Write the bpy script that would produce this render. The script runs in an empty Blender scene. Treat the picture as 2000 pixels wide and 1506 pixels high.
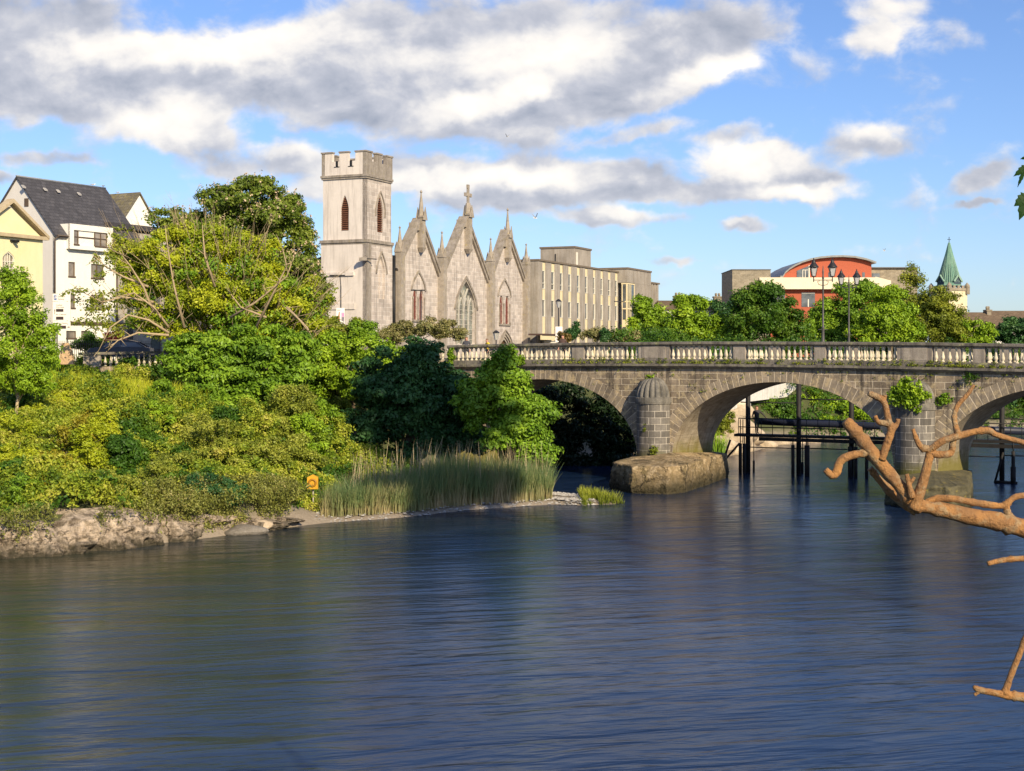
import bpy, bmesh, math, random
import numpy as np
from mathutils import Vector, Matrix
from mathutils.geometry import tessellate_polygon
random.seed(7); RNG = np.random.default_rng(11)
sc = bpy.context.scene
COL = sc.collection
F = 2800.0; CX = 1000.0; HY = 688.0; H = 7.7          # pixels of focal length, principal column, horizon row, eye height

# ------------------------------------------------------------------ camera
cam_d = bpy.data.cameras.new("camera"); cam = bpy.data.objects.new("camera", cam_d); COL.objects.link(cam)
cam.location = (0, 0, H); cam.rotation_euler = (math.radians(90), 0, 0)
cam_d.sensor_width = 36.0; cam_d.lens = 36.0 * F / 2000.0; cam_d.shift_y = -(753 - HY) / 2000.0
cam_d.clip_start = 0.3; cam_d.clip_end = 8000
sc.camera = cam
sc.view_settings.view_transform = 'Standard'; sc.view_settings.look = 'None'; sc.view_settings.gamma = 1.0
sc.view_settings.exposure = 0.38
sc.render.resolution_x = 1024; sc.render.resolution_y = 771
sc.cycles.max_bounces = 6; sc.cycles.transparent_max_bounces = 8
sc.cycles.diffuse_bounces = 3; sc.cycles.glossy_bounces = 3; sc.cycles.transmission_bounces = 3
sc.cycles.use_denoising = True

# ------------------------------------------------------------------ sun + sky
SUN_EL = math.radians(28.0); SAZ = (0.45, -0.893)
SUN_DIR = Vector((SAZ[0]*math.cos(SUN_EL), SAZ[1]*math.cos(SUN_EL), math.sin(SUN_EL))).normalized()
sl = bpy.data.lights.new("sun", 'SUN'); sl.energy = 5.0; sl.angle = math.radians(0.5); sl.color = (1.0, 0.84, 0.58)
so = bpy.data.objects.new("sun", sl); COL.objects.link(so)
so.rotation_euler = (-SUN_DIR).to_track_quat('-Z', 'Y').to_euler(); so.location = (20, -40, 40)

W = bpy.data.worlds.new("World"); sc.world = W; W.use_nodes = True
nt = W.node_tree; nt.nodes.clear()
class NT:
    """tiny helper round a node tree"""
    def __init__(s, nt): s.nt = nt
    def n(s, t, **k):
        nd = s.nt.nodes.new(t)
        for a, b in k.items():
            if a.startswith('i_'):
                key = a[2:]; key = int(key) if key.isdigit() else key.replace('_', ' ')
                s.set(nd.inputs[key], b)
            else: setattr(nd, a, b)
        return nd
    def set(s, sock, v):
        if isinstance(v, bpy.types.NodeSocket): s.nt.links.new(v, sock)
        else: sock.default_value = v
    def math(s, op, a, b=0.0, c=0.0, clamp=False):
        nd = s.nt.nodes.new('ShaderNodeMath'); nd.operation = op; nd.use_clamp = clamp
        s.set(nd.inputs[0], a); s.set(nd.inputs[1], b); s.set(nd.inputs[2], c); return nd.outputs[0]
    def vm(s, op, a, b=(0, 0, 0), c=(0, 0, 0)):
        nd = s.nt.nodes.new('ShaderNodeVectorMath'); nd.operation = op
        s.set(nd.inputs[0], a); s.set(nd.inputs[1], b)
        if op == 'MULTIPLY_ADD': s.set(nd.inputs[2], c)
        return nd.outputs['Value'] if op in ('LENGTH', 'DOT_PRODUCT') else nd.outputs[0]
    def mix(s, f, a, b, bt='MIX'):
        nd = s.nt.nodes.new('ShaderNodeMix'); nd.data_type = 'RGBA'; nd.blend_type = bt; nd.clamp_factor = True
        s.set(nd.inputs[0], f); s.set(nd.inputs[6], a); s.set(nd.inputs[7], b); return nd.outputs[2]
    def mr(s, v, a, b, c=0.0, d=1.0, smooth=False):
        nd = s.nt.nodes.new('ShaderNodeMapRange'); nd.interpolation_type = 'SMOOTHSTEP' if smooth else 'LINEAR'
        s.set(nd.inputs[0], v); s.set(nd.inputs[1], a); s.set(nd.inputs[2], b); s.set(nd.inputs[3], c); s.set(nd.inputs[4], d)
        return nd.outputs[0]
    def noise(s, vec, scale, detail=4, rough=0.55, dist=0.0):
        nd = s.nt.nodes.new('ShaderNodeTexNoise'); s.set(nd.inputs['Vector'], vec)
        nd.inputs['Scale'].default_value = scale; nd.inputs['Detail'].default_value = detail
        nd.inputs['Roughness'].default_value = rough; nd.inputs['Distortion'].default_value = dist
        return nd.outputs[0]
def c4(c): return (c[0], c[1], c[2], 1.0)
N = NT(nt)
sky = N.n('ShaderNodeTexSky'); sky.sky_type = 'NISHITA'; sky.sun_disc = False
sky.sun_elevation = SUN_EL; sky.sun_rotation = math.atan2(SAZ[0], SAZ[1]); sky.altitude = 10
sky.air_density = 1.0; sky.dust_density = 0.4; sky.ozone_density = 2.2
geo = N.n('ShaderNodeTexCoord')
sep = N.n('ShaderNodeSeparateXYZ'); N.set(sep.inputs[0], geo.outputs['Generated'])
ya = N.math('MAXIMUM', N.math('ABSOLUTE', sep.outputs[1]), 0.08)
u = N.math('DIVIDE', sep.outputs[0], ya); v = N.math('DIVIDE', sep.outputs[2], ya)
# sky plane coordinates: 10 + 28 * tan(azimuth), 6.88 - 28 * tan(elevation); one unit is about two degrees
P0_ = N.n('ShaderNodeCombineXYZ')
N.set(P0_.inputs[0], N.math('MULTIPLY_ADD', u, 28.0, 10.0)); N.set(P0_.inputs[1], N.math('MULTIPLY_ADD', v, -28.0, 6.88))
P = P0_.outputs[0]
def noise_color(vec, scale, detail, rough=0.55):
    nd = N.n('ShaderNodeTexNoise'); N.set(nd.inputs['Vector'], vec); nd.inputs['Scale'].default_value = scale
    nd.inputs['Detail'].default_value = detail; nd.inputs['Roughness'].default_value = rough; return nd.outputs[1]
wrp = N.vm('MULTIPLY_ADD', noise_color(P, 0.45, 3), (1.0, .6, 0), (-0.5, -0.3, 0))
Pw = N.vm('ADD', P, wrp)
wrp2 = N.vm('MULTIPLY_ADD', noise_color(P, 2.2, 3), (0.42, 0.34, 0), (-0.21, -0.17, 0))
Pw = N.vm('ADD', Pw, wrp2)
def blobs(lst, vec):
    acc = None
    for (x, y, rx, ry, w, *rot) in lst:
        if lst is COVER and y > 255: w *= 1.35
        if rot:
            m = N.n('ShaderNodeMapping'); m.vector_type = 'TEXTURE'; N.set(m.inputs[0], vec)
            m.inputs['Location'].default_value = (x/100, y/100, 0); m.inputs['Rotation'].default_value = (0, 0, math.radians(rot[0]))
            m.inputs['Scale'].default_value = (rx/100, ry/100, 1); q = m.outputs[0]
        else:
            q = N.vm('MULTIPLY_ADD', vec, (100/rx, 100/ry, 0), (-x/rx, -y/ry, 0))
        d = N.vm('LENGTH', q)
        f = N.mr(d, 1.25, 0.15, 0.0, w, True)
        acc = f if acc is None else N.math('ADD', acc, f)
    return acc
COVER = [(40, 70, 330, 150, 1), (330, 150, 330, 90, 1), (620, 130, 330, 110, 1), (850, 90, 300, 150, 1), (820, 215, 300, 70, .9),
 (980, 250, 130, 60, .8), (1200, 90, 260, 140, 1), (1380, 90, 190, 90, .9, -25), (1130, 200, 230, 60, .8), (60, 190, 170, 60, .8),
 (1290, 170, 180, 60, .7, -20), (300, 225, 175, 62, .95), (370, 270, 120, 55, .8), (260, 175, 120, 50, .8), (560, 298, 90, 36, .6),
 (80, 312, 120, 22, .55), (700, 330, 150, 50, .75), (830, 330, 110, 55, .75), (960, 372, 160, 66, .95), (1100, 365, 200, 62, .95), (1340, 380, 120, 30, .6), (450, 330, 160, 30, .5),
 (1240, 350, 120, 45, .7), (1200, 430, 150, 22, .7), (1480, 330, 150, 66, .95), (1570, 372, 120, 34, .8), (1700, 285, 110, 45, .75),
 (1430, 262, 90, 22, .5, -12), (1240, 262, 160, 18, .5, -10), (1450, 445, 65, 17, .6), (1740, 40, 110, 75, .8), (1700, 80, 70, 40, .6),
 (1930, 350, 90, 30, .6, -12), (1910, 403, 60, 9, .5), (610, 378, 90, 32, .6), (0, 352, 70, 18, .6), (1880, 60, 60, 50, .35),
 (1330, 515, 50, 10, .45),
 (600, -700, 400, 60, .6), (1900, -900, 300, 60, .6)]
BRIGHT = [(260, 95, 230, 45, .8), (480, 95, 170, 55, 1), (120, 120, 90, 50, .4), (640, 60, 120, 70, .5), (1010, 100, 130, 70, .9), (820, 120, 150, 40, .6),
 (1150, 90, 90, 90, .7), (1400, 145, 190, 45, 1, -20), (330, 235, 150, 66, 1), (930, 200, 170, 38, 1, -14), (1050, 165, 70, 30, .9),
 (900, 350, 170, 36, .9), (1090, 350, 160, 40, .9), (1450, 315, 140, 48, 1.1), (1570, 376, 130, 20, 1), (1700, 262, 90, 30, .8),
 (1740, 50, 120, 80, .7), (700, 325, 130, 40, .6), (560, 285, 80, 26, .6), (1230, 420, 90, 22, .6), (610, 372, 90, 26, .5), (1430, 440, 40, 10, .5)]
cov = blobs(COVER, Pw); bri = blobs(BRIGHT, Pw)
Pn = N.vm('MULTIPLY', P, (1.0, 1.45, 0))
n1 = N.noise(Pn, 0.8, 9, 0.56, 0.2)
n1b = N.noise(N.vm('ADD', Pn, (0.14, -0.34, 0)), 0.8, 6, 0.5, 0.2)
gen = N.mr(N.noise(Pn, 0.12, 2, 0.5), 0.5, 0.62, 0.0, 0.5)            # generic cloud for the rest of the sky
edge = N.math('MULTIPLY', N.math('SUBTRACT', n1, 0.5), 2.1)
front = N.mr(sep.outputs[1], -0.05, 0.1)
covf = N.math('ADD', N.math('MULTIPLY', cov, front), N.math('MULTIPLY', gen, N.math('SUBTRACT', 1.0, front)))
dens = N.math('ADD', covf, edge)
alpha = N.mr(dens, 0.02, 0.80, 0.0, 1.0, True)
relief = N.math('MULTIPLY', N.math('SUBTRACT', n1, n1b), 1.15)
lum = N.math('ADD', N.math('MULTIPLY', N.math('MINIMUM', bri, 1.15), 0.60), relief)
thin = N.mr(dens, 0.3, 1.0, 0.16, 0.0)
lum = N.math('ADD', N.math('ADD', lum, thin), 0.28, clamp=True)
cr = N.n('ShaderNodeValToRGB'); N.set(cr.inputs[0], lum)
cr.color_ramp.elements[0].position = 0.0; cr.color_ramp.elements[0].color = (0.26, 0.29, 0.36, 1)
cr.color_ramp.elements[1].position = 1.0; cr.color_ramp.elements[1].color = (0.95, 0.88, 0.78, 1)
e = cr.color_ramp.elements.new(0.35); e.color = (0.46, 0.47, 0.52, 1)
e = cr.color_ramp.elements.new(0.65); e.color = (0.74, 0.71, 0.68, 1)
SKY_STR = 0.10
skyc = N.mix(1.0, sky.outputs[0], (0.74, 0.86, 1.16, 1), 'MULTIPLY')
cl = N.mix(1.0, cr.outputs[0], (1/SKY_STR,)*3 + (1,), 'MULTIPLY')
mixc = N.mix(N.math('MULTIPLY', alpha, 0.96), skyc, cl)
bg = N.n('ShaderNodeBackground'); N.set(bg.inputs[0], mixc); bg.inputs[1].default_value = SKY_STR
wo = N.n('ShaderNodeOutputWorld'); N.set(wo.inputs[0], bg.outputs[0])
W.cycles.sampling_method = 'MANUAL'; W.cycles.sample_map_resolution = 512

# ------------------------------------------------------------------ helpers
def at(px, py, Y): return Vector(((px-CX)/F*Y, Y, H-(py-HY)/F*Y))
def zz(py, Y): return H-(py-HY)/F*Y
def tag(o, label=None, cat=None, group=None, kind=None):
    if label: o['label'] = label
    if cat: o['category'] = cat
    if group: o['group'] = group
    if kind: o['kind'] = kind
    return o
def thing(name, label, cat, loc=(0, 0, 0), rot=0.0, group=None):
    o = bpy.data.objects.new(name, None); COL.objects.link(o); o.empty_display_size = 0.5
    o.location = loc; o.rotation_euler = (0, 0, rot); return tag(o, label, cat, group)
def copy_tree(o, parent=None):
    c = o.copy(); COL.objects.link(c)
    if parent is not None: c.parent = parent
    for ch in list(o.children): copy_tree(ch, c)
    return c
def link(name, me, mat, parent=None):
    o = bpy.data.objects.new(name, me); COL.objects.link(o)
    if mat is not None:
        for m in (mat if isinstance(mat, (list, tuple)) else [mat]): me.materials.append(m)
    if parent is not None: o.parent = parent
    return o
class MB:
    def __init__(s): s.v = []; s.f = []; s.uv = {}; s.mi = []; s.sm = []
    def add(s, vs, fs, mi=0, uvs=None, smooth=False):
        b = len(s.v); s.v.extend([tuple(p) for p in vs])
        for i, f in enumerate(fs):
            if uvs: s.uv[len(s.f)] = uvs[i]
            s.f.append(tuple(b+k for k in f)); s.mi.append(mi); s.sm.append(smooth)
        return s
    def box(s, x0, x1, y0, y1, z0, z1, mi=0):
        if x0 > x1: x0, x1 = x1, x0
        if y0 > y1: y0, y1 = y1, y0
        if z0 > z1: z0, z1 = z1, z0
        vs = [(x0, y0, z0), (x1, y0, z0), (x1, y1, z0), (x0, y1, z0), (x0, y0, z1), (x1, y0, z1), (x1, y1, z1), (x0, y1, z1)]
        return s.add(vs, [(0, 3, 2, 1), (4, 5, 6, 7), (0, 1, 5, 4), (1, 2, 6, 5), (2, 3, 7, 6), (3, 0, 4, 7)], mi)
    def extr(s, poly, y0, y1, mi=0):
        """polygon in the xz plane extruded along y (y0 = front)"""
        n = len(poly); vs = [(p[0], y0, p[1]) for p in poly] + [(p[0], y1, p[1]) for p in poly]
        fs = [tuple(range(n)), tuple(range(2*n-1, n-1, -1))] + [(i, i+n, (i+1) % n+n, (i+1) % n) for i in range(n)]
        return s.add(vs, fs, mi)
    def plan(s, poly, z0, z1, mi=0, poly2=None):
        """polygon in the xy plane extruded along z"""
        n = len(poly); q = poly2 or poly
        vs = [(p[0], p[1], z0) for p in poly] + [(p[0], p[1], z1) for p in q]
        fs = [tuple(range(n-1, -1, -1)), tuple(range(n, 2*n))] + [(i, (i+1) % n, (i+1) % n+n, i+n) for i in range(n)]
        return s.add(vs, fs, mi)
    def hexa(s, vs, mi=0):
        return s.add(vs, [(0, 3, 2, 1), (4, 5, 6, 7), (0, 1, 5, 4), (1, 2, 6, 5), (2, 3, 7, 6), (3, 0, 4, 7)], mi)
    def lathe(s, prof, cx=0, cy=0, n=12, mi=0, flute=0.0, a0=0.0, smooth=True, sq=False):
        vs = []; m = len(prof)
        for (r, z) in prof:
            for k in range(n):
                a = a0+2*math.pi*k/n; rr = r*(1+flute*(1 if k % 2 else -1)) if flute else r
                vs.append((cx+rr*math.cos(a), cy+rr*math.sin(a), z))
        fs = [(i*n+k, i*n+(k+1) % n, (i+1)*n+(k+1) % n, (i+1)*n+k) for i in range(m-1) for k in range(n)]
        fs.append(tuple(range(n-1, -1, -1))); fs.append(tuple((m-1)*n+k for k in range(n)))
        return s.add(vs, fs, mi, None, smooth)
    def tube(s, pts, rad, n=6, mi=0, smooth=True, bump=0.0):
        pts = [Vector(p) for p in pts]; vs = []; m = len(pts)
        if not hasattr(rad, '__len__'): rad = [rad]*m
        ref = None
        for i, p in enumerate(pts):
            t = (pts[min(i+1, m-1)]-pts[max(i-1, 0)])
            t = t.normalized() if t.length > 1e-9 else Vector((0, 0, 1))
            if ref is None: ref = Vector((1, 0, 0)) if abs(t.x) < .8 else Vector((0, 1, 0))
            a = (ref-t*ref.dot(t)).normalized(); b = t.cross(a); ref = a
            for k in range(n):
                an = 2*math.pi*k/n; r = rad[i]*(1+bump*(random.random()-.5))
                vs.append(p+a*(r*math.cos(an))+b*(r*math.sin(an)))
        fs = [(i*n+k, i*n+(k+1) % n, (i+1)*n+(k+1) % n, (i+1)*n+k) for i in range(m-1) for k in range(n)]
        fs.append(tuple(range(n-1, -1, -1))); fs.append(tuple((m-1)*n+k for k in range(n)))
        return s.add(vs, fs, mi, None, smooth)
    def bar(s, a, b, w, h=None, mi=0):
        h = h or w; a = Vector(a); b = Vector(b); t = (b-a).normalized()
        up = Vector((0, 0, 1)) if abs(t.z) < .95 else Vector((0, 1, 0))
        sd = t.cross(up).normalized()*w/2; uu = sd.cross(t).normalized()*h/2
        return s.hexa([a-sd-uu, a+sd-uu, b+sd-uu, b-sd-uu, a-sd+uu, a+sd+uu, b+sd+uu, b-sd+uu], mi)
    def roof(s, x0, x1, y0, y1, z0, z1, th=.15, mi=0, axis='x'):
        """gabled pair of slopes with ridge along x"""
        ym = (y0+y1)/2
        if axis == 'x':
            p = [(y0, z0), (ym, z1), (y1, z0), (y1-.02, z0-th), (ym, z1-th), (y0+.02, z0-th)]
            vs = [(x0, a, b) for a, b in p]+[(x1, a, b) for a, b in p]
            return s.add(vs, [(0, 1, 4, 5), (1, 2, 3, 4), (6, 11, 10, 7), (7, 10, 9, 8), (0, 6, 7, 1), (1, 7, 8, 2), (5, 4, 10, 11), (4, 3, 9, 10), (0, 5, 11, 6), (2, 8, 9, 3)], mi)
        xm = (x0+x1)/2; p = [(x0, z0), (xm, z1), (x1, z0), (x1-.02, z0-th), (xm, z1-th), (x0+.02, z0-th)]
        vs = [(a, y0, b) for a, b in p]+[(a, y1, b) for a, b in p]
        return s.add(vs, [(0, 1, 4, 5), (1, 2, 3, 4), (6, 11, 10, 7), (7, 10, 9, 8), (0, 6, 7, 1), (1, 7, 8, 2), (5, 4, 10, 11), (4, 3, 9, 10), (0, 5, 11, 6), (2, 8, 9, 3)], mi)
    def wall(s, outer, holes, y, depth, mi=0, plane='xz'):
        """flat wall with real openings and reveals (front at y, openings run to y+depth)"""
        if plane == 'xz': mk = lambda p, d: (p[0], y+d, p[1])
        else: mk = lambda p, d: (y+d, p[0], p[1])
        loops = [outer]+holes; flat = [p for l in loops for p in l]
        tris = tessellate_polygon([[Vector((p[0], p[1], 0)) for p in l] for l in loops])
        s.add([mk(p, 0) for p in flat], [tuple(t) for t in tris], mi)
        for l in loops:
            n = len(l); s.add([mk(p, 0) for p in l]+[mk(p, depth) for p in l], [(i, i+n, (i+1) % n+n, (i+1) % n) for i in range(n)], mi)
        return s
    def build(s, name, mat, parent=None):
        me = bpy.data.meshes.new(name); me.from_pydata(s.v, [], s.f)
        bm = bmesh.new(); bm.from_mesh(me)
        bm.faces.ensure_lookup_table()
        uvl = bm.loops.layers.uv.new('UVMap')
        for i, f in enumerate(bm.faces):
            if i in s.uv:
                for l, c in zip(f.loops, s.uv[i]): l[uvl].uv = c
            else:
                nn = f.normal
                if abs(nn.z) > .75:
                    for l in f.loops: l[uvl].uv = (l.vert.co.x, l.vert.co.y)
                else:
                    t = Vector((-nn.y, nn.x, 0)); t = t.normalized() if t.length > 1e-6 else Vector((1, 0, 0))
                    for l in f.loops: l[uvl].uv = (l.vert.co.dot(t), l.vert.co.z)
            f.material_index = s.mi[i]; f.smooth = s.sm[i]
        if not s.uv: bmesh.ops.recalc_face_normals(bm, faces=bm.faces)
        bm.to_mesh(me); bm.free()
        return link(name, me, mat, parent)
def arch(cx, w, z0, zs, za, n=7):
    """pointed arch outline, counter-clockwise from bottom left"""
    L = [(cx-w/2*(1-t/n), zs+(za-zs)*(t/n)**.62) for t in range(n+1)]
    R = [(cx+w/2*(1-t/n), zs+(za-zs)*(t/n)**.62) for t in range(n-1, -1, -1)]
    return [(cx-w/2, z0)]+L+R+[(cx+w/2, z0)]
def ring(mb, inner, outer, y0, y1, mi=0, closed=False):
    """band between two outlines of equal length, front y0, back y1"""
    n = len(inner); vs = [(p[0], y0, p[1]) for p in inner]+[(p[0], y0, p[1]) for p in outer]+[(p[0], y1, p[1]) for p in inner]+[(p[0], y1, p[1]) for p in outer]
    fs = []
    for i in range(n if closed else n-1):
        j = (i+1) % n
        fs += [(i, j, n+j, n+i), (n+i, n+j, 3*n+j, 3*n+i), (i, 2*n+i, 2*n+j, j)]
    if not closed: fs += [(0, n, 3*n, 2*n), (n-1, 3*n-1, 4*n-1, 2*n-1)]
    mb.add(vs, fs, mi)

# ------------------------------------------------------------------ materials
MATS = {}
def newmat(name):
    m = bpy.data.materials.new(name); m.use_nodes = True; m.node_tree.nodes.clear(); MATS[name] = m
    return m, NT(m.node_tree)
def stone(name, c1, c2, scale=1.2, rough=.85, streak=0.0, streakc=(.05, .045, .035), brick=None, bump=.25, moss=None, spec=.25, lich=None, crack=0, mott=.45):
    """mottled wall: two tones, optional brick/ashlar joints on UV metres, vertical weather streaks, lichen"""
    m, N = newmat(name)
    g = N.n('ShaderNodeNewGeometry'); pos = g.outputs['Position']
    n1 = N.noise(pos, scale, 6, .65); n2 = N.noise(pos, scale*9, 4, .6)
    col = N.mix(N.mr(n1, .3, .7), c4(c1), c4(c2))
    col = N.mix(N.mr(n2, .35, .75, 0, mott), col, c4([c*.55 for c in c1]))
    h = n2
    if brick:
        bw, bh, mort, ms = brick[:4]
        uvn = N.n('ShaderNodeUVMap'); uvn.uv_map = 'UVMap'
        bt = N.n('ShaderNodeTexBrick'); N.set(bt.inputs['Vector'], uvn.outputs[0])
        bt.inputs['Color1'].default_value = (0, 0, 0, 1); bt.inputs['Color2'].default_value = (1, 1, 1, 1); bt.inputs['Mortar'].default_value = (.5, .5, .5, 1)
        bt.inputs['Scale'].default_value = 1.0; bt.inputs['Mortar Size'].default_value = ms; bt.inputs['Mortar Smooth'].default_value = .3
        bt.inputs['Brick Width'].default_value = bw; bt.inputs['Row Height'].default_value = bh; bt.inputs['Bias'].default_value = 0
        bt.offset = brick[4] if len(brick) > 4 else .5
        col = N.mix(N.mr(bt.outputs[0], 0, 1, .0, brick[5] if len(brick) > 5 else .42), col, c4([c*.36 for c in c1]))
        col = N.mix(N.math('MULTIPLY', bt.outputs[1], N.mr(n1, .25, .6, .45, 1)), col, c4(mort))
        h = N.math('SUBTRACT', N.math('MULTIPLY', n2, .5), N.math('MULTIPLY', bt.outputs[1], .8))
    if streak:
        sv = N.vm('MULTIPLY', pos, (2.2, 2.2, .16))
        st = N.mr(N.noise(sv, 1.3, 5, .7), .48, .68, 0, streak)
        col = N.mix(st, col, c4(streakc))
    if lich:
        lc, amt = lich
        col = N.mix(N.mr(N.noise(pos, 2.3, 5, .75), .62-.12*amt, .72-.06*amt, 0, .85), col, c4(lc))
    if crack:
        vo = N.n('ShaderNodeTexVoronoi'); vo.feature = 'DISTANCE_TO_EDGE'; N.set(vo.inputs['Vector'], N.vm('ADD', pos, N.vm('MULTIPLY', N.noise(pos, 2.5, 4, .7), (1, 1, 1)))); vo.inputs['Scale'].default_value = crack
        cf = N.math('MULTIPLY', N.mr(vo.outputs['Distance'], .0, .05, .8, 0), N.mr(n1, .42, .6)); col = N.mix(cf, col, (.05, .04, .03, 1)); h = N.math('SUBTRACT', N.math('MULTIPLY', N.math('ADD', n2, n1), 2.0), N.math('MULTIPLY', cf, 2.0))
    if moss:
        mc, z0, z1 = moss      # growth that keeps to the lowest, wettest courses
        sp = N.n('ShaderNodeSeparateXYZ'); N.set(sp.inputs[0], pos)
        zn = N.math('ADD', sp.outputs[2], N.math('MULTIPLY', N.math('SUBTRACT', n1, .5), 1.6))
        col = N.mix(N.mr(zn, z1, z0, 0, .9), col, c4(mc))
    bp = N.n('ShaderNodeBump'); bp.inputs['Strength'].default_value = bump; bp.inputs['Distance'].default_value = .06; N.set(bp.inputs['Height'], h)
    b = N.n('ShaderNodeBsdfPrincipled'); N.set(b.inputs['Base Color'], col); b.inputs['Roughness'].default_value = rough
    b.inputs['Specular IOR Level'].default_value = spec; N.set(b.inputs['Normal'], bp.outputs[0])
    o = N.n('ShaderNodeOutputMaterial'); N.set(o.inputs[0], b.outputs[0]); return m
def plain(name, c, rough=.6, metal=0.0, var=.15, scale=3.0, spec=.4):
    m, N = newmat(name); g = N.n('ShaderNodeNewGeometry')
    n1 = N.noise(g.outputs['Position'], scale, 5, .65)
    col = N.mix(N.mr(n1, .3, .75), c4(c), c4([k*(1-var*2.5) for k in c]))
    b = N.n('ShaderNodeBsdfPrincipled'); N.set(b.inputs['Base Color'], col); b.inputs['Roughness'].default_value = rough
    b.inputs['Metallic'].default_value = metal; b.inputs['Specular IOR Level'].default_value = spec
    o = N.n('ShaderNodeOutputMaterial'); N.set(o.inputs[0], b.outputs[0]); return m
def glass(name, c=(.05, .06, .07), rough=.08):
    m, N = newmat(name); g = N.n('ShaderNodeNewGeometry'); n1 = N.noise(g.outputs['Position'], .7, 3, .6)
    col = N.mix(N.mr(n1, .4, .65), c4(c), c4([min(1, k*2.6+.02) for k in c]))
    b = N.n('ShaderNodeBsdfPrincipled'); N.set(b.inputs['Base Color'], col); b.inputs['Roughness'].default_value = rough
    b.inputs['Specular IOR Level'].default_value = .8
    o = N.n('ShaderNodeOutputMaterial'); N.set(o.inputs[0], b.outputs[0]); return m
def leafmat(name, cols, trans=.2, tcol=None, patch=None, rough=.5):
    """cols: dark..light tones of the leaf itself, picked leaf by leaf and clump by clump"""
    m, N = newmat(name)
    a = N.n('ShaderNodeAttribute'); a.attribute_name = 'tone'
    g = N.n('ShaderNodeNewGeometry')
    pn = N.noise(g.outputs['Position'], patch or .45, 3, .6)
    f = N.math('ADD', N.math('MULTIPLY', a.outputs['Fac'], .6), N.mr(pn, .35, .65, -.05, .45))
    cr = N.n('ShaderNodeValToRGB'); N.set(cr.inputs[0], f); el = cr.color_ramp.elements
    el[0].position = 0; el[0].color = c4(cols[0]); el[1].position = 1; el[1].color = c4(cols[-1])
    for i, c in enumerate(cols[1:-1]):
        x = el.new((i+1)/(len(cols)-1)); x.color = c4(c)
    b = N.n('ShaderNodeBsdfPrincipled'); N.set(b.inputs['Base Color'], cr.outputs[0]); b.inputs['Roughness'].default_value = rough
    b.inputs['Specular IOR Level'].default_value = .28
    t = N.n('ShaderNodeBsdfTranslucent'); N.set(t.inputs[0], N.mix(1.0, cr.outputs[0], c4(tcol or (1.25, 1.15, .45)), 'MULTIPLY'))
    mx = N.n('ShaderNodeMixShader'); mx.inputs[0].default_value = trans; N.set(mx.inputs[1], b.outputs[0]); N.set(mx.inputs[2], t.outputs[0])
    o = N.n('ShaderNodeOutputMaterial'); N.set(o.inputs[0], mx.outputs[0]); return m

# ------------------------------------------------------------------ terrain and river
GZ = 7.05                                               # street level
SHORE = [(-400, 40), (-80, 50), (-40, 51.5), (-19, 53.6), (-16.5, 55.4), (-14, 57.9), (-11.4, 61.3), (-8.75, 64.5), (-4.8, 67), (-2, 70.0), (2, 72.6),
         (3.6, 72.0), (5.7, 72.9), (4.6, 75.0), (1.2, 78), (-1, 84), (-2.4, 90), (-3.2, 94), (0, 99.5), (6, 103), (12, 104), (15.5, 105), (19.5, 113),
         (22.5, 121), (27, 124), (40, 133), (62, 153), (130, 186), (400, 250), (400, 3000), (-400, 3000)]
SA = np.array(SHORE, float)
def inland(X, Y):
    """signed distance inland (positive on land)"""
    X = np.asarray(X, float); Y = np.asarray(Y, float); d = np.full(X.shape, 1e9); ins = np.zeros(X.shape, bool)
    n = len(SA)
    for i in range(n):
        x1, y1 = SA[i]; x2, y2 = SA[(i+1) % n]
        dx, dy = x2-x1, y2-y1; t = np.clip(((X-x1)*dx+(Y-y1)*dy)/(dx*dx+dy*dy), 0, 1)
        if i < n-3: d = np.minimum(d, np.hypot(X-x1-t*dx, Y-y1-t*dy))
        c = ((y1 > Y) != (y2 > Y)) & (X < dx*(Y-y1)/(dy if dy else 1e-9)+x1); ins ^= c
    return np.where(ins, d, -d)
def ss(x, a, b):
    t = np.clip((x-a)/(b-a), 0, 1); return t*t*(3-2*t)
def vnoise(X, Y, s, seed=0):
    r = np.random.default_rng(seed); g = r.random((64, 64)); x = X/s; y = Y/s
    xi = np.floor(x).astype(int); yi = np.floor(y).astype(int); fx = x-xi; fy = y-yi; fx = fx*fx*(3-2*fx); fy = fy*fy*(3-2*fy)
    G = lambda a, b: g[a % 64, b % 64]
    return (G(xi, yi)*(1-fx)+G(xi+1, yi)*fx)*(1-fy)+(G(xi, yi+1)*(1-fx)+G(xi+1, yi+1)*fx)*fy
def ridged(X, Y, s, seed, octs=4):
    o = 0; a = 1.0
    for k in range(octs): o = o+a*(1-2*abs(vnoise(X+k*17.3, Y+k*9.1, s, seed+k)-.5)*1.6); a *= .55; s = s*.48
    return o-1.0
def ground_z(X, Y):
    X = np.asarray(X, float); Y = np.asarray(Y, float)
    d = inland(X, Y)
    down = ss(92.5-Y, -1, 1)*ss(-(X-9), -1, 1)           # 1 on the bank below the bridge
    rk = ss(-X, 8, 11.5)
    hl = 1.35*ss(d, 0, .9)+3.9*ss(d, .5, 27)**.9
    hr = .20*ss(d, 0, .5)+5.0*ss(d, 5.0, 17)
    hd = hl*rk+hr*(1-rk)
    hu = 1.0*ss(d, 0, 1.5)+6.05*ss(d, .8, 9)
    h = hd*down+hu*(1-down)
    h = h+np.where(d > 0, (vnoise(X, Y, 2.7, 3)-.5)*.5*ss(d, 0, 3)*(h < 6.9), 0)
    h = np.minimum(h, GZ)
    return np.where(d > 0, h, -1.6*ss(-d, 0, 2.0))
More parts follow.
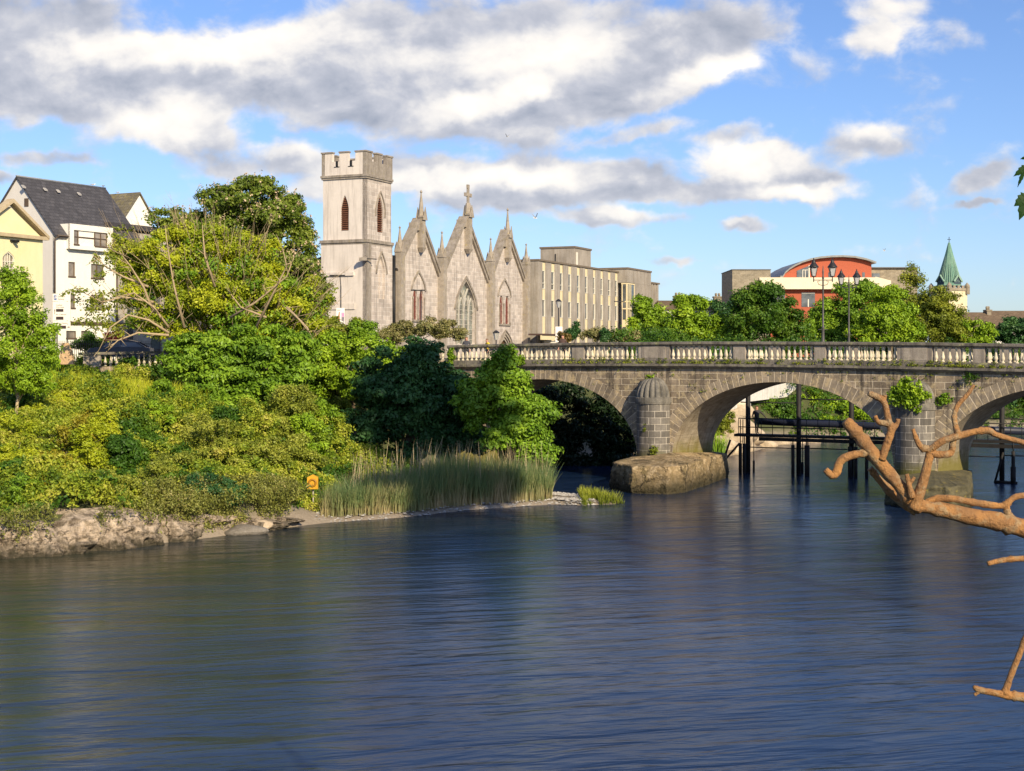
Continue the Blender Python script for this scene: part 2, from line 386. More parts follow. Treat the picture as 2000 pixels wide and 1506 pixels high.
def ground_hit(px, py):
    """where the line of sight through a spot of the measured photograph meets the ground"""
    Y = 45.0
    while Y < 140:
        p = at(px, py, Y)
        if float(ground_z(p.x, p.y)) >= p.z: return p
        Y += .25
    return p
def gridmesh(name, xs, ys, zf, mat):
    Xg, Yg = np.meshgrid(xs, ys); Zg = zf(Xg, Yg); nx, ny = len(xs), len(ys)
    co = np.stack([Xg, Yg, Zg], -1).reshape(-1, 3).astype(np.float32)
    i = (np.arange(ny-1)[:, None]*nx+np.arange(nx-1)[None, :]).reshape(-1)
    fa = np.stack([i, i+1, i+1+nx, i+nx], -1).astype(np.int32)
    return quads(name, co, fa, mat, smooth=True)
def quads(name, co, fa, mat, parent=None, tone=None, smooth=False):
    me = bpy.data.meshes.new(name); n = len(fa)
    me.vertices.add(len(co)); me.vertices.foreach_set('co', np.ascontiguousarray(co, np.float32).ravel())
    me.loops.add(4*n); me.loops.foreach_set('vertex_index', np.ascontiguousarray(fa, np.int32).ravel())
    me.polygons.add(n); me.polygons.foreach_set('loop_start', np.arange(0, 4*n, 4, dtype=np.int32))
    me.polygons.foreach_set('loop_total', np.full(n, 4, np.int32))
    if smooth: me.polygons.foreach_set('use_smooth', np.ones(n, bool))
    me.update(calc_edges=True)
    if tone is not None:
        at_ = me.attributes.new('tone', 'FLOAT', 'FACE'); at_.data.foreach_set('value', np.ascontiguousarray(tone, np.float32))
    return link(name, me, mat, parent)

def soilmat():
    m, N = newmat('bank soil'); g = N.n('ShaderNodeNewGeometry'); pos = g.outputs['Position']
    n1 = N.noise(pos, .8, 6, .65); n2 = N.noise(pos, 9, 5, .7); sp = N.n('ShaderNodeSeparateXYZ'); N.set(sp.inputs[0], pos)
    low = N.mix(n2, (.13, .10, .07, 1), (.42, .35, .27, 1)); hi = N.mix(n1, (.035, .045, .015, 1), (.09, .10, .03, 1))
    col = N.mix(N.mr(N.math('ADD', sp.outputs[2], N.math('MULTIPLY', n1, 1.2)), 1.0, 1.9), low, hi)
    bp = N.n('ShaderNodeBump'); bp.inputs['Strength'].default_value = .6; bp.inputs['Distance'].default_value = .15; N.set(bp.inputs['Height'], n2)
    b = N.n('ShaderNodeBsdfPrincipled'); N.set(b.inputs['Base Color'], col); b.inputs['Roughness'].default_value = .95; N.set(b.inputs['Normal'], bp.outputs[0])
    o = N.n('ShaderNodeOutputMaterial'); N.set(o.inputs[0], b.outputs[0]); return m
SOIL = soilmat()
tag(gridmesh('riverbank', np.concatenate([np.arange(-90, -30, 2.0), np.arange(-30, 70, .8), np.arange(70, 230, 4.0)]), np.concatenate([np.arange(46, 150, .8), np.arange(150, 270, 4.0)]), ground_z, SOIL), kind='structure')
mb = MB(); mb.add([(-3000, 262, GZ-.02), (3000, 262, GZ-.02), (3000, 6000, GZ-.02), (-3000, 6000, GZ-.02)], [(0, 1, 2, 3)])
mb.add([(-3000, 40, GZ-.05), (-89, 40, GZ-.05), (-89, 262, GZ-.05), (-3000, 262, GZ-.05)], [(0, 1, 2, 3)])
tag(mb.build('ground', plain('far ground', (.10, .12, .05), .95)), kind='structure')
# near bank the viewer stands on
mb = MB(); mb.plan([(-60, -30), (60, -30), (60, 4), (-60, 4)], -2, 6.0); mb.add([(-60, 4, 6.0), (60, 4, 6.0), (60, 13, -.6), (-60, 13, -.6)], [(0, 1, 2, 3)])
tag(mb.build('near_bank', SOIL), kind='structure')
# street behind the quay wall
ASPH = plain('asphalt', (.06, .06, .06), .9, var=.2, scale=8)
mb = MB(); mb.plan([(-80, 95), (-6, 95), (-9, 112), (-4, 136), (24, 205), (14, 205), (-15, 139), (-19, 120), (-26, 101), (-80, 101)], GZ-.1, GZ+.03)
tag(mb.build('road', ASPH), kind='structure')

def watermat():
    m, N = newmat('river water'); g = N.n('ShaderNodeNewGeometry'); pos = g.outputs['Position']
    sp = N.n('ShaderNodeSeparateXYZ'); N.set(sp.inputs[0], pos)
    rot = N.n('ShaderNodeMapping'); N.set(rot.inputs[0], pos); rot.inputs['Rotation'].default_value = (0, 0, math.radians(-14))
    a = N.vm('MULTIPLY', rot.outputs[0], (.26, 1.0, 1.0)); n1 = N.noise(a, .55, 4, .5, .6)
    b_ = N.vm('MULTIPLY', rot.outputs[0], (.26, 1.0, 1.0)); n2 = N.noise(b_, 1.7, 3, .5, .4)
    n3 = N.noise(N.vm('MULTIPLY', rot.outputs[0], (.5, 1.0, 1.0)), .10, 4, .6)
    h = N.math('ADD', N.math('MULTIPLY', n1, .50), N.math('MULTIPLY', n2, .34))
    bp = N.n('ShaderNodeBump'); bp.inputs['Strength'].default_value = 1.0; bp.inputs['Distance'].default_value = .18; N.set(bp.inputs['Height'], h)
    # left: shallow brown-green bed plus painted bank reflection; channel: deep blue
    sh = N.mr(N.math('ADD', N.math('ADD', sp.outputs[0], N.math('MULTIPLY', sp.outputs[1], -.05)), N.math('MULTIPLY', n3, 9)), 1, -11)
    col = N.mix(sh, (.003, .011, .036, 1), (.022, .026, .013, 1))
    col = N.mix(N.mr(n1, .38, .68, 0, .7), col, N.mix(sh, (.012, .030, .076, 1), (.050, .054, .038, 1)))  # paler streaks put sky reflection into the base colour
    col = N.mix(N.mr(N.noise(N.vm('MULTIPLY', rot.outputs[0], (.35, 1, 1)), .16, 3, .6), .45, .66, 0, .5), col, (.022, .035, .058, 1))
    b = N.n('ShaderNodeBsdfPrincipled'); N.set(b.inputs['Base Color'], col)
    N.set(b.inputs['Roughness'], N.mr(n3, .3, .7, .17, .27)); b.inputs['IOR'].default_value = 1.333
    b.inputs['Specular IOR Level'].default_value = .5; N.set(b.inputs['Normal'], bp.outputs[0])
    o = N.n('ShaderNodeOutputMaterial'); N.set(o.inputs[0], b.outputs[0]); return m
mb = MB(); mb.add([(-500, -20, 0), (600, -20, 0), (600, 900, 0), (-500, 900, 0)], [(0, 1, 2, 3)])
tag(mb.build('river_water', watermat()), kind='structure')

# eroded limestone ledge along the left waterline
ROCK = stone('pale bank rock', (.78, .64, .50), (.50, .39, .28), 2.2, .9, bump=1.0, streak=.85, streakc=(.06, .045, .03), moss=((.03, .028, .015), .05, .6), crack=.9, lich=((.10, .075, .045), 1.3))
def rock_ledge():
    pts = []
    P_ = [(-34, 51.8), (-19, 53.6), (-16.5, 55.4), (-14, 57.9), (-11.4, 61.3), (-9.4, 63.6)]
    for (x1, y1), (x2, y2) in zip(P_[:-1], P_[1:]):
        n = max(2, int(math.hypot(x2-x1, y2-y1)/.06))
        for k in range(n): pts.append((x1+(x2-x1)*k/n, y1+(y2-y1)*k/n))
    A = np.array(pts); n = len(A); m = 44
    tx = np.gradient(A[:, 0]); ty = np.gradient(A[:, 1]); l = np.hypot(tx, ty); nx, ny = ty/l, -tx/l      # outward, over the water
    co = np.zeros((n, m, 3)); s = np.cumsum(l)
    for j in range(m):
        t = j/(m-1); zt = -.35+2.15*t
        lump = (vnoise(s, np.full(n, zt*1.2), 1.9, 5)-.5)*1.0+ridged(s, np.full(n, zt*1.5+7), .8, 6)*.26
        crack = -np.clip((vnoise(s, np.full(n, zt*.3), .75, 9)-.66)*4, 0, 1)*.8
        top = 1-ss(t, .72, 1)*.1
        off = .25+lump+crack-.5*t**3-ss(t, .8, 1)*.9
        end = np.clip((s[-1]-s)/8.5, 0, 1)
        co[:, j, 0] = A[:, 0]+nx*off; co[:, j, 1] = A[:, 1]+ny*off; co[:, j, 2] = zt*(.22+.66*end)*(1+.26*(vnoise(s, s*0, 2.2, 12)-.5))
    i = (np.arange(n-1)[:, None]*m+np.arange(m-1)[None, :]).reshape(-1)
    fa = np.stack([i, i+1, i+m+1, i+m], -1)
    tag(quads('bank_rock', co.reshape(-1, 3), fa, ROCK, smooth=False), kind='structure')
rock_ledge()

# ------------------------------------------------------------------ bridge
ASH = dict(c1=(.255, .20, .145), c2=(.46, .37, .27))
BST = stone('bridge ashlar', ASH['c1'], ASH['c2'], 1.1, .88, streak=.9, streakc=(.04, .035, .032), brick=(.98, .36, (.66, .56, .42), .022, .5, .62), bump=.6, lich=((.50, .40, .24), .9))
BRG = stone('bridge voussoirs', (.27, .22, .165), (.48, .39, .285), 1.0, .88, streak=.6, streakc=(.06, .05, .042), brick=(.36, 3.0, (.70, .58, .42), .022, 0.0, .6), bump=.6, lich=((.52, .40, .23), 1.0))
BCO = stone('bridge coping', (.15, .135, .12), (.30, .265, .22), 1.6, .9, streak=.85, streakc=(.05, .045, .04), brick=(1.9, 3.0, (.08, .07, .06), .012, 0.0), bump=.35, lich=((.34, .33, .17), .7))
BPED = stone('bridge pedestals', (.27, .235, .195), (.44, .38, .32), 2.0, .9, streak=.75, streakc=(.10, .085, .08), bump=.3)
BTUR = stone('pier ashlar', (.17, .155, .14), (.33, .30, .26), 1.2, .85, streak=.8, streakc=(.06, .055, .05), brick=(.74, .385, (.52, .47, .40), .018, .5, .7), bump=.5, moss=((.10, .095, .02), 1.3, 2.1))
BBAR = stone('barrel stone', (.34, .285, .21), (.52, .44, .33), 1.4, .85, streak=.7, streakc=(.12, .075, .03), brick=(.36, .9, (.22, .18, .13), .01), bump=.5, moss=((.16, .14, .03), 1.6, 2.6))
BBAL = plain('pale balusters', (.78, .69, .52), .75, var=.24, scale=2.2)
BFOOT = stone('pier footing', (.50, .36, .20), (.11, .085, .045), .9, .9, bump=1.0, streak=.5, streakc=(.10, .09, .02), moss=((.02, .02, .01), .2, 1.25), lich=((.62, .49, .32), .9), crack=.8)
BR = thing('stone_bridge', 'old stone arch bridge with pale balustrade crossing the river', 'bridge', (9.45, 84.5, 0), math.atan2(-.57, .822))
tx_, ty_ = .822, -.57
def s_of(px):
    r = (px-CX)/F; return (84.5*r-9.45)/(tx_-ty_*r)
def top(s): return 8.29-.00050*(s-1.0)**2
def w2b(x, y):                                           # world -> bridge coordinates
    dx, dy = x-9.45, y-84.5; return dx*tx_+dy*ty_, -dx*ty_+dy*tx_
SPAN, PIER, SPR, CRN = 13.4, 2.4, 1.6, 6.02
STEP = SPAN+PIER; ARCHES = [(-STEP, 0), (0, 0), (STEP, 0), (2*STEP, 0)]
def intr(s, a0, extra=0.0):
    c = a0+SPAN/2; t = (s-c)/(SPAN/2+extra); return SPR+(CRN-SPR+extra)*math.sqrt(max(0, 1-t*t)) if abs(t) < 1 else None
def arch_pts(a0, extra=0.0, n=48, leg=True):
    c = a0+SPAN/2; P_ = []
    for k in range(n+1):
        an = math.pi*(1-k/n); P_.append((c+(SPAN/2+extra)*math.cos(an), SPR+(CRN-SPR+extra)*math.sin(an)))
    if leg: P_ = [(P_[0][0], -.6)]+P_+[(P_[-1][0], -.6)]
    return P_
DEP = 5.2; S0, S1 = -16.6, 3*STEP+2
def side_wall(y, nm):
    mb = MB(); CB = 1.52
    cuts = [S0]
    for a0, _ in ARCHES:
        cuts += [a0+SPAN/2-(SPAN/2)*math.cos(math.pi*k/40) for k in range(41)]
    cuts.append(S1)
    for a, b in zip(cuts[:-1], cuts[1:]):
        if b-a < 1e-6: continue
        mid = (a+b)/2; zs = []
        inside = None
        for a0, _ in ARCHES:
            if a0 < mid < a0+SPAN: inside = a0
        if inside is None: za = zb = -1.0
        else:
            za = intr(a, inside) or SPR; zb = intr(b, inside) or SPR
        q = [(a, za), (b, zb), (b, top(b)-CB), (a, top(a)-CB)]
        mb.add([(p[0], y, p[1]) for p in q], [(0, 1, 2, 3)], 0, [[(p[0], p[1]) for p in q]])
    return mb.build(nm, BST, BR)
side_wall(0, 'spandrel_wall'); side_wall(DEP, 'spandrel_wall')
for ai, (a0, _) in enumerate(ARCHES):
    I = arch_pts(a0); n = len(I)
    mb = MB(); L = 0
    for k in range(n-1):
        p, q = I[k], I[k+1]; dl = math.hypot(q[0]-p[0], q[1]-p[1]); ND = 8
        for j in range(ND):
            y0, y1 = DEP*j/ND, DEP*(j+1)/ND
            mb.add([(p[0], y0, p[1]), (q[0], y0, q[1]), (q[0], y1, q[1]), (p[0], y1, p[1])], [(0, 1, 2, 3)], 0, [[(L, y0), (L+dl, y0), (L+dl, y1), (L, y1)]], True)
        L += dl
    mb.build('arch_barrel', BBAR, BR)
    I = arch_pts(a0, leg=False); c = a0+SPAN/2; mb = MB(); L = 0; n = len(I)
    O = []
    for k, p in enumerate(I):
        an = math.pi*(1-k/(n-1)); nx, nz = math.cos(an)/(SPAN/2), math.sin(an)/(CRN-SPR); l = math.hypot(nx, nz)
        th = .62+.30*abs(math.cos(an))**1.5; O.append((p[0]+nx/l*th, p[1]+nz/l*th))
    for k in range(n-1):
        p, q, P2, Q2 = I[k], I[k+1], O[k], O[k+1]; dl = math.hypot(q[0]-p[0], q[1]-p[1])
        if k in (0, 1, n-2, n-3): L += dl; continue
        mb.add([(p[0], -.035, p[1]), (q[0], -.035, q[1]), (Q2[0], -.035, Q2[1]), (P2[0], -.035, P2[1]), (p[0], .02, p[1]), (q[0], .02, q[1]), (Q2[0], .0, Q2[1]), (P2[0], .0, P2[1])],
               [(0, 1, 2, 3), (0, 4, 5, 1), (3, 2, 6, 7)], 0, [[(L, .2), (L+dl, .2), (L+dl, .9), (L, .9)], [(L, .2), (L, .3), (L+dl, .3), (L+dl, .2)], [(L, .9), (L+dl, .9), (L+dl, 1), (L, 1)]])
        L += dl
    mb.build('arch_ring', BRG, BR)
def sweep(nm, prof, mat, a=S0, b=S1, step=1.0, irr=0.0):
    """profile of (depth, drop below rail top) carried along the bridge"""
    n = int((b-a)/step); mb = MB(); m = len(prof); L = 0; lens = [0]
    for p, q in zip(prof, prof[1:]+prof[:1]): L += math.hypot(q[0]-p[0], q[1]-p[1]); lens.append(L)
    st = [a+(b-a)*k/n for k in range(n+1)]; jz = [random.uniform(-irr, irr) for _ in st]
    for k in range(n):
        s0, s1 = st[k], st[k+1]
        for i in range(m):
            p, q = prof[i], prof[(i+1) % m]
            j0 = jz[k]; j1 = jz[k]
            mb.add([(s0, p[0], top(s0)-p[1]+j0), (s1, p[0], top(s1)-p[1]+j1), (s1, q[0], top(s1)-q[1]+j1), (s0, q[0], top(s0)-q[1]+j0)], [(0, 1, 2, 3)], 0,
                   [[(s0, lens[i]), (s1, lens[i]), (s1, lens[i+1]), (s0, lens[i+1])]])
    return mb.build(nm, mat, BR)
sweep('cornice', [(.1, 1.30), (-.02, 1.52), (-.12, 1.52), (-.20, 1.44), (-.28, 1.40), (-.28, 1.27), (.1, 1.25)][::-1], BCO, irr=.006)
sweep('plinth_course', [(.0, 1.26), (-.07, 1.26), (-.07, 1.02), (-.03, .995), (.42, .995), (.42, 1.26)][::-1], BCO, irr=.004)
sweep('coping', [(.0, .20), (-.09, .18), (-.14, .12), (-.14, .0), (.1, -.03), (.42, 0), (.42, .12), (.36, .2)][::-1], BCO, step=1.9, irr=.007)
FS = DEP-.42
sweep('coping', [(FS+.0, .20), (FS-.09, .18), (FS-.09, .0), (FS+.42, 0), (FS+.42, .2)][::-1], BCO)
sweep('plinth_course', [(FS, 1.52), (FS, .995), (FS+.42, .995), (FS+.42, 1.52)][::-1], BCO)
mb = MB(); n = 30
for k in range(n):
    s0, s1 = S0+(S1-S0)*k/n, S0+(S1-S0)*(k+1)/n
    mb.add([(s0, .42, top(s0)-1.14), (s1, .42, top(s1)-1.14), (s1, FS, top(s1)-1.14), (s0, FS, top(s0)-1.14)], [(0, 1, 2, 3)])
mb.build('deck', ASPH, BR)
# pedestals between the runs of balusters, measured runs -> bridge metres
RUNS = [(803, 840), (888, 985), (1012, 1117), (1140, 1247), (1307, 1432), (1455, 1590), (1612, 1752), (1820, 1900), (1923, 2010)]
runs = [(s_of(a), s_of(b)) for a, b in RUNS]
runs[-1] = (runs[-1][0], runs[-1][0]+3.9); x = runs[-1][1]
while x < S1-6: runs.append((x+.7, x+4.6)); x += 5.3
runs[0] = (max(runs[0][0], S0+.2), runs[0][1])
runs = [r for r in runs if r[1] > r[0]+.3]
def baluster(mb, cx, cy, zt, n=8):
    zb = -.995; z = lambda t: zt+zb+t*.795
    mb.lathe([(.105, z(0)), (.105, z(.07)), (.06, z(.09)), (.055, z(.14)), (.085, z(.19)), (.108, z(.27)), (.10, z(.36)), (.07, z(.5)), (.05, z(.68)), (.048, z(.80)), (.07, z(.83)), (.055, z(.86)), (.055, z(.89)), (.095, z(.92)), (.095, z(1.0))], cx, cy, n, a0=math.pi/8)
near_n = 0
far = MB()
mb0 = MB(); baluster(mb0, 0, 0, 0); 
prot = None
for (a, b) in runs:
    k = max(2, round((b-a)/.352)); 
    for i in range(k):
        s = a+(b-a)*(i+.5)/k
        if s < s_of(2035):
            if prot is None:
                prot = mb0.build('baluster', BBAL, BR); o = prot
            else:
                o = prot.copy(); COL.objects.link(o)
            o.parent = BR; o.location = (s, .17, top(s)); o.rotation_euler = (0, 0, random.uniform(-.2, .2)); near_n += 1
        baluster(far, s, FS+.2, top(s), 6)
o = far.build('balusters_beyond', BBAL, BR); o['kind'] = 'stuff'; o['label'] = 'balusters of the far parapet seen through the near ones'
gaps = [(S0, runs[0][0])]+[(runs[i][1], runs[i+1][0]) for i in range(len(runs)-1)]+[(runs[-1][1], S1)]
for (a, b) in gaps:
    if b-a < .1: continue
    for y0 in (0.0, FS+.02):
        mb = MB(); t0, t1 = top(a), top(b)
        mb.hexa([(a, y0, t0-.99), (b, y0, t1-.99), (b, y0+.38, t1-.99), (a, y0+.38, t0-.99), (a, y0, t0-.19), (b, y0, t1-.19), (b, y0+.38, t1-.19), (a, y0+.38, t0-.19)])
        if b-a > 1.2 and y0 == 0: mb.box(a+.25, b-.25, -.025, .01, t1-.93, t1-.25)
        mb.build('pedestal', BPED, BR)
print('near balusters', near_n)
# rounded cutwaters with ribbed half-dome caps
for pc in (-PIER/2, STEP-PIER/2, 2*STEP-PIER/2):
    R = 1.06; zc = 4.65
    mb = MB(); n = 20
    for k in range(n):
        a, b = math.pi+math.pi*k/n, math.pi+math.pi*(k+1)/n
        for (r0, z0, r1, z1) in ((R, .9, R, zc-.02),):
            q = [(pc+r0*math.cos(a), r0*math.sin(a), z0), (pc+r0*math.cos(b), r0*math.sin(b), z0), (pc+r1*math.cos(b), r1*math.sin(b), z1), (pc+r1*math.cos(a), r1*math.sin(a), z1)]
            mb.add(q, [(0, 1, 2, 3)], 0, [[(R*a, z0), (R*b, z0), (R*b, z1), (R*a, z1)]], True)
    cw = mb.build('cutwater', BTUR, BR)
    mb = MB()
    prof = [(1.0, zc-.06), (1.13, zc), (1.16, zc+.12), (1.16, zc+.34), (1.06, zc+.40)]
    for i in range(len(prof)-1):
        for k in range(n):
            a, b = math.pi+math.pi*k/n, math.pi+math.pi*(k+1)/n; (r0, z0), (r1, z1) = prof[i], prof[i+1]
            mb.add([(pc+r0*math.cos(a), r0*math.sin(a), z0), (pc+r0*math.cos(b), r0*math.sin(b), z0), (pc+r1*math.cos(b), r1*math.sin(b), z1), (pc+r1*math.cos(a), r1*math.sin(a), z1)], [(0, 1, 2, 3)], 0)
    N_ = 144; M_ = 12; vs = []
    for i in range(M_+1):
        t = i/M_*math.pi/2
        for k in range(N_+1):
            a = math.pi+math.pi*k/N_; rib = 1+.15*abs(math.sin(a*9))**.5-.10
            r = 1.06*math.cos(t)**.85*rib if i < M_ else 0
            vs.append((pc+r*math.cos(a), r*math.sin(a), zc+.38+1.20*math.sin(t)))
    fs = [(i*(N_+1)+k, i*(N_+1)+k+1, (i+1)*(N_+1)+k+1, (i+1)*(N_+1)+k) for i in range(M_) for k in range(N_)]
    mb.add(vs, fs, 0, None, True)
    mb.build('cap', stone('cap stone', (.11, .105, .095), (.28, .255, .22), 2.0, .9, streak=.7, bump=.5) if 'cap stone' not in MATS else MATS['cap stone'], cw)
def footing(outline_w, ztop, rough_seed, inset=.22, mat=None):
    """battered stone footing; outline in world water-plane points"""
    P_ = [w2b(*p) for p in outline_w]; c = (sum(p[0] for p in P_)/len(P_), sum(p[1] for p in P_)/len(P_))
    dense = []
    for i, p in enumerate(P_):
        q = P_[(i+1) % len(P_)]; l = math.hypot(q[0]-p[0], q[1]-p[1]); k = max(1, int(l/.07))
        dense += [(p[0]+(q[0]-p[0])*j/k, p[1]+(q[1]-p[1])*j/k) for j in range(k)]
    A = np.array(dense); n = len(A); s = np.arange(n)*.07; M = 40; co = np.zeros((n, M, 3)); cc = np.array(c)
    dr = A-cc; l = np.hypot(dr[:, 0], dr[:, 1])[:, None]; dr = dr/l
    for j in range(M):
        if j < 25:
            t = j/24; z = -.5+(ztop+.35)*t; off = -inset*t**1.5
            am = .13*(1-t*.3)
        else:
            t = (j-24)/(M-25); off = None; z = ztop-.15+.13*t
            am = .09
        nz = (vnoise(s, np.full(n, z*1.6+j*.03), .9, rough_seed)-.5)*am*1.2+ridged(s, np.full(n, z*1.7+j*.06+5), .5, rough_seed+1)*am*.8
        if off is not None:
            Q = A+dr*(off+nz[:, None]); co[:, j, :2] = Q; co[:, j, 2] = z
        else:
            Q = cc+(A-cc+dr*(-inset))*(1-t*.97); co[:, j, :2] = Q; co[:, j, 2] = z+nz*.5*(1-t)+(.18*t)
    i = (np.arange(n)[:, None]*M+np.arange(M-1)[None, :]).reshape(-1)
    j2 = (((np.arange(n)+1) % n)[:, None]*M+np.arange(M-1)[None, :]).reshape(-1)
    quads('footing', co.reshape(-1, 3), np.stack([i, j2, j2+1, i+1], -1), mat or BFOOT, BR)
footing([(5.5, 81.0), (6.5, 78.2), (8.4, 77.6), (9.5, 78.6), (12.7, 86.6), (13.4, 88.6), (12.0, 91.5), (9.8, 91.0), (7.0, 86)], 1.62, 21)
dx, dy = tx_*STEP, ty_*STEP
footing([(x+dx*1.0, y+dy*1.0+.3) for x, y in [(5.9, 81.4), (6.5, 78.9), (8.2, 78.0), (9.6, 79.2), (12.0, 86.4), (12.6, 88.2), (11.4, 90.5), (9.6, 90.4), (7.2, 86)]], 1.3, 31, mat=stone('dark wet footing', (.07, .065, .04), (.16, .14, .08), 1.3, .85, bump=.9, moss=((.02, .02, .01), .0, .6), lich=((.28, .22, .05), .5)))
footing([(x+dx*2, y+dy*2) for x, y in [(5.9, 81.4), (6.5, 78.9), (8.2, 78.0), (9.6, 79.2), (12.0, 86.4), (12.6, 88.2), (11.4, 90.5), (9.6, 90.4), (7.2, 86)]], 1.3, 41)

# quay wall and its balustrade running left from the bridge end
Q = thing('quay_balustrade', 'weathered quay wall with white balusters half hidden by bushes beside the bridge', 'balustrade', (0, 0, 0))
QB = Vector((-4.4, 93.9, 0)); QA = Vector((-27.2, 91.6, 0)); QL = (QB-QA).length; Q.location = QA; Q.rotation_euler = (0, 0, math.atan2(QB.y-QA.y, QB.x-QA.x))
zt0, zt1 = 7.68, 8.13
def qz(s): return zt0+(zt1-zt0)*s/QL
mb = MB(); mb.hexa([(0, 0, 3), (QL, 0, 3), (QL, .5, 3), (0, .5, 3), (0, 0, qz(0)-.92), (QL, 0, qz(QL)-.92), (QL, .5, qz(QL)-.92), (0, .5, qz(0)-.92)]); mb.build('wall', BST, Q)
mb = MB(); mb.hexa([(-.5, -.1, zt0-.16), (QL, -.1, qz(QL)-.16), (QL, .5, qz(QL)-.16), (-.5, .5, zt0-.16), (-.5, -.1, zt0), (QL, -.1, qz(QL)), (QL, .5, qz(QL)), (-.5, .5, zt0)]); mb.build('coping', BCO, Q)
s = -.2
while s < QL-1:
    mb = MB(); w_ = 1.1; mb.box(s, min(QL, s+w_), .0, .42, 3.0, qz(s)-.155); mb.build('pedestal', BPED, Q)
    a = s+w_+.1
    for i in range(11):
        if a+i*.35 < QL-.2:
            o = prot.copy(); COL.objects.link(o); o.parent = Q; o.location = (a+i*.35+.15, .2, qz(a)+.04); o.scale = (1, 1, .93)
    s = a+11*.35+.1

# ------------------------------------------------------------------ buildings
class Plane:
    """vertical facade: origin corner (world) and direction away; turns measured spots into facade metres"""
    def __init__(s, cx, cy, dx, dy):
        l = math.hypot(dx, dy); s.c = (cx, cy); s.d = (dx/l, dy/l)
    def u(s, px):
        r = (px-CX)/F; return (r*s.c[1]-s.c[0])/(s.d[0]-r*s.d[1])
    def Y(s, u): return s.c[1]+u*s.d[1]
    def z(s, px, py): return H-(py-HY)/F*s.Y(s.u(px))
    def p(s, px, py): return (s.u(px), s.z(px, py))
CHS = stone('church limestone', (.50, .43, .385), (.72, .635, .565), .9, .88, mott=.3, streak=.65, streakc=(.20, .175, .16), brick=(.95, .42, (.70, .65, .60), .02), bump=.5)
CHR = stone('church render', (.64, .575, .52), (.73, .66, .60), .5, .9, mott=.12, streak=.5, streakc=(.34, .30, .27), bump=.12)
CHD = stone('weathered dressings', (.22, .19, .165), (.42, .37, .32), 1.5, .9, streak=.6, streakc=(.14, .11, .07), bump=.4, lich=((.26, .22, .10), .4))
CHP = stone('pinnacle stone', (.27, .235, .20), (.46, .40, .335), 2, .9, streak=.4, streakc=(.16, .12, .08), bump=.3, lich=((.34, .27, .10), .45))
LOUV = plain('rusty louvres', (.22, .09, .05), .8, var=.2)
SHUT = plain('red timber shutters', (.20, .06, .045), .7)
SLATE = stone('dark slate', (.07, .068, .075), (.12, .115, .125), 1.5, .6, brick=(.5, .28, (.035, .034, .037), .02), bump=.2)
LEAD = plain('leading', (.55, .52, .46), .6)
GLS = glass('church glass', (.10, .11, .10), .15)
DARKM = plain('dark iron', (.02, .02, .022), .5, metal=.3)
C0 = (-.1021*140, 140.0); CA = math.atan2(2800, 1240)
FR = Plane(C0[0], C0[1], 1240, 2800)                      # street front
LF = Plane(C0[0], C0[1], -2800, 1240)                     # tower's river face
CH = thing('church', 'grey stone church with battlemented square tower and three steep gables', 'church', (C0[0], C0[1], 0), CA)
TW = FR.u(764); TD = LF.u(631)
def rev(poly): return [(-p[0], p[1]) for p in poly]
# local frame: x along street, y into the building; river face of the tower is the plane x = 0
ztop_ = 24.9; zs2 = 18.45
mb = MB()
lw = [LF.u(665.8), LF.u(681)]; lc = (lw[0]+lw[1])/2; lz0 = LF.z(673, 450.5); lz1 = LF.z(673, 381); 
A1 = arch(lc, abs(lw[1]-lw[0]), lz0, lz0+(lz1-lz0)*.62, lz1)
mb.wall([(0, zs2), (TD, zs2), (TD, ztop_), (0, ztop_)], [A1], 0.0, .35, 1, 'yz')
ru = (FR.u(734.5), FR.u(745)); rc = (FR.u(733)+FR.u(751.4))/2; rz0 = FR.z(742, 454); rz1 = FR.z(742, 381)
A2 = arch(rc, 1.15, rz0, rz0+(rz1-rz0)*.6, rz1)
mb.wall([(0, zs2), (TW, zs2), (TW, ztop_), (0, ztop_)], [A2], 0.0, .35, 0)
mb.add([(TW, 0, zs2), (TW, TD, zs2), (TW, TD, ztop_), (TW, 0, ztop_), (0, TD, zs2), (0, TD, ztop_)], [(0, 1, 2, 3), (1, 4, 5, 2)], 0)
# lower stage, slightly wider
o_ = .14; bz1 = FR.z(742, 408); 
A3 = arch(rc, 1.5, FR.z(742, 584), FR.z(742, 584)+2.7, FR.z(742, 500))
mb.wall([(-o_, GZ-.5), (TD+o_, GZ-.5), (TD+o_, zs2), (-o_, zs2)], [], -o_, .3, 1, 'yz')
mb.wall([(-o_, GZ-.5), (TW, GZ-.5), (TW, zs2), (-o_, zs2)], [A3], -o_, .4, 0)
mb.box(TW-.3, TW-.004, -o_+.004, TD, GZ-.5, zs2-.03); mb.box(.0, TW-.35, TD-.1, TD+o_, GZ-.5, zs2-.03)
tow = mb.build('tower', [CHS, CHR], CH)
mb = MB()
for k in range(17):
    z = lz0+(lz1-lz0)*(k+.3)/17; hw = abs(lw[1]-lw[0])/2*(1 if k < 11 else max(.12, 1-(k-10)/7.5))
    mb.hexa([(.06, lc-hw, z), (.06, lc+hw, z), (.26, lc+hw, z+.10), (.26, lc-hw, z+.10), (.06, lc-hw, z+.05), (.06, lc+hw, z+.05), (.26, lc+hw, z+.15), (.26, lc-hw, z+.15)])
mb.box(.30, .345, lc-.6, lc+.6, lz0-.1, lz1+.1); mb.build('louvre_window', LOUV, tow)
mb = MB()
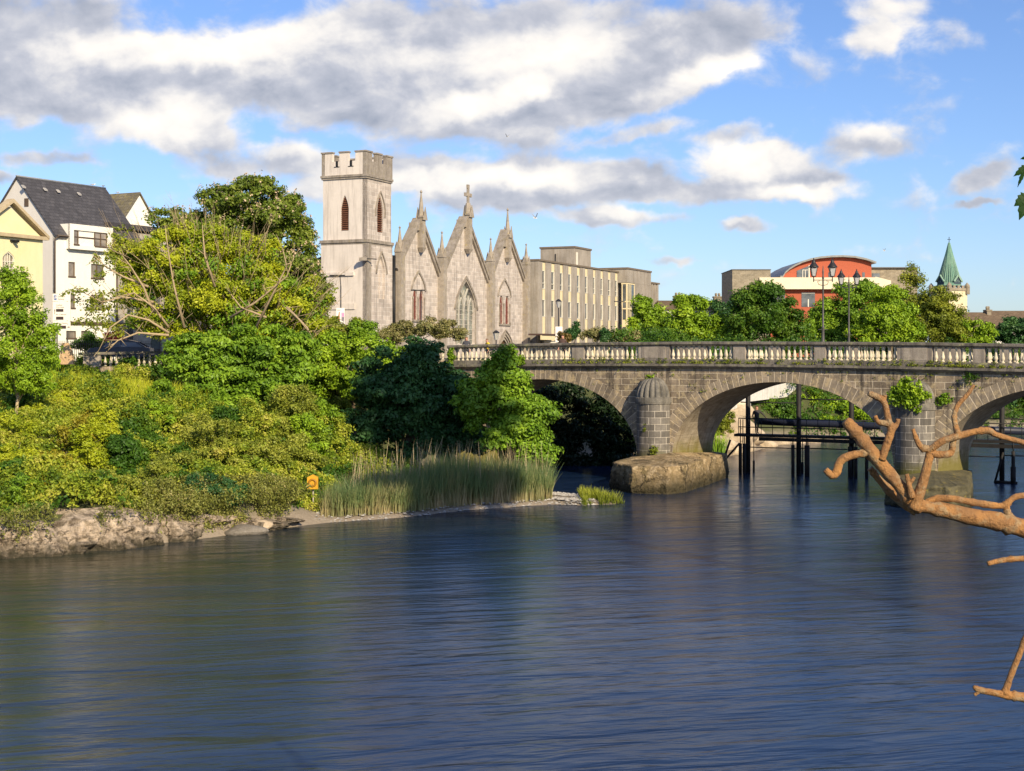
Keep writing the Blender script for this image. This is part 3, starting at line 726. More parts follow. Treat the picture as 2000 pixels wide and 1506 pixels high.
for k in range(17):
    z = rz0+(rz1-rz0)*(k+.3)/17; hw = .57*(1 if k < 11 else max(.12, 1-(k-10)/7.5))
    mb.hexa([(rc-hw, .06, z), (rc+hw, .06, z), (rc+hw, .26, z+.10), (rc-hw, .26, z+.10), (rc-hw, .06, z+.05), (rc+hw, .06, z+.05), (rc+hw, .26, z+.15), (rc-hw, .26, z+.15)])
mb.box(rc-.6, rc+.6, .30, .345, rz0-.1, rz1+.1); mb.build('louvre_window', LOUV, tow)
def hood(parent, cx, w, zs, za, y, extra=.22, z0=None):
    mb = MB(); I = arch(cx, w, z0 or zs-.1, zs, za); O = arch(cx, w+2*extra, z0 or zs-.1, zs, za+extra*1.3)
    ring(mb, I, O, y-.13, y+.02); return mb.build('hood_mould', CHD, parent)
hood(tow, rc, 1.75, rz0+(rz1-rz0)*.62, FR.z(742, 376), 0, .12, rz0+1.6)
hood(tow, rc, 2.0, FR.z(742, 584)+2.6, FR.z(742, 494), -o_, .14)
mb = MB(); mb.box(rc-.75, rc+.75, -o_+.22, -o_+.26, FR.z(742, 584), FR.z(742, 498)); mb.box(rc-.06, rc+.06, -o_+.1, -o_+.22, FR.z(742, 584), FR.z(742, 530)); mb.build('blind_window', CHS, tow)
mb = MB()
for (z, t, e) in ((ztop_, .22, .20), (zs2, .30, .26)):
    mb.box(-e, TW+e*.6, -e, TD+e, z, z+t); mb.box(-e*.6, TW+e*.3, -e*.6, TD+e*.6, z-.18, z-.002)
mb.build('string_course', CHD, tow)
mb = MB(); mb.box(-o_-.16, -o_-.002, 1.2, TD+.1, 15.2, 15.55); mb.box(-o_-.10, -o_-.004, 1.1, TD+.1, 11.9, 12.5); mb.build('string_course', CHR, tow)
mb = MB(); mb.box(-o_-.03, .62, -o_-.16, -o_-.003, GZ-.5, zs2-.1); mb.build('buttress', CHD, tow)
# battlements
mb = MB(); e = .10; pz = ztop_+.22; zm = pz+1.35; zt = 27.45; th = .38
mb.box(-e, TW+e, -e, -e+th, pz, zm); mb.box(-e, TW+e, TD+e-th, TD+e, pz, zm); mb.box(-e, -e+th, -e+th+.003, TD+e-th-.003, pz, zm, 1); mb.box(TW+e-th, TW+e, -e+th+.003, TD+e-th-.003, pz, zm)
L_ = TW+2*e; D_ = TD+2*e
for i in range(3):
    w = L_*(.23 if i != 1 else .20); c = -e+[w/2, L_/2, L_-w/2][i]
    for y in (-e, TD+e-th):
        mb.box(c-w/2+.003, c+w/2-.003, y+.003, y+th-.003, zm, zt-.15); mb.box(c-w/2-.06, c+w/2+.06, y-.07, y+th+.07, zt-.15, zt)
    w = D_*(.24 if i != 1 else .20); c = -e+[w/2, D_/2, D_-w/2][i]
    for x in (-e, TW+e-th):
        if i == 1: mb.box(x+.003, x+th-.003, c-w/2, c+w/2, zm, zt-.15, 1); mb.box(x-.07, x+th+.07, c-w/2-.06, c+w/2+.06, zt-.15, zt)
        elif i == 0: mb.box(x+.004, x+th-.004, -e+th, -e+w, zm+.002, zt-.15, 1); mb.box(x-.072, x+th+.072, -e+th+.1, -e+w+.06, zt-.152, zt+.003)
        else: mb.box(x+.004, x+th-.004, TD+e-w, TD+e-th, zm+.002, zt-.15, 1); mb.box(x-.072, x+th+.072, TD+e-w-.06, TD+e-th-.1, zt-.152, zt+.003)
mb.build('battlement', [CHD, CHR], tow)
mb = MB()
for y in (TD*.33, TD*.66): mb.box(-e-.01, -e+.05, y-.13, y+.13, zm-.5, zm+.05); mb.box(-e-.05, -e+.02, y-.3, y+.3, zm-.56, zm-.5)
mb.build('arrow_slit', DARKM, tow)
# gabled front
def pinnacle(px, tip_y, w, base_y, nm='pinnacle', hang=None, z0=None, par=None):
    u = FR.u(px); z1 = FR.z(px, tip_y); zb = FR.z(px, base_y); y0 = -.42
    mb = MB(); h = w/2; cy = y0+.1
    mb.box(u-h, u+h, cy-h, cy+h, z0 if z0 is not None else GZ-.5, zb)
    for (dx, dy) in ((0, -1), (0, 1), (-1, 0), (1, 0)):        # little gablets
        if dx == 0: mb.extr([(u-h-.05, zb-.35), (u+h+.05, zb-.35), (u, zb+.75)], cy+dy*h-.04, cy+dy*h+.04)
        else: mb.add([(u+dx*h, cy-h-.05, zb-.35), (u+dx*h, cy+h+.05, zb-.35), (u+dx*h, cy, zb+.75), (u+dx*(h+.07), cy-h-.05, zb-.35), (u+dx*(h+.07), cy+h+.05, zb-.35), (u+dx*(h+.07), cy, zb+.75)], [(0, 1, 2), (3, 5, 4), (0, 3, 4, 1), (1, 4, 5, 2), (2, 5, 3, 0)])
    k = z1-zb
    mb.lathe([(h*.95, zb), (h*.5, zb+k*.42), (h*.16, zb+k*.88), (h*.30, zb+k*.90), (h*.34, zb+k*.935), (h*.12, zb+k*.96), (.02, z1)], u, cy, 8, smooth=False)
    return mb.build(nm, CHP, par or CH)
for px, ty, by in ((775.5, 441, 486), (858, 451, 497), (953.5, 464, 505), (1023, 475, 512)):
    pinnacle(px, ty, .80 if px < 1000 else .78, by)
G = [((785.6, 511), (818, 434), (850.5, 524.5)), ((867.4, 529), (911, 431), (949, 537.6)), ((961.5, 523), (988, 455), (1020.8, 545))]
US = [TW+.5, FR.u(858), FR.u(953.5), FR.u(1023)+.5]
W1 = arch(FR.u(817), 2.9, FR.z(817, 624), 13.9, FR.z(817, 536)); 
walls = []
for gi, (l, a, r) in enumerate(G):
    lu, lz = FR.p(*l); au, az = FR.p(*a); ru_, rz = FR.p(*r)
    u0 = US[gi]+.0; u1 = US[gi+1]-.0; zl = min(lz, rz)-.2
    lu = u0+.6; ru_ = u1-.6; au = (lu+ru_)/2 if gi == 1 else au
    outer = [(u0, GZ-.5), (u1, GZ-.5), (u1, zl), (ru_, zl+.1), (au, az), (lu, zl+.1), (u0, zl)]
    if gi == 0:
        c = FR.u(817); z0 = FR.z(817, 624.5); holes = [arch(c-.72, .95, z0, 13.4, 14.7), arch(c+.72, .95, z0, 13.4, 14.7)]
    elif gi == 1:
        c = FR.u(910); z0 = FR.z(910, 672); holes = [arch(c, 5.0, z0, 12.7, FR.z(910, 549))]
    else:
        c = FR.u(985); z0 = FR.z(985, 632.5); holes = [arch(c-.85, 1.05, z0, 13.4, 14.8), arch(c+.85, 1.05, z0, 13.4, 14.8), arch(FR.u(987), 3.3, GZ-.3, 8.6, 10.0)]
    mb = MB(); mb.wall(outer, holes, 0.0, .5); g = mb.build('gable_wall', CHS, CH)
    # raking coping with a deep shadowed edge
    mb = MB()
    for (p, q) in (((lu-.35, zl-.45), (au, az+.25)), ((ru_+.35, zl-.45), (au, az+.25))):
        dx, dz = q[0]-p[0], q[1]-p[1]; l_ = math.hypot(dx, dz); nx, nz = -dz/l_, dx/l_
        if nz < 0: nx, nz = -nx, -nz
        for (y0, y1, a0_, a1_) in ((-.42, .6, 0, .30), (-.26, -.003, -.28, -.002)):
            mb.extr([(p[0]+nx*a0_, p[1]+nz*a0_), (q[0]+nx*a0_, q[1]+nz*a0_), (q[0]+nx*a1_, q[1]+nz*a1_), (p[0]+nx*a1_, p[1]+nz*a1_)], y0, y1)
    mb.build('raking_coping', CHD, g)
    # window furniture
    if gi in (0, 2):
        W_ = .95 if gi == 0 else 1.05; off = .72 if gi == 0 else .85
        for s_ in (-off, off):
            mb = MB(); zt_ = 13.7 if gi == 0 else 13.9
            for k in range(4): mb.box(c+s_-W_/2+k*W_/4+.01, c+s_-W_/2+(k+1)*W_/4-.01, .18, .22, z0, zt_+.7)
            for k in range(5): mb.box(c+s_-W_/2, c+s_+W_/2, .15, .179, z0+.3+k*(zt_-z0)/5, z0+.36+k*(zt_-z0)/5)
            mb.build('shutter', SHUT, g)
        zh = FR.z(817 if gi == 0 else 985, 566 if gi == 0 else 578); zap = FR.z(817 if gi == 0 else 985, 533 if gi == 0 else 548)
        hood(g, c, 2.9 if gi == 0 else 3.5, zh, zap, 0, .22)
        mb = MB(); Iw = (2.5 if gi == 0 else 3.0); mb.extr(arch(c, Iw, zh-.8, zh, zap-.45)[1:-1], -.05, -.002); mb.build('tympanum', CHS, g)
        mb = MB(); 
        for s_ in (-off-W_/2-.12, -off+W_/2+.1, off+W_/2+.12): mb.lathe([(.09, z0), (.09, z0+.2), (.06, z0+.25), (.06, 13.2), (.1, 13.3), (.1, 13.5)], c+s_, -.08, 6)
        mb.box(c-off-W_/2-.25, c+off+W_/2+.25, -.16, -.003, z0-.22, z0-.02); mb.build('jamb_shaft', CHD, g)
    else:
        mb = MB(); mb.box(c-2.5, c+2.5, .42, .46, z0, FR.z(910, 549)+.1); gl = mb.build('window_glass', GLS, g)
        mb = MB(); zsp = 12.7
        for k in range(1, 4): mb.box(c-2.5+k*1.25-.07, c-2.5+k*1.25+.07, .22, .40, z0, zsp+1.4+(0.6 if k == 2 else 0))
        for k in range(4): ring(mb, arch(c-1.875+k*1.25, 1.0, zsp-.5, zsp-.2, zsp+1.0), arch(c-1.875+k*1.25, 1.2, zsp-.5, zsp-.2, zsp+1.15), .24, .38)
        for k in range(2): ring(mb, arch(c-1.25+k*2.5, 2.2, zsp, zsp+.4, zsp+2.3), arch(c-1.25+k*2.5, 2.45, zsp, zsp+.4, zsp+2.5), .20, .38)
        k = 0; z = z0+.5
        while z < zsp+1: mb.box(c-2.45, c+2.45, .36, .41, z, z+.05); z += .55
        mb.build('tracery', LEAD, g)
        hood(g, c, 5.5, FR.z(910, 603), FR.z(910, 545), 0, .28)
        mb = MB(); ring(mb, arch(c, 4.95, z0, 12.7, FR.z(910, 549)-.02), arch(c, 5.3, z0, 12.7, FR.z(910, 549)+.2), -.05, .05); mb.build('window_surround', CHP, g)
    if gi == 2:
        cd = FR.u(987)
        for k, w in enumerate((3.2, 2.5, 1.9)):
            mb = MB(); za_ = 10.0-k*.32; ring(mb, arch(cd, w, GZ, 8.5, za_-.15), arch(cd, w+.42, GZ, 8.5, za_+.1), -.06+k*.12, .1+k*.12); mb.build('door_arch', CHP, g)
        mb = MB(); mb.box(cd-.9, cd+.9, .40, .46, GZ, 9.4); mb.build('door', plain('church door', (.10, .06, .03), .6), g)
        mb = MB(); 
        hood(g, cd, 3.7, 8.7, 10.25, 0, .12)
# finials on the gable tops
for gi, (px, ty, sh) in enumerate(((818.3, 371, 425), (910, 395, 420), (987.6, 406, 460))):
    uu = FR.u(px); zb = FR.z(px, sh); zl = FR.z(px, [484, 487, 504][gi]); w = .85 if gi != 1 else 1.0; h = w/2
    mb = MB(); mb.box(uu-h*.8, uu+h*.8, -.62, .1, zl, zb); mb.box(uu-h, uu+h, -.7, -.1, zb-.05, zb+.15)
    mb.hexa([(uu-.1, -.5, zl-.5), (uu+.1, -.5, zl-.5), (uu+.1, -.1, zl-.5), (uu-.1, -.1, zl-.5), (uu-h*.95, -.68, zl), (uu+h*.95, -.68, zl), (uu+h*.95, -.05, zl), (uu-h*.95, -.05, zl)])
    mb.extr([(uu-h*1.15, zb-.3), (uu+h*1.15, zb-.3), (uu, zb+1.1)], -.78, -.70); mb.extr([(uu-h*1.15, zb-.3), (uu+h*1.15, zb-.3), (uu, zb+1.1)], .1, .18)
    mb.box(uu-h-.9, uu-h*.6, -.3, .5, zb-1.4, zb-.6)
    if gi != 1:
        z1 = FR.z(px, ty); k = z1-zb; mb.lathe([(h*.95, zb), (h*.62, zb+k*.3), (h*.34, zb+k*.65), (h*.15, zb+k*.88), (h*.32, zb+k*.91), (h*.3, zb+k*.94), (.02, z1)], uu, -.26, 8, smooth=False)
        mb.build('finial', CHP, CH)
    else:
        mb.lathe([(h*.95, zb+.1), (h*.72, zb+.9), (h*.55, zb+1.3), (h*.3, zb+1.35)], uu, -.26, 8, smooth=False); f = mb.build('finial', CHP, CH)
        mb = MB(); zc0 = zb+1.3; z1 = FR.z(px, 364.5)
        mb.box(uu-.14, uu+.14, -.38, -.14, zc0, z1); zb2 = z1-.95
        mb.box(uu-.62, uu-.142, -.36, -.16, zb2-.13, zb2+.13); mb.box(uu+.142, uu+.62, -.36, -.16, zb2-.13, zb2+.13)
        for an in range(4):
            a = math.pi/4+an*math.pi/2; mb.bar((uu+.42*math.cos(a-.78), -.26, zb2+.42*math.sin(a-.78)), (uu+.42*math.cos(a+.0), -.26, zb2+.30*math.sin(a)), .10, .08)
        for p in ((uu-.62, zb2), (uu+.62, zb2), (uu, z1)): mb.box(p[0]-.2, p[0]+.2, -.37, -.15, p[1]-.2+.003, p[1]+.2)
        mb.build('cross', CHP, CH)
mb = MB(); mb.roof(TW+.3, US[3]+.2, .62, 13, 15.4, 18.4); mb.roof(.2, TW, TD+.2, TD+7, 15.0, 17.4); mb.box(TW+.4, US[3], .63, 12.8, GZ-.5, 15.3)
mb.build('roof', SLATE, CH)
mb = MB(); mb.tube([(TW+.35, -.1, GZ), (TW+.35, -.1, 17.5)], .2, 8); mb.box(TW+.02, TW+.6, .3, .4, GZ, 17.5)
for px in (855.5, 951): mb.tube([(FR.u(px)+.6, -.1, GZ), (FR.u(px)+.6, -.1, 16.5)], .22, 8)
mb.build('drainpipe', DARKM, CH)

# convent / office range beyond the church
CON = stone('grey precast wall', (.28, .25, .215), (.42, .375, .325), .5, .92, mott=.25, streak=.6, streakc=(.17, .13, .09), bump=.2)
YEL = plain('cream yellow panel', (.74, .63, .40), .7, var=.05)
WHT = plain('white window frame', (.72, .68, .58), .6, var=.05)
GLD = glass('dark window glass', (.045, .05, .055), .1)
off = 1.35; nx_, ny_ = math.sin(CA), -math.cos(CA)
CV = Plane(C0[0]+nx_*off, C0[1]+ny_*off, 1240, 2800)
OB = thing('office_building', 'long grey building with ten narrow cream window strips behind the bridge', 'building', (CV.c[0], CV.c[1], 0), CA)
zr = 18.95; u0 = CV.u(1051.5); u1 = CV.u(1207)
strips = [(283, 312), (367, 398), (447, 475), (525, 553), (605, 632), (680, 705), (755, 777), (825, 848), (895, 918), (960, 983)]
st = [(CV.u(1000+a/4.762), CV.u(1000+b/4.762)) for a, b in strips]
mb = MB(); mb.box(u0, u1, .30, 14, GZ-.5, zr); e_ = [u0]+[x for s_ in st for x in s_]+[u1]
for i in range(0, len(e_), 2): mb.box(e_[i]+(.0 if i else 0), e_[i+1], 0, .298, GZ-.5, zr-.02)
wl = mb.build('wall', CON, OB)
mb = MB(); mb.box(u0-.1, u1+.1, -.12, 14.1, zr, zr+.22); mb.build('parapet', plain('parapet cap', (.20, .16, .12), .8), OB)
for (a, b) in st:
    y = .09
    zs_ = [(17.85, 18.9), (12.9+1.35, 15.55), (GZ-.3, 12.1)]
    for z0, z1 in zs_: mb = MB(); mb.box(a+.002, b-.002, y, .299, z0, z1); mb.build('panel', YEL, OB)
    for (z0, z1, mids) in ((15.55, 17.85, (.3,)), (12.1, 14.25, ())):
        mb = MB(); mb.box(a+.09, b-.10, .17, .205, z0+.08, z1-.08); wn = mb.build('window', GLD, OB)
        mb = MB(); mb.box(a+.002, a+.07, .06, .298, z0, z1); mb.box(b-.14, b-.002, .06, .298, z0, z1); mb.box(a+.07, b-.14, .06, .298, z1-.08, z1-.001); mb.box(a+.07, b-.14, .03, .298, z0+.001, z0+.08)
        for m_ in mids: mb.box(a+.07, b-.14, .08, .169, z0+(z1-z0)*m_, z0+(z1-z0)*m_+.08)
        mb.build('frame', WHT, wn)
# plant room on the roof
PR = Plane(*at(1121.8, 600, 196).xy, 1240, 2800)
def local(root_plane, x, y):
    dx, dy = x-root_plane.c[0], y-root_plane.c[1]; c, s = math.cos(CA), math.sin(CA); return dx*c+dy*s, -dx*s+dy*c
lx, ly = local(CV, PR.c[0], PR.c[1]); wl_ = abs(Plane(PR.c[0], PR.c[1], -2800, 1240).u(1055.6)); wr_ = PR.u(1154)
mb = MB(); mb.box(lx, lx+wr_, ly, ly+wl_, zr, zz(484, 196)); pr = mb.build('plant_room', CON, OB)
mb = MB(); mb.box(lx-.12, lx+wr_+.12, ly-.12, ly+wl_+.12, zz(484, 196), zz(480.5, 196)); mb.build('parapet', MATS['parapet cap'], pr)
mb = MB(); mb.box(lx+.6, lx+1.2, ly-.06, ly-.002, zr+.3, zz(492, 196)); mb.build('window', WHT, pr)
mb = MB(); mb.tube([(lx-.05, ly+wl_*.55, zr), (lx-.05, ly+wl_*.55, zz(495, 196))], .07); mb.build('drainpipe', DARKM, pr)
# glazed stair bay
bu0, bu1 = CV.u(1207.5), CV.u(1254); bd = -1.4
mb = MB(); zb_ = CV.z(1233, 530); mb.box(bu0, bu1, bd+.0, 12, zz(553, 204)+.0, zb_); mb.box(bu0+.9, bu1, bd+1.0, 12, GZ-.4, zz(553, 204)-.01); mb.box(bu0, bu0+.9, bd+1.6, 12, GZ-.4, zz(553, 204)-.01)
mb.box(bu0+3.2, bu1, bd, bd+.99, GZ-.4, zz(553, 204)-.01)
bay = mb.build('stair_bay', CON, OB)
mb = MB(); mb.box(bu0-.1, bu1+.1, bd-.1, 12.1, zb_, zb_+.25); mb.build('parapet', MATS['parapet cap'], bay)
mb = MB(); zt_ = zz(553, 204)-.05; mb.box(bu0+.05, bu0+3.1, bd+.1, bd+.9, GZ, zt_); mb.build('window', GLD, bay)
mb = MB(); 
for x0_ in (bu0, bu0+.75, bu0+1.5, bu0+3.05): mb.box(x0_, x0_+.18, bd+.04, bd+.099, GZ, zt_)
for y0_ in (bd+.1, bd+.75): mb.box(bu0-.01, bu0+.049, y0_, y0_+.14, GZ, zt_)
for k, z in enumerate((zt_-.15, zt_-2.7, zt_-3.7, zt_-6.2, zt_-7.4, zt_-9)): 
    h_ = .25 if k != 3 else 1.1
    mb.box(bu0-.02, bu0+3.2, bd+.02, bd+.098, z-.02, z+h_-.1); mb.box(bu0-.022, bu0+.048, bd+.1, bd+.95, z-.02, z+h_-.1)
mb.build('frame', YEL, bay)
# far wing
wu1 = CV.u(1291); mb = MB(); n_ = 7; zw = CV.z(1270, 553)
mb.box(bu1, wu1, .6, 10, GZ-.4, zw)
for k in range(n_): a = bu1+(wu1-bu1)*k/n_; mb.box(a+.3, a+(wu1-bu1)/n_-.3, .3, .598, GZ-.4, zw-.05)
mb.build('wing', CON, OB)
mb = MB(); mb.box(bu1-.1, wu1+.1, .2, 10, zw, zw+.25); mb.build('parapet', MATS['parapet cap'], OB)
mb = MB(); mb.box(u0-3.2, u0+3.4, -1.9, -.02, 9.75, 9.95); mb.box(u0-3.2, u0+3.3, -1.8, -1.6, 9.2, 9.74, 1); cp = mb.build('entrance_canopy', [plain('canopy roof', (.10, .06, .05), .7), YEL], OB)
mb = MB(); mb.box(u0+.6, u0+2.2, -1.5, -.5, GZ, 9.1); mb.build('porch', WHT, OB)

# white gabled apartments at the left
WW = stone('white render', (.80, .77, .70), (.86, .83, .76), .3, .9, mott=.08, streak=.12, streakc=(.5, .46, .40), bump=.05)
GW = stone('grey and shade-dimmed render', (.66, .62, .58), (.72, .68, .63), .3, .9, mott=.08, streak=.12, streakc=(.45, .42, .40), bump=.05)  # gable's shade put into the white render's colour; houses share it
BRF = plain('brown window frame', (.13, .09, .06), .6); GLW = glass('apartment glass', (.12, .10, .08), .12)
AC = (-.319*112, 112.0); AA = math.atan2(2800, 1500); AP = Plane(AC[0], AC[1], 1500, 2800); AG = Plane(AC[0], AC[1], -2800, 1500)
AB = thing('apartment_building', 'white rendered apartment house with steep dark slate roof and projecting dormer', 'building', (AC[0], AC[1], 0), AA)
ze = 17.0; zrg = 21.55; hw = 4.05; U1 = AP.u(226.5)
K = lambda cx, cy: AP.p(cx/3.765, 320+cy/3.765)
def hole(cx0, cx1, cy0, cy1):
    a = K(cx0, (cy0)); b = K(cx1, cy1); c = K(cx0, cy1); return [(a[0], c[1]), (b[0], c[1]), (b[0], a[1]), (a[0], a[1])]
HW = [hole(503, 552, 720, 830), hole(670, 762, 735, 842), hole(515, 552, 955, 1062), hole(670, 765, 962, 1070), hole(487, 560, 1228, 1285), hole(597, 662, 1228, 1285)]
mb = MB(); mb.wall([(0, GZ-.5), (U1, GZ-.5), (U1, ze), (0, ze)], HW, 0, .22); mb.build('wall', WW, AB)
mb = MB(); mb.add([(0, 0, GZ-.5), (0, 2*hw, GZ-.5), (0, 2*hw, ze), (0, hw, zrg), (0, 0, ze)], [(0, 1, 2, 3, 4)])
mb.add([(9.6, 0.3, GZ-.5), (9.6, 2*hw, GZ-.5), (9.6, 2*hw, ze), (9.6, hw, zrg), (9.6, .3, ze)], [(0, 1, 2, 3, 4)]); mb.add([(0, 2*hw, GZ-.5), (9.6, 2*hw, GZ-.5), (9.6, 2*hw, ze), (0, 2*hw, ze)], [(0, 1, 2, 3)])
gy = AG.u(52); gz = zz(397.5, 114); mb.build('gable', GW, AB)
mb = MB(); mb.box(-.04, .02, gy-.22, gy+.22, gz-.3, gz+.35); mb.build('window', BRF, AB)
mb = MB(); mb.roof(-.12, 9.7, -.25, 2*hw+.25, ze-.15, zrg+.15, .18); rf = mb.build('roof', SLATE, AB)
mb = MB(); mb.tube([(-.12, hw, zrg+.16), (9.7, hw, zrg+.16)], .07); mb.build('ridge', plain('ridge tile', (.25, .27, .30), .5), rf)
for k, (cx_, cy_) in enumerate(((262, 160), (425, 182), (522, 193), (678, 212))):
    u_ = AP.u(cx_/3.765)+1.6; f = .80; y_ = hw*f-.25; z_ = ze+(zrg-ze)*f+.02
    mb = MB(); mb.hexa([(u_-.16, y_-.1, z_-.02), (u_+.16, y_-.1, z_-.02), (u_+.16, y_+.12, z_+.2), (u_-.16, y_+.12, z_+.2), (u_-.12, y_-.1, z_+.10), (u_+.12, y_-.1, z_+.10), (u_+.12, y_+.12, z_+.26), (u_-.12, y_+.12, z_+.26)]); mb.build('roof_vent', plain('vent', (.42, .40, .38), .6) if 'vent' not in MATS else MATS['vent'], rf)
da = K(485, 440); db = K(803, 625); dbz = K(485, 625)[1]
mb = MB(); y0 = -.42; 
ha = hole(515, 552, 487, 595); hb = hole(670, 762, 500, 610)
mb.wall([(da[0], dbz), (db[0], dbz), (db[0], da[1]), (da[0], da[1])], [[(ha[0][0], ha[0][1]), (hb[1][0], ha[0][1]), (hb[1][0], ha[2][1]), (ha[0][0], ha[2][1])]], y0, .2)
mb.add([(da[0], y0, dbz), (da[0], 2.2, dbz), (da[0], 2.2, da[1]), (da[0], y0, da[1])], [(0, 1, 2, 3)]); mb.add([(db[0], y0, dbz), (db[0], 2.2, dbz), (db[0], 2.2, da[1]), (db[0], y0, da[1])], [(0, 1, 2, 3)])
mb.add([(da[0], y0, da[1]), (db[0], y0, da[1]), (db[0], 2.2, da[1]+.02), (da[0], 2.2, da[1]+.02)], [(0, 1, 2, 3)]); mb.add([(da[0], y0, dbz), (db[0], y0, dbz), (db[0], 0, dbz), (da[0], 0, dbz)], [(0, 1, 2, 3)])
dm = mb.build('dormer', WW, AB)
mb = MB(); mb.box(ha[1][0], hb[0][0], y0+.12, y0+.18, ha[0][1], ha[2][1]); mb.build('panel', WW, dm)
def win(par, h, y, mull=True):
    mb = MB(); mb.box(h[0][0], h[1][0], y+.10, y+.14, h[0][1], h[2][1]); w = mb.build('window', GLW, par)
    mb = MB(); a, b, c, d = h[0][0], h[1][0], h[0][1], h[2][1]; t = .06
    mb.box(a, a+t, y+.04, y+.099, c, d); mb.box(b-t, b, y+.04, y+.099, c, d); mb.box(a+t, b-t, y+.04, y+.099, d-t, d); mb.box(a-.04, b+.04, y-.06, y+.099, c-.05, c+t)
    if mull: mb.box((a+b)/2-.04, (a+b)/2+.04, y+.04, y+.098, c+t, d-t)
    mb.build('frame', BRF, w)
win(dm, [(ha[0][0], ha[0][1]), (ha[1][0], ha[0][1]), (ha[1][0], ha[2][1])], y0, False); win(dm, [(hb[0][0], ha[0][1]), (hb[1][0], ha[0][1]), (hb[1][0], ha[2][1])], y0)
for i, h in enumerate(HW): win(AB, h, 0, i in (1, 3))
mb = MB(); zbnd = K(680, 1172)[1]; mb.box(1.2, U1+2.6, -.10, -.002, zbnd-.16, zbnd+.10); mb.build('band', BRF, AB)
mb = MB(); mb.tube([(.15, -.3, ze-.2), (-.1, -.12, ze-.5), (-.1, -.12, GZ)], .07); mb.tube([(U1, -.12, ze-.3), (U1, -.12, GZ)], .08); mb.tube([(0, -.28, ze-.17), (U1, -.28, ze-.17)], .07); mb.build('drainpipe', plain('brown pipe', (.09, .065, .05), .5), AB)
# recessed dark glazed link to its right
LK = thing('office_block', 'dark glazed flat-roofed block between the white house and the big tree', 'building', (AC[0], AC[1], 0), AA)
ua, ub = U1+.05, U1+15; y0 = .9; ztp = K(900, 420)[1]-.6
mb = MB(); mb.box(ua, ub, y0, 6, GZ-.5, ztp); mb.build('wall', plain('dark cladding', (.10, .09, .085), .5), LK)
mb = MB(); mb.box(ua-.3, ub+.3, y0-.5, 6.3, ztp, ztp+.45); mb.build('flat_roof', plain('dark fascia', (.06, .055, .06), .6), LK)
for k in range(5):
    a = ua+.4+k*2.9; mb = MB(); mb.box(a, a+1.6, y0-.2, y0-.002, GZ, ztp-.2); mb.build('pier', plain('pale pier', (.45, .40, .34), .8) if 'pale pier' not in MATS else MATS['pale pier'], LK)
    for z in (8, 10.8, 13.6):
        mb = MB(); mb.box(a+1.65, a+2.85, y0-.05, y0-.001, z, z+2); mb.build('window', GLD, LK)
# gabled house behind
g0 = at(244, 420, 128); GB = thing('gabled_house', 'white gabled house with mossy slate roof behind the apartments', 'house', (g0.x, g0.y, 0), AA)
GBP = Plane(g0.x, g0.y, 1500, 2800); WG = GBP.u(297); zE, zR = zz(420, 128), zz(382, 131)
mb = MB(); mb.plan([(0, 0), (WG, 0), (WG, 9), (0, 9)], GZ-.5, zE); mb.extr([(0, zE), (WG, zE), (WG/2, zR)], .001, .1)
mb.build('wall', WW, GB)
mb = MB(); mb.roof(-.2, WG+.2, -.2, 9, zE-.1, zR+.15, axis='y'); mb.build('roof', stone('mossy slate', (.16, .14, .10), (.24, .21, .15), 1.2, .9, brick=(.5, .28, (.08, .07, .05), .02), bump=.2, lich=((.26, .22, .08), 1)), GB)
# cream pediment building, far left
PB0 = at(83.5, 600, 100); PBP = Plane(PB0.x, PB0.y, -1240, -2800); PB = thing('pediment_building', 'pale yellow hall with triangular pediment and arched window at the left edge', 'building', (PB0.x, PB0.y, 0), math.atan2(-2800, -1240))
CRM = stone('pale yellow render', (.74, .66, .36), (.78, .71, .48), .4, .9, mott=.08, streak=.15, streakc=(.5, .42, .25), bump=.05)
TRM = stone('pediment cornice', (.48, .38, .24), (.58, .48, .32), 2, .9, streak=.3, streakc=(.2, .15, .1), bump=.3)
pu = [PBP.u(20)*2, PBP.u(20)]; zc_ = PBP.z(83, 466); zap = PBP.z(20, 404)
aw = arch(PBP.u(17), 1.15, PBP.z(17, 549), PBP.z(17, 505), PBP.z(17, 491)); aw = [(p[0], p[1]) for p in aw]
mb = MB(); mb.wall([(0, GZ-.5), (pu[0], GZ-.5), (pu[0], zc_), (pu[1], zap), (0, zc_)], [aw], 0, -.3); mb.build('wall', CRM, PB)
mb = MB(); mb.box(.0, pu[0], -.3, -8, GZ-.5, zc_-.01); mb.add([(0, -.3, zc_), (0, -8, zc_), (pu[1], -8, zap), (pu[1], -.3, zap), (pu[0], -.3, zc_), (pu[0], -8, zc_)], [(0, 1, 2, 3), (3, 2, 5, 4)]); mb.build('roof', CRM, PB)
mb = MB()
for (a, b) in (((-.35, zc_-.05), (pu[1], zap+.28)), ((pu[0]+.35, zc_-.05), (pu[1], zap+.28))): mb.extr([a, b, (b[0], b[1]+.26), (a[0], a[1]+.22)], .32, -.3)
mb.box(-.3, pu[0]+.3, .28, .002, zc_-.12, zc_+.12); mb.build('cornice', TRM, PB)
mb = MB(); c_ = PBP.u(17); mb.box(c_-.6, c_+.6, -.22, -.18, aw[0][1], PBP.z(17, 491)); wg = mb.build('window', GLW, PB)
mb = MB(); ring(mb, arch(c_, 1.0, aw[0][1], PBP.z(17, 505), PBP.z(17, 491)-.1), arch(c_, 1.2, aw[0][1], PBP.z(17, 505), PBP.z(17, 491)), -.05, -.17)
for k in (-.22, 0, .22): mb.box(c_+k-.03, c_+k+.03, -.1, -.17, aw[0][1], PBP.z(17, 495))
z = aw[0][1]+.4
while z < PBP.z(17, 505)+.1: mb.box(c_-.5, c_+.5, -.11, -.165, z, z+.05); z += .45
mb.build('frame', WHT, wg)
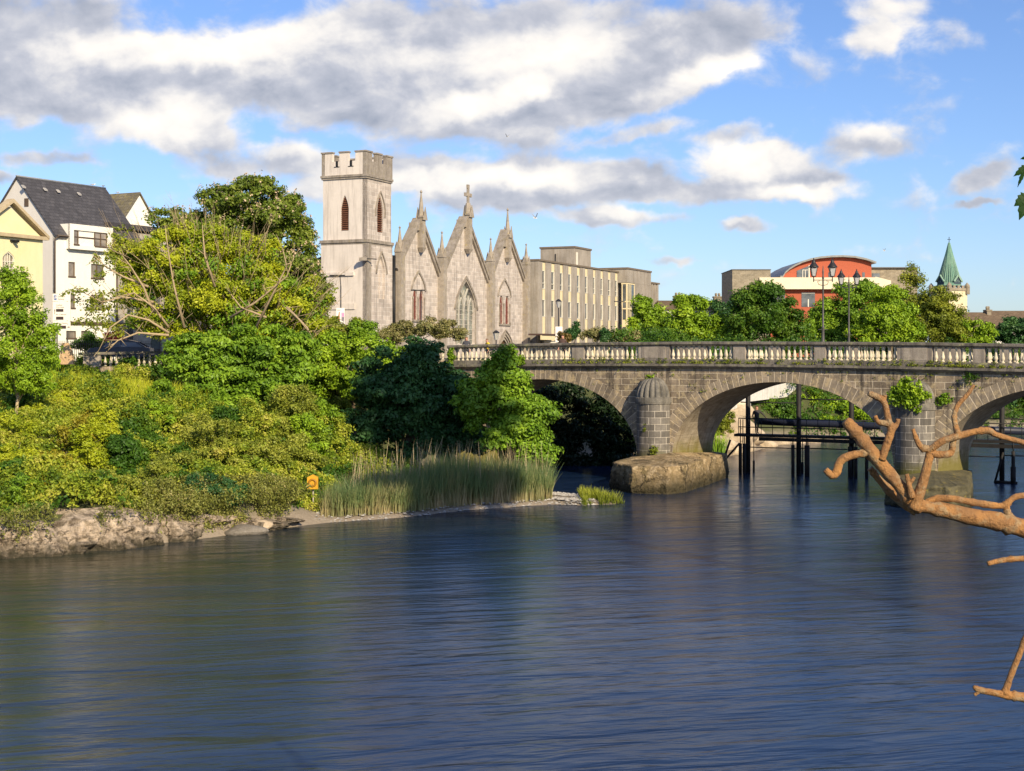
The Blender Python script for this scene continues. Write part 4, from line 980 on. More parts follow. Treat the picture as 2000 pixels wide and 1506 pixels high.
mb = MB(); mb.box(PBP.u(32), PBP.u(19), .18, .02, PBP.z(25, 472), PBP.z(25, 469)); mb.box(PBP.u(27), PBP.u(23), .5, .15, PBP.z(25, 474), PBP.z(25, 469.5)); mb.build('floodlight', DARKM, PB)

# houses and halls beyond the far trees
BRNR = stone('brown slate', (.17, .12, .08), (.24, .17, .11), .8, .85, brick=(.5, .3, (.09, .07, .05), .02), bump=.2)
RUB = stone('rubble stone', (.26, .22, .16), (.42, .36, .27), 2.2, .9, brick=(.6, .22, (.36, .31, .24), .02), bump=.4)
def house(px0, px1, py_r, py_e, Y, label, chim=(), wall=GW):
    a = at(px0, 600, Y); b = at(px1, 600, Y); h = thing('house', label, 'house', (a.x, Y, 0)); w = b.x-a.x
    zr_, ze_ = zz(py_r, Y+4), zz(py_e, Y)
    mb = MB(); mb.box(0, w, .1, 8, GZ-.4, ze_); mb.extr([(0, ze_), (0, ze_)], .1, 8) if 0 else None
    mb.add([(0, .1, ze_), (0, 8, ze_), (0, 4, zr_-.1), (w, .1, ze_), (w, 8, ze_), (w, 4, zr_-.1)], [(0, 1, 2), (3, 5, 4)]); mb.build('wall', wall, h)
    mb = MB(); mb.roof(-.2, w+.2, -.2, 8.2, ze_-.1, zr_); r = mb.build('roof', BRNR, h)
    for (c0, c1, cy) in chim:
        x0 = at(c0, 600, Y+4).x-a.x; x1 = at(c1, 600, Y+4).x-a.x; zt_ = zz(cy, Y+4)
        mb = MB(); mb.box(x0, x1, 3.3, 4.7, zr_-1, zt_-.2); mb.box(x0-.12, x1+.12, 3.2, 4.8, zt_-.2, zt_); 
        for q in range(2): mb.lathe([(.16, zt_), (.2, zt_+.35), (.14, zt_+.5)], x0+(x1-x0)*(.3+.4*q), 4, 6)
        mb.build('chimney', RUB, r)
    return h
house(1291, 1401, 587, 602, 215, 'brown roofed house with two chimneys behind the bright round trees', ((1316, 1331, 578), (1394, 1409, 579)))
house(1886, 1950, 610, 640, 205, 'low brown roofed house with one chimney right of the green spire', ((1925, 1933, 605),))
house(1940, 2080, 607, 633, 225, 'long plain brown roof at the right edge beyond the trees', ())
# curved-roof red building
RB = thing('red_building', 'modern red building with curved roof and cream band behind the trees', 'building', (0, 200, 0))
Z2 = lambda py: zz(py, 200); X2 = lambda px: (px-CX)/F*200
RED = plain('red render', (.42, .10, .05), .8, var=.06); CRB = plain('cream stone band', (.78, .68, .50), .8, var=.06, scale=.6)
cur = [(1527, 543), (1532, 535), (1540, 528), (1551, 521), (1566, 514), (1582, 509), (1600, 505.5), (1622, 503.5), (1645, 503), (1668, 504.5), (1690, 509), (1702, 514)]
pts = [(X2(a), Z2(b)) for a, b in cur]
mb = MB(); mb.extr([(X2(1527), Z2(552)), (X2(1702), Z2(552))]+pts[::-1], 0, 14); mb.build('upper_storey', RED, RB)
mb = MB()
cur2 = [(X2(1522), Z2(543))]+pts[:-1]+[(X2(1709), Z2(515.5))]
for p, q in zip(cur2[:-1], cur2[1:]): mb.extr([(p[0], p[1]+.03), (q[0], q[1]+.03), (q[0], q[1]+.28), (p[0], p[1]+.28)], -.8, 14.5)
mb.build('curved_roof', plain('grey roof edge', (.28, .28, .27), .5), RB)
mb = MB(); mb.box(X2(1478), X2(1702), -2.2, 13, Z2(566), Z2(543.5)); mb.hexa([(X2(1702), -2.2, Z2(566)), (X2(1746), 1.5, Z2(567)), (X2(1746), 12, Z2(567)), (X2(1702), 12, Z2(566)), (X2(1702), -2.2, Z2(542)), (X2(1746), 1.5, Z2(547)), (X2(1746), 12, Z2(547)), (X2(1702), 12, Z2(542))]); mb.build('cream_band', CRB, RB)
mb = MB(); mb.box(X2(1480), X2(1700), -1.2, 12, GZ-.4, Z2(566)-.01); mb.build('lower_storey', RED, RB)
def w2(x0, x1, y0, y1, y, m=True):
    mb = MB(); mb.box(X2(x0), X2(x1), y-.04, y+.05, Z2(y1), Z2(y0)); w = mb.build('window', GLD, RB)
    if m:
        mb = MB(); k = X2(x0)+(X2(x1)-X2(x0))*.5; mb.box(k-.07, k+.07, y-.1, y-.041, Z2(y1), Z2(y0)-1*(x1-x0 > 20)*.8); mb.box(X2(x0), X2(x1), y-.1, y-.042, Z2(y0), Z2(y0)+.12); mb.build('frame', WHT, w)
mb = MB(); mb.add([(X2(1556), -.05, Z2(543)), (X2(1580), -.05, Z2(543)), (X2(1580), -.05, Z2(519)), (X2(1556), -.05, Z2(529))], [(0, 1, 2, 3)]); wn = mb.build('window', GLD, RB)
mb = MB(); mb.box(X2(1567), X2(1578), -.12, -.06, Z2(528), Z2(527)); mb.box(X2(1567), X2(1568), -.12, -.06, Z2(543), Z2(528)); mb.box(X2(1572), X2(1573), -.12, -.06, Z2(543), Z2(528)); mb.box(X2(1579), X2(1581), -.13, -.051, Z2(543), Z2(518)); mb.build('frame', WHT, wn)
w2(1618, 1626, 532, 543, 0, False); w2(1684, 1689, 532, 543, 0, False); w2(1562, 1588, 574, 600, -1.2); w2(1500, 1530, 574, 600, -1.2)
SW = thing('stone_wing', 'grey rubble stone block left of the red curved building', 'building', (0, 198, 0))
mb = MB(); mb.box(X2(1426), X2(1500), 0, 10, GZ-.4, Z2(529)); mb.build('wall', RUB, SW)
mb = MB(); mb.box(X2(1425), X2(1501), -.1, 10.1, Z2(529), Z2(527.5)); mb.build('parapet', plain('slate capping', (.14, .14, .14), .7), SW)
SW = thing('stone_wing', 'long rubble stone block right of the red curved building', 'building', (0, 206, 0))
X3 = lambda px: (px-CX)/F*206; Z3 = lambda py: zz(py, 206)
mb = MB(); mb.box(X3(1702), X3(1792), 0, 10, GZ-.4, Z3(524)); mb.build('wall', RUB, SW)
mb = MB(); mb.box(X3(1701), X3(1794), -.4, 10.1, Z3(524), Z3(522)); mb.build('parapet', MATS['slate capping'], SW)
mb = MB(); mb.box(X3(1703), X3(1718), -.05, .05, Z3(542), Z3(534)); mb.build('window', GLD, SW)
# green copper spire
YS = 232; SP = thing('spire_tower', 'cream church tower with green copper spire at the far right', 'tower', (at(1889, 600, YS).x, YS, 0), math.radians(28))
COP = stone('green copper', (.12, .25, .18), (.20, .34, .26), 1.2, .6, streak=.6, streakc=(.03, .14, .13), bump=.2)
Zs = lambda py: zz(py, YS); m_ = YS/F
wL = 43*m_/math.cos(math.radians(28))*.98; wR = 20*m_/math.sin(math.radians(28))*.86
wL = min(wL, 4.3); wR = wL
mb = MB(); mb.box(-wL, 0, 0, wR, GZ-.4, Zs(568)); mb.build('shaft', stone('cream tower wall', (.72, .64, .44), (.62, .52, .34), .5, .9, streak=.2, bump=.1), SP)
mb = MB(); mb.box(-wL-.15, .15, -.15, wR+.15, Zs(568), Zs(563))
for k in range(5):
    a = -wL-.15+(wL+.3-.5)*k/4
    for y in (-.15, wR-.1): mb.box(a, a+.5, y, y+.25, Zs(563), Zs(558))
    b = -.15+(wR+.3-.5)*k/4
    if 0 < k < 4:
        for x in (-wL-.15, -.1): mb.box(x, x+.25, b, b+.5, Zs(563), Zs(558))
for x in (-wL, 0):
    for y in (0, wR): mb.lathe([(.42, Zs(575)), (.42, Zs(558)), (.30, Zs(556)), (.04, Zs(552))], x, y, 8, smooth=False)
for x in (.02,):
    for y in (.3, wR*.36, wR*.66, wR-.3): mb.box(x, x+.18, y-.12, y+.12, GZ, Zs(569))
mb.build('battlement', RUB, SP)
mb = MB(); cx_, cy_ = -wL/2, wR/2; r_ = wL/2*.98; 
mb.lathe([(r_*1.08, Zs(558)), (r_*.98, Zs(551)), (r_*.1, Zs(474)), (.02, Zs(472))], cx_, cy_, 8, a0=math.pi/8, smooth=False); sp_ = mb.build('spire', COP, SP)
mb = MB()
for k in range(32):
    a = 2*math.pi*k/32; mb.bar((cx_+r_*.99*math.cos(a), cy_+r_*.99*math.sin(a), Zs(551)), (cx_+.1*math.cos(a), cy_+.1*math.sin(a), Zs(476)), .07)
mb.build('seams', plain('copper seams', (.26, .40, .31), .6), sp_)
mb = MB(); mb.tube([(cx_, cy_, Zs(474)), (cx_, cy_, Zs(462))], .05); mb.bar((cx_-.35, cy_, Zs(467)), (cx_+.35, cy_, Zs(467)), .08); mb.build('cross', DARKM, sp_)
for (x, y, dx, dy) in ((-wL/2, 0, 0, -1), (0, wR/2, 1, 0), (-wL, wR/2, -1, 0)):
    mb = MB(); z0_, z1_, z2_ = Zs(560), Zs(549), Zs(539); h = .75
    if dy: p = [(x-h, y+.1, z0_), (x+h, y+.1, z0_), (x+h, y+.1, z1_), (x, y+.1, z2_), (x-h, y+.1, z1_)]; q = [(a, b+1.6, c) for a, b, c in p]
    else: p = [(x-dx*.1, y-h, z0_), (x-dx*.1, y+h, z0_), (x-dx*.1, y+h, z1_), (x-dx*.1, y, z2_), (x-dx*.1, y-h, z1_)]; q = [(a-dx*1.6, b, c) for a, b, c in p]
    mb.add(p+q, [(0, 1, 2, 3, 4)]+[(i, i+5, (i+1) % 5+5, (i+1) % 5) for i in range(5)]); mb.build('dormer', plain('dark louvre panel', (.05, .08, .10), .6) if 'dark louvre panel' not in MATS else MATS['dark louvre panel'], sp_)
    mb = MB(); 
    for sgn in (-1, 1):
        if dy: mb.bar((x+sgn*(h+.12), y, z1_-.1), (x, y, z2_+.15), .14, .3)
        else: mb.bar((x+dx*.02, y+sgn*(h+.12), z1_-.1), (x+dx*.02, y, z2_+.15), .3, .14)
    mb.build('dormer_gable', MATS['copper seams'], sp_)

# ------------------------------------------------------------------ vegetation
def leaves(cen, n, spread, size, up=.35, out=None, flat=.7, aspect=.55, tone=None, droop=0.0):
    """n leaves round every clump centre; returns vertices, quads, tones"""
    m = len(cen); N_ = m*n; c = np.repeat(cen, n, 0); sp = np.repeat(np.broadcast_to(spread, (m,)), n)
    off = RNG.normal(size=(N_, 3)); off /= np.linalg.norm(off, axis=1)[:, None]; off *= (RNG.random(N_)**.45)[:, None]*sp[:, None]; off[:, 2] *= flat
    p = c+off
    nr = RNG.normal(size=(N_, 3))*.75+off/np.maximum(sp, .01)[:, None]*.9; nr[:, 2] += up
    if out is not None: nr += np.repeat(out, n, 0)*.6
    nr /= np.linalg.norm(nr, axis=1)[:, None]
    t = RNG.normal(size=(N_, 3)); t[:, 2] -= droop; t -= nr*(t*nr).sum(1)[:, None]; t /= np.linalg.norm(t, axis=1)[:, None]+1e-9
    b = np.cross(nr, t); s = size*(.6+.8*RNG.random(N_))[:, None]
    v = np.stack([p-t*s*.5, p+b*s*aspect*.5+nr*s*.06, p+t*s*.5, p-b*s*aspect*.5+nr*s*.06], 1).reshape(-1, 3)
    f = np.arange(N_*4).reshape(-1, 4)
    base = RNG.random(m) if tone is None else tone
    tn = np.clip(np.repeat(base, n)*.6+RNG.random(N_)*.5-.05, 0, 1)
    return v, f, tn
def lobe_pts(lobes, ncl, shell=.55, rough=.3, seed=0, nsub=19):
    """clump centres: every big lobe carries many smaller leaf masses with gaps between them"""
    r = np.random.default_rng(seed); L = np.array(lobes, float); w = (L[:, 3]*L[:, 5]+L[:, 3]*L[:, 4]); idx = r.choice(len(L), ncl, p=w/w.sum())
    sd = r.normal(size=(len(L), nsub, 3)); sd /= np.linalg.norm(sd, axis=2)[..., None]; sr = (.68+.36*r.random((len(L), nsub)))*(1+rough*(r.random((len(L), nsub))-.35))
    rad = (.17+.17*r.random((len(L), nsub)))
    k = r.integers(0, nsub, ncl); S = sd[idx, k]*sr[idx, k][:, None]
    d = r.normal(size=(ncl, 3)); d[:, 2] += .25; d /= np.linalg.norm(d, axis=1)[:, None]
    q = S+d*(rad[idx, k]*(shell+(1-shell)*r.random(ncl)))[:, None]*np.array([1, 1, .75])
    fill = r.random(ncl) < .16; f = r.normal(size=(ncl, 3)); f /= np.linalg.norm(f, axis=1)[:, None]; q[fill] = f[fill]*(.75*r.random(ncl)**.4)[fill][:, None]
    dd = q/np.maximum(np.linalg.norm(q, axis=1), .01)[:, None]*.5+d*.7
    lobe_pts.tone = np.clip(r.random((len(L), nsub))[idx, k]*.75+r.random(ncl)*.3, 0, 1)
    return L[idx, :3]+q*L[idx, 3:6], dd
def px_lobes(lst, Y, depth=.85):
    out = []
    for l in lst:
        px, py, rx, ry = l[:4]; y = Y+(l[4] if len(l) > 4 else 0); k = y/F; p = at(px, py, y)
        out.append((p.x, p.y, p.z, rx*k, min(rx, ry*1.3)*k*depth, ry*k))
    return out
LM = {
 'bright': leafmat('bright leaf', [(.085, .17, .010), (.21, .34, .016), (.38, .52, .03)]),
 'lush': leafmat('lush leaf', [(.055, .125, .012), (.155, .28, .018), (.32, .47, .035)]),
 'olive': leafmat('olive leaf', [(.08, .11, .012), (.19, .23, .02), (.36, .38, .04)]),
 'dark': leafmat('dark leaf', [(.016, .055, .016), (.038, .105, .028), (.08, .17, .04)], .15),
 'deep': leafmat('deep green leaf', [(.02, .06, .008), (.06, .14, .012), (.16, .25, .02)], .22),
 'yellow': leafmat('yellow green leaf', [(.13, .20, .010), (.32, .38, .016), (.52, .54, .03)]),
 'gold': leafmat('golden leaf', [(.16, .15, .015), (.30, .27, .02), (.42, .33, .03)]),
 'mix': leafmat('mixed bank leaf', [(.045, .10, .010), (.16, .24, .018), (.37, .41, .035), (.50, .43, .10)], patch=.8),
 'moss': leafmat('bramble leaf', [(.08, .11, .014), (.24, .28, .03), (.44, .44, .08)], patch=1.5),
 'chest': leafmat('chestnut leaf', [(.05, .09, .012), (.13, .19, .02), (.28, .32, .05)], patch=1.0),
 'bronze': leafmat('bronze leaf', [(.10, .06, .02), (.18, .13, .03), (.16, .19, .03)]),
 'arch_shade': leafmat('painted shade leaf', [(.005, .014, .005), (.010, .026, .008), (.02, .045, .012)], .1),  # shade behind the arch painted into near-black leaf colours
 'blossom': plain('cream blossom', (.66, .50, .33), .7),
 'bush': leafmat('flecked bush leaf', [(.09, .11, .03), (.22, .21, .07), (.50, .42, .24)], patch=2.0),
 'overhang': leafmat('trailing leaf', [(.07, .07, .02), (.15, .17, .03), (.26, .27, .06), (.36, .30, .13)], patch=1.2),
 'red': leafmat('dark red leaf', [(.06, .01, .015), (.14, .02, .03), (.2, .05, .04)]),
}
FARLEAF = None
BARK = plain('bark', (.16, .12, .08), .9, var=.25, scale=6)
PBARK = plain('pale bare bark', (.46, .35, .21), .85, var=.15, scale=6)
def crown(par, nm, lobes, mat, ncl, nl, size, csize, shell=.55, rough=.3, up=.35, seed=None, aspect=.55, flat=.7, droop=0.0):
    seed = seed if seed is not None else random.randrange(9999); csize *= .78; ncl = int(ncl*1.0)
    c, d = lobe_pts(lobes, ncl, shell, rough, seed); m = len(c); tone = lobe_pts.tone
    v, f, t = leaves(c, nl, csize*(.6+.8*RNG.random(m)), size, up, d, flat, aspect, tone, droop)
    return quads(nm, v, f, mat, par, t), c
def woody(par, base, lobes, cl, mat, r0, nb=40, nm='trunk', lean=(0, 0)):
    """tapered trunk, one limb to every lobe, twigs to the clumps"""
    mb = MB(); b = Vector(base); L = [Vector(l[:3]) for l in lobes]; mid = sum(L, Vector())/len(L)
    zt = min(l.z for l in L); h = max(.6, (zt-b.z)*.75); p1 = b+Vector((lean[0], lean[1], h))
    mb.tube([b-Vector((0, 0, .4)), b+Vector((0, 0, .02)), b.lerp(p1, .5)+Vector((random.uniform(-.1, .1), 0, 0)), p1], [r0*1.5, r0*1.15, r0, r0*.8], 8, bump=.15)
    tr = mb.build(nm, mat, par); mb = MB(); ends = []
    for l in L:
        q = p1.lerp(l, .5)+Vector((random.uniform(-.3, .3), random.uniform(-.3, .3), .3)); mb.tube([p1-Vector((0, 0, .3)), q, l, l+(l-p1)*.02], [r0*.55, r0*.38, r0*.22, r0*.06], 6, bump=.2); ends += [q, l]
    idx = np.random.default_rng(3).choice(len(cl), min(nb, len(cl)), replace=False)
    for i in idx:
        c = Vector(cl[i]); e = min(ends, key=lambda x: (x-c).length); q = e.lerp(c, .5)+Vector((random.uniform(-.2, .2),)*3); mb.tube([e, q, c], [r0*.18, r0*.10, .012], 4)
    mb.build('branches', mat, tr); return tr
def tree(name, label, cat, base, lobes, mat, ncl, nl, size, csize, r0=.18, group=None, bark=None, nb=40, **k):
    """name > crown, trunk (> branches)"""
    root = thing(name, label, cat, base, 0, group); B = Vector(base)
    lo = [(l[0]-B.x, l[1]-B.y, l[2]-B.z)+tuple(l[3:]) for l in lobes]
    o, c = crown(root, 'crown', lo, LM[mat], ncl, nl, size, csize, **k)
    woody(root, (0, 0, 0), lo, c, bark or BARK, r0, nb); return root
def gbase(x, y): return (x, y, float(ground_z(x, y)))
def ptree(name, label, cat, pxb, Y, lst, mat, ncl, nl, size, csize, **k):
    p = at(pxb, 600, Y); return tree(name, label, cat, gbase(p.x, Y), px_lobes(lst, Y), mat, ncl, nl, size, csize, **k)

# --- trees beyond the bridge
G1 = 'trees beyond the bridge'
ptree('tree', 'bright green round tree against the end of the grey office building', 'tree', 1262, 150, [(1262, 625, 34, 42), (1285, 640, 38, 34), (1240, 650, 22, 26), (1255, 598, 18, 20), (1300, 655, 36, 20)], 'bright', 520, 60, .26, .75, group=G1)
ptree('tree', 'bright green dome tree in front of the brown roofed house', 'tree', 1352, 142, [(1352, 622, 38, 40), (1380, 642, 36, 32), (1330, 645, 34, 32), (1338, 592, 20, 16), (1400, 655, 24, 20), (1312, 652, 24, 20)], 'bright', 560, 60, .25, .75, group=G1)
ptree('tree', 'olive tree with bronze top in front of the left stone block', 'tree', 1500, 140, [(1485, 600, 50, 40), (1525, 622, 42, 40), (1458, 625, 36, 40), (1450, 590, 20, 20), (1492, 567, 28, 15), (1548, 648, 24, 24), (1440, 655, 22, 20)], 'deep', 760, 60, .25, .8, group=G1)
ptree('tree', 'broad green tree directly behind the two tall lanterns', 'tree', 1640, 146, [(1650, 604, 42, 38), (1616, 630, 34, 38), (1690, 594, 40, 38), (1650, 568, 20, 13), (1604, 656, 28, 26), (1596, 630, 16, 26, 6), (1660, 650, 50, 28), (1636, 655, 34, 26), (1692, 562, 20, 10)], 'lush', 850, 60, .25, .8, group=G1)
ptree('tree', 'bright green tree beside the cream band of the red building', 'tree', 1740, 138, [(1735, 612, 38, 38), (1765, 637, 24, 32), (1708, 640, 40, 40), (1738, 578, 26, 15), (1780, 650, 20, 24)], 'bright', 700, 60, .24, .75, group=G1)
ptree('tree', 'tall thin see-through tree right of the red building', 'tree', 1786, 150, [(1778, 545, 20, 28), (1795, 580, 26, 34), (1800, 620, 30, 30), (1770, 590, 14, 30)], 'olive', 190, 40, .22, .8, group=G1, nb=120, shell=.2, rough=.5)
ptree('tree', 'loose olive tree in front of the cream spire tower', 'tree', 1832, 140, [(1830, 600, 38, 32), (1850, 630, 40, 34), (1812, 640, 38, 32), (1868, 640, 24, 26)], 'olive', 520, 50, .22, .75, group=G1, nb=90, shell=.35)
ptree('bush', 'low bright green bush below the low brown roof', 'bush', 1905, 140, [(1900, 648, 32, 22), (1925, 656, 24, 16), (1880, 655, 20, 16)], 'bright', 240, 50, .22, .6, group=G1)
ptree('tree', 'dark tree at the right edge behind the balustrade', 'tree', 1975, 150, [(1970, 650, 34, 20), (2010, 640, 40, 26)], 'dark', 300, 60, .25, .7, group=G1)
ptree('bush', 'dark hedge between the bright round trees and the olive tree', 'bush', 1418, 165, [(1418, 632, 24, 34), (1400, 600, 16, 10), (1432, 650, 24, 22)], 'dark', 240, 60, .28, .8, group=G1)
# --- bushes on the street side of the balustrade
G2 = 'bushes along the street wall'
ptree('bush', 'cream flecked bushes between the tower foot and the gables', 'bush', 800, 104, [(790, 645, 30, 16), (830, 640, 26, 18), (868, 640, 28, 18), (760, 655, 26, 14), (895, 650, 16, 12)], 'bush', 420, 46, .15, .42, group=G2, shell=.3, r0=.06, rough=.5)
ptree('bush', 'upright leafy bush under the poster on the tower wall', 'bush', 668, 100, [(660, 655, 26, 22), (690, 650, 24, 24), (650, 640, 14, 18)], 'olive', 330, 44, .16, .45, group=G2, shell=.3, r0=.06, rough=.5)
ptree('bush', 'tall narrow leafy shoot right of the tower poster', 'bush', 722, 99, [(722, 645, 11, 22), (694, 640, 7, 16), (712, 660, 22, 14)], 'lush', 170, 40, .16, .4, group=G2, r0=.05)
ptree('bush', 'dark pointed shrub before the window strips of the office building', 'bush', 1122, 118, [(1120, 648, 7, 14), (1126, 644, 4, 16), (1115, 655, 10, 10)], 'dark', 90, 40, .16, .35, group=G2, r0=.04)
ptree('bush', 'dry straggling shrubs on the street edge left of the bright tree', 'bush', 1160, 118, [(1145, 656, 18, 8), (1165, 652, 18, 12), (1200, 657, 26, 8), (1230, 655, 20, 10)], 'bush', 260, 30, .14, .4, group=G2, shell=.2, r0=.04)
ptree('bush', 'small dark shrub at the middle of the office building foot', 'bush', 1178, 117, [(1178, 655, 6, 11), (1186, 655, 5, 10)], 'dark', 60, 40, .15, .3, group=G2, r0=.03)
ptree('bush', 'reddish twiggy shrub beside the white street banner', 'bush', 1100, 117, [(1100, 658, 9, 9), (1108, 660, 8, 6)], 'bronze', 60, 34, .15, .3, group=G2, r0=.03)

# --- big trees on the left bank
def chestnut():
    Y = 106; p = at(505, 600, Y); base = gbase(p.x, Y)
    lst = [(480, 400, 74, 42), (545, 440, 62, 62), (430, 440, 68, 52), (590, 545, 42, 72), (390, 480, 62, 46), (500, 500, 110, 80), (610, 590, 38, 52), (545, 560, 70, 80), (340, 430, 46, 20), (415, 385, 30, 16), (500, 362, 40, 14), (566, 400, 26, 18), (620, 620, 24, 36)]
    lobes = px_lobes(lst, Y, .9)
    t = tree('chestnut_tree', 'big dark chestnut tree dotted with cream blossom left of the church tower', 'tree', base, lobes, 'chest', 2300, 56, .22, .72, r0=.42, nb=110, rough=.34, shell=.5, flat=.6, seed=77)
    lo = [(l[0]-base[0], l[1]-base[1], l[2]-base[2])+tuple(l[3:]) for l in lobes]
    c, d = lobe_pts(lo, int(2300*1.0), .5, .34, 77); keep = (np.arange(len(c)) % 5 < 3) & (d[:, 1] < .45); c = c[keep]+d[keep]*.42
    v, f, tn = leaves(c, 7, .13, .13, up=.2, flat=1.8, aspect=.8)
    o = quads('blossom', v, f, LM['blossom'], t, tn)
chestnut()
def willow():
    Y = 90; p = at(430, 640, Y); base = gbase(p.x, Y); B = Vector(base)
    lst = [(330, 520, 80, 66), (430, 560, 100, 76), (530, 590, 84, 66), (300, 600, 66, 62), (570, 640, 58, 50), (440, 640, 120, 60), (260, 500, 40, 40), (380, 470, 60, 34), (480, 500, 60, 34), (600, 600, 36, 50)]
    lobes = px_lobes(lst, Y, .8)
    t = tree('twiggy_tree', 'yellow green tree with many pale bare twigs in front of the chestnut', 'tree', base, lobes, 'yellow', 3600, 50, .17, .60, r0=.30, nb=60, bark=PBARK, rough=.42, shell=.45)
    lo = [(l[0]-B.x, l[1]-B.y, l[2]-B.z)+tuple(l[3:]) for l in lobes]
    # darker inner leaf sprays
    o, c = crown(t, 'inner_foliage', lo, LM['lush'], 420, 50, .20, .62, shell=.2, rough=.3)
    mb = MB(); rr = random.Random(5)
    for k in range(260):
        l = lo[rr.randrange(len(lo))]; a = rr.uniform(0, 6.28); e = rr.uniform(.2, 1.35)
        s = Vector((l[0]+l[3]*rr.uniform(-.8, .8), l[1]-l[4]*rr.uniform(.2, 1.05), l[2]+l[5]*rr.uniform(-.7, .7)))
        ctr = Vector((0, 0, 3)); dr = (s-ctr); dr = (dr.normalized()+Vector((rr.uniform(-.5, .5), rr.uniform(-.4, .3), rr.uniform(-.1, .8)))).normalized(); ln = rr.uniform(.8, 2.6)
        q = s+dr*ln*.5+Vector((rr.uniform(-.12, .12), 0, rr.uniform(-.1, .15))); en = s+dr*ln+Vector((0, 0, rr.uniform(-.1, .3)))
        r0 = rr.uniform(.010, .026); mb.tube([s, q, en], [r0, r0*.7, r0*.25], 4)
        for j in range(2):
            w = s.lerp(en, rr.uniform(.3, .9)); mb.tube([w, w+(dr+Vector((rr.uniform(-.7, .7), rr.uniform(-.5, .3), rr.uniform(-.3, .6)))).normalized()*ln*.35], [r0*.5, r0*.2], 3)
    for k, pp in enumerate([[(330, 640), (300, 600), (262, 572), (225, 580)], [(330, 650), (290, 625), (250, 615), (215, 640), (190, 690)], [(500, 640), (540, 560), (560, 520), (552, 485)], [(300, 610), (280, 560), (255, 520), (232, 490)], [(520, 620), (470, 600), (440, 560)], [(360, 640), (340, 560), (330, 500), (322, 440)],
                            [(330, 655), (270, 650), (230, 665), (205, 690)], [(560, 600), (600, 640), (612, 665)], [(420, 560), (400, 500), (395, 440)], [(450, 620), (500, 590), (560, 540), (575, 500)], [(300, 590), (240, 580), (200, 590), (160, 570)], [(290, 560), (240, 540), (205, 520), (185, 500)]]):
        pts = [at(a, b, Y-4.5-.4*i)-B for i, (a, b) in enumerate(pp)]; mb.tube(pts, [.085-.065*i/(len(pts)-1) for i in range(len(pts))], 6, bump=.2)
        for j in range(14):
            i = rr.randrange(len(pts)-1); w = pts[i].lerp(pts[i+1], rr.random()); mb.tube([w, w+Vector((rr.uniform(-.8, .8), rr.uniform(-.5, .3), rr.uniform(-.4, .9)))], [.03, .01], 3)
    o = mb.build('bare_twigs', PBARK, t)
    # loose spray hanging across the white house
    lo2 = [tuple(at(a, b, Y-5)-B)+(rx*Y/F, 1.0, ry*Y/F) for a, b, rx, ry in ((195, 590, 46, 26), (205, 520, 30, 30), (160, 575, 34, 14), (215, 650, 26, 26), (235, 470, 22, 26), (190, 625, 40, 18))]
    crown(t, 'hanging_spray', lo2, LM['olive'], 170, 16, .17, .42, shell=.1, rough=.5)
willow()
G3 = 'leafy trees and bushes on the left bank'
ptree('leafy_tree', 'dense bright green broadleaf below the twiggy tree, its layers hanging down the bank', 'tree', 455, 82, [(420, 680, 70, 36), (500, 680, 60, 40), (450, 720, 100, 40), (550, 740, 56, 50), (570, 690, 44, 44), (510, 780, 66, 46), (420, 760, 50, 36), (490, 830, 54, 36, -2), (365, 700, 40, 34), (440, 810, 50, 36, -2), (560, 800, 40, 40, -2)], 'lush', 2000, 56, .22, .62, group=G3, r0=.2, shell=.62, flat=.45, droop=.8, aspect=.5, up=.6)
ptree('leafy_tree', 'sunlit hedge tree between the big trees and the dark sycamore', 'tree', 690, 88, [(640, 690, 44, 40), (700, 680, 46, 30), (740, 700, 44, 36), (660, 740, 50, 42), (610, 720, 30, 50), (720, 745, 50, 30)], 'bright', 900, 54, .18, .52, group=G3, r0=.14, shell=.5, rough=.4)
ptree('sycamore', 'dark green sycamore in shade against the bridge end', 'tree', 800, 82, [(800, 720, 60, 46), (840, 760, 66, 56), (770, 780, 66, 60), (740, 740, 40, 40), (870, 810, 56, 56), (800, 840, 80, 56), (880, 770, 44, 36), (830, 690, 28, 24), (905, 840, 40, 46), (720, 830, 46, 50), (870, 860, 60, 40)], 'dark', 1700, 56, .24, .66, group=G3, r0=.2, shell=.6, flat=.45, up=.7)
ptree('sycamore', 'bright sunlit sycamore covering the first arch of the bridge', 'tree', 1000, 78, [(985, 735, 34, 36), (1000, 780, 50, 40), (950, 760, 42, 34), (1020, 820, 44, 38), (985, 850, 40, 40), (1030, 860, 34, 40), (992, 700, 14, 22), (930, 790, 30, 40), (1055, 805, 28, 22), (1055, 880, 24, 30), (975, 715, 20, 26)], 'lush', 1500, 50, .21, .58, group=G3, r0=.16, shell=.55, flat=.5, up=.6, rough=.4)
ptree('young_tree', 'young light leaved tree on the slope at the left edge', 'tree', 35, 70, [(30, 590, 44, 42), (62, 640, 40, 44), (10, 650, 40, 50), (50, 700, 52, 44), (20, 730, 44, 34), (90, 690, 24, 30), (70, 750, 30, 24), (40, 545, 16, 18), (10, 540, 14, 16)], 'bright', 900, 44, .13, .42, group=G3, r0=.09, nb=120, bark=PBARK, shell=.3, rough=.6)
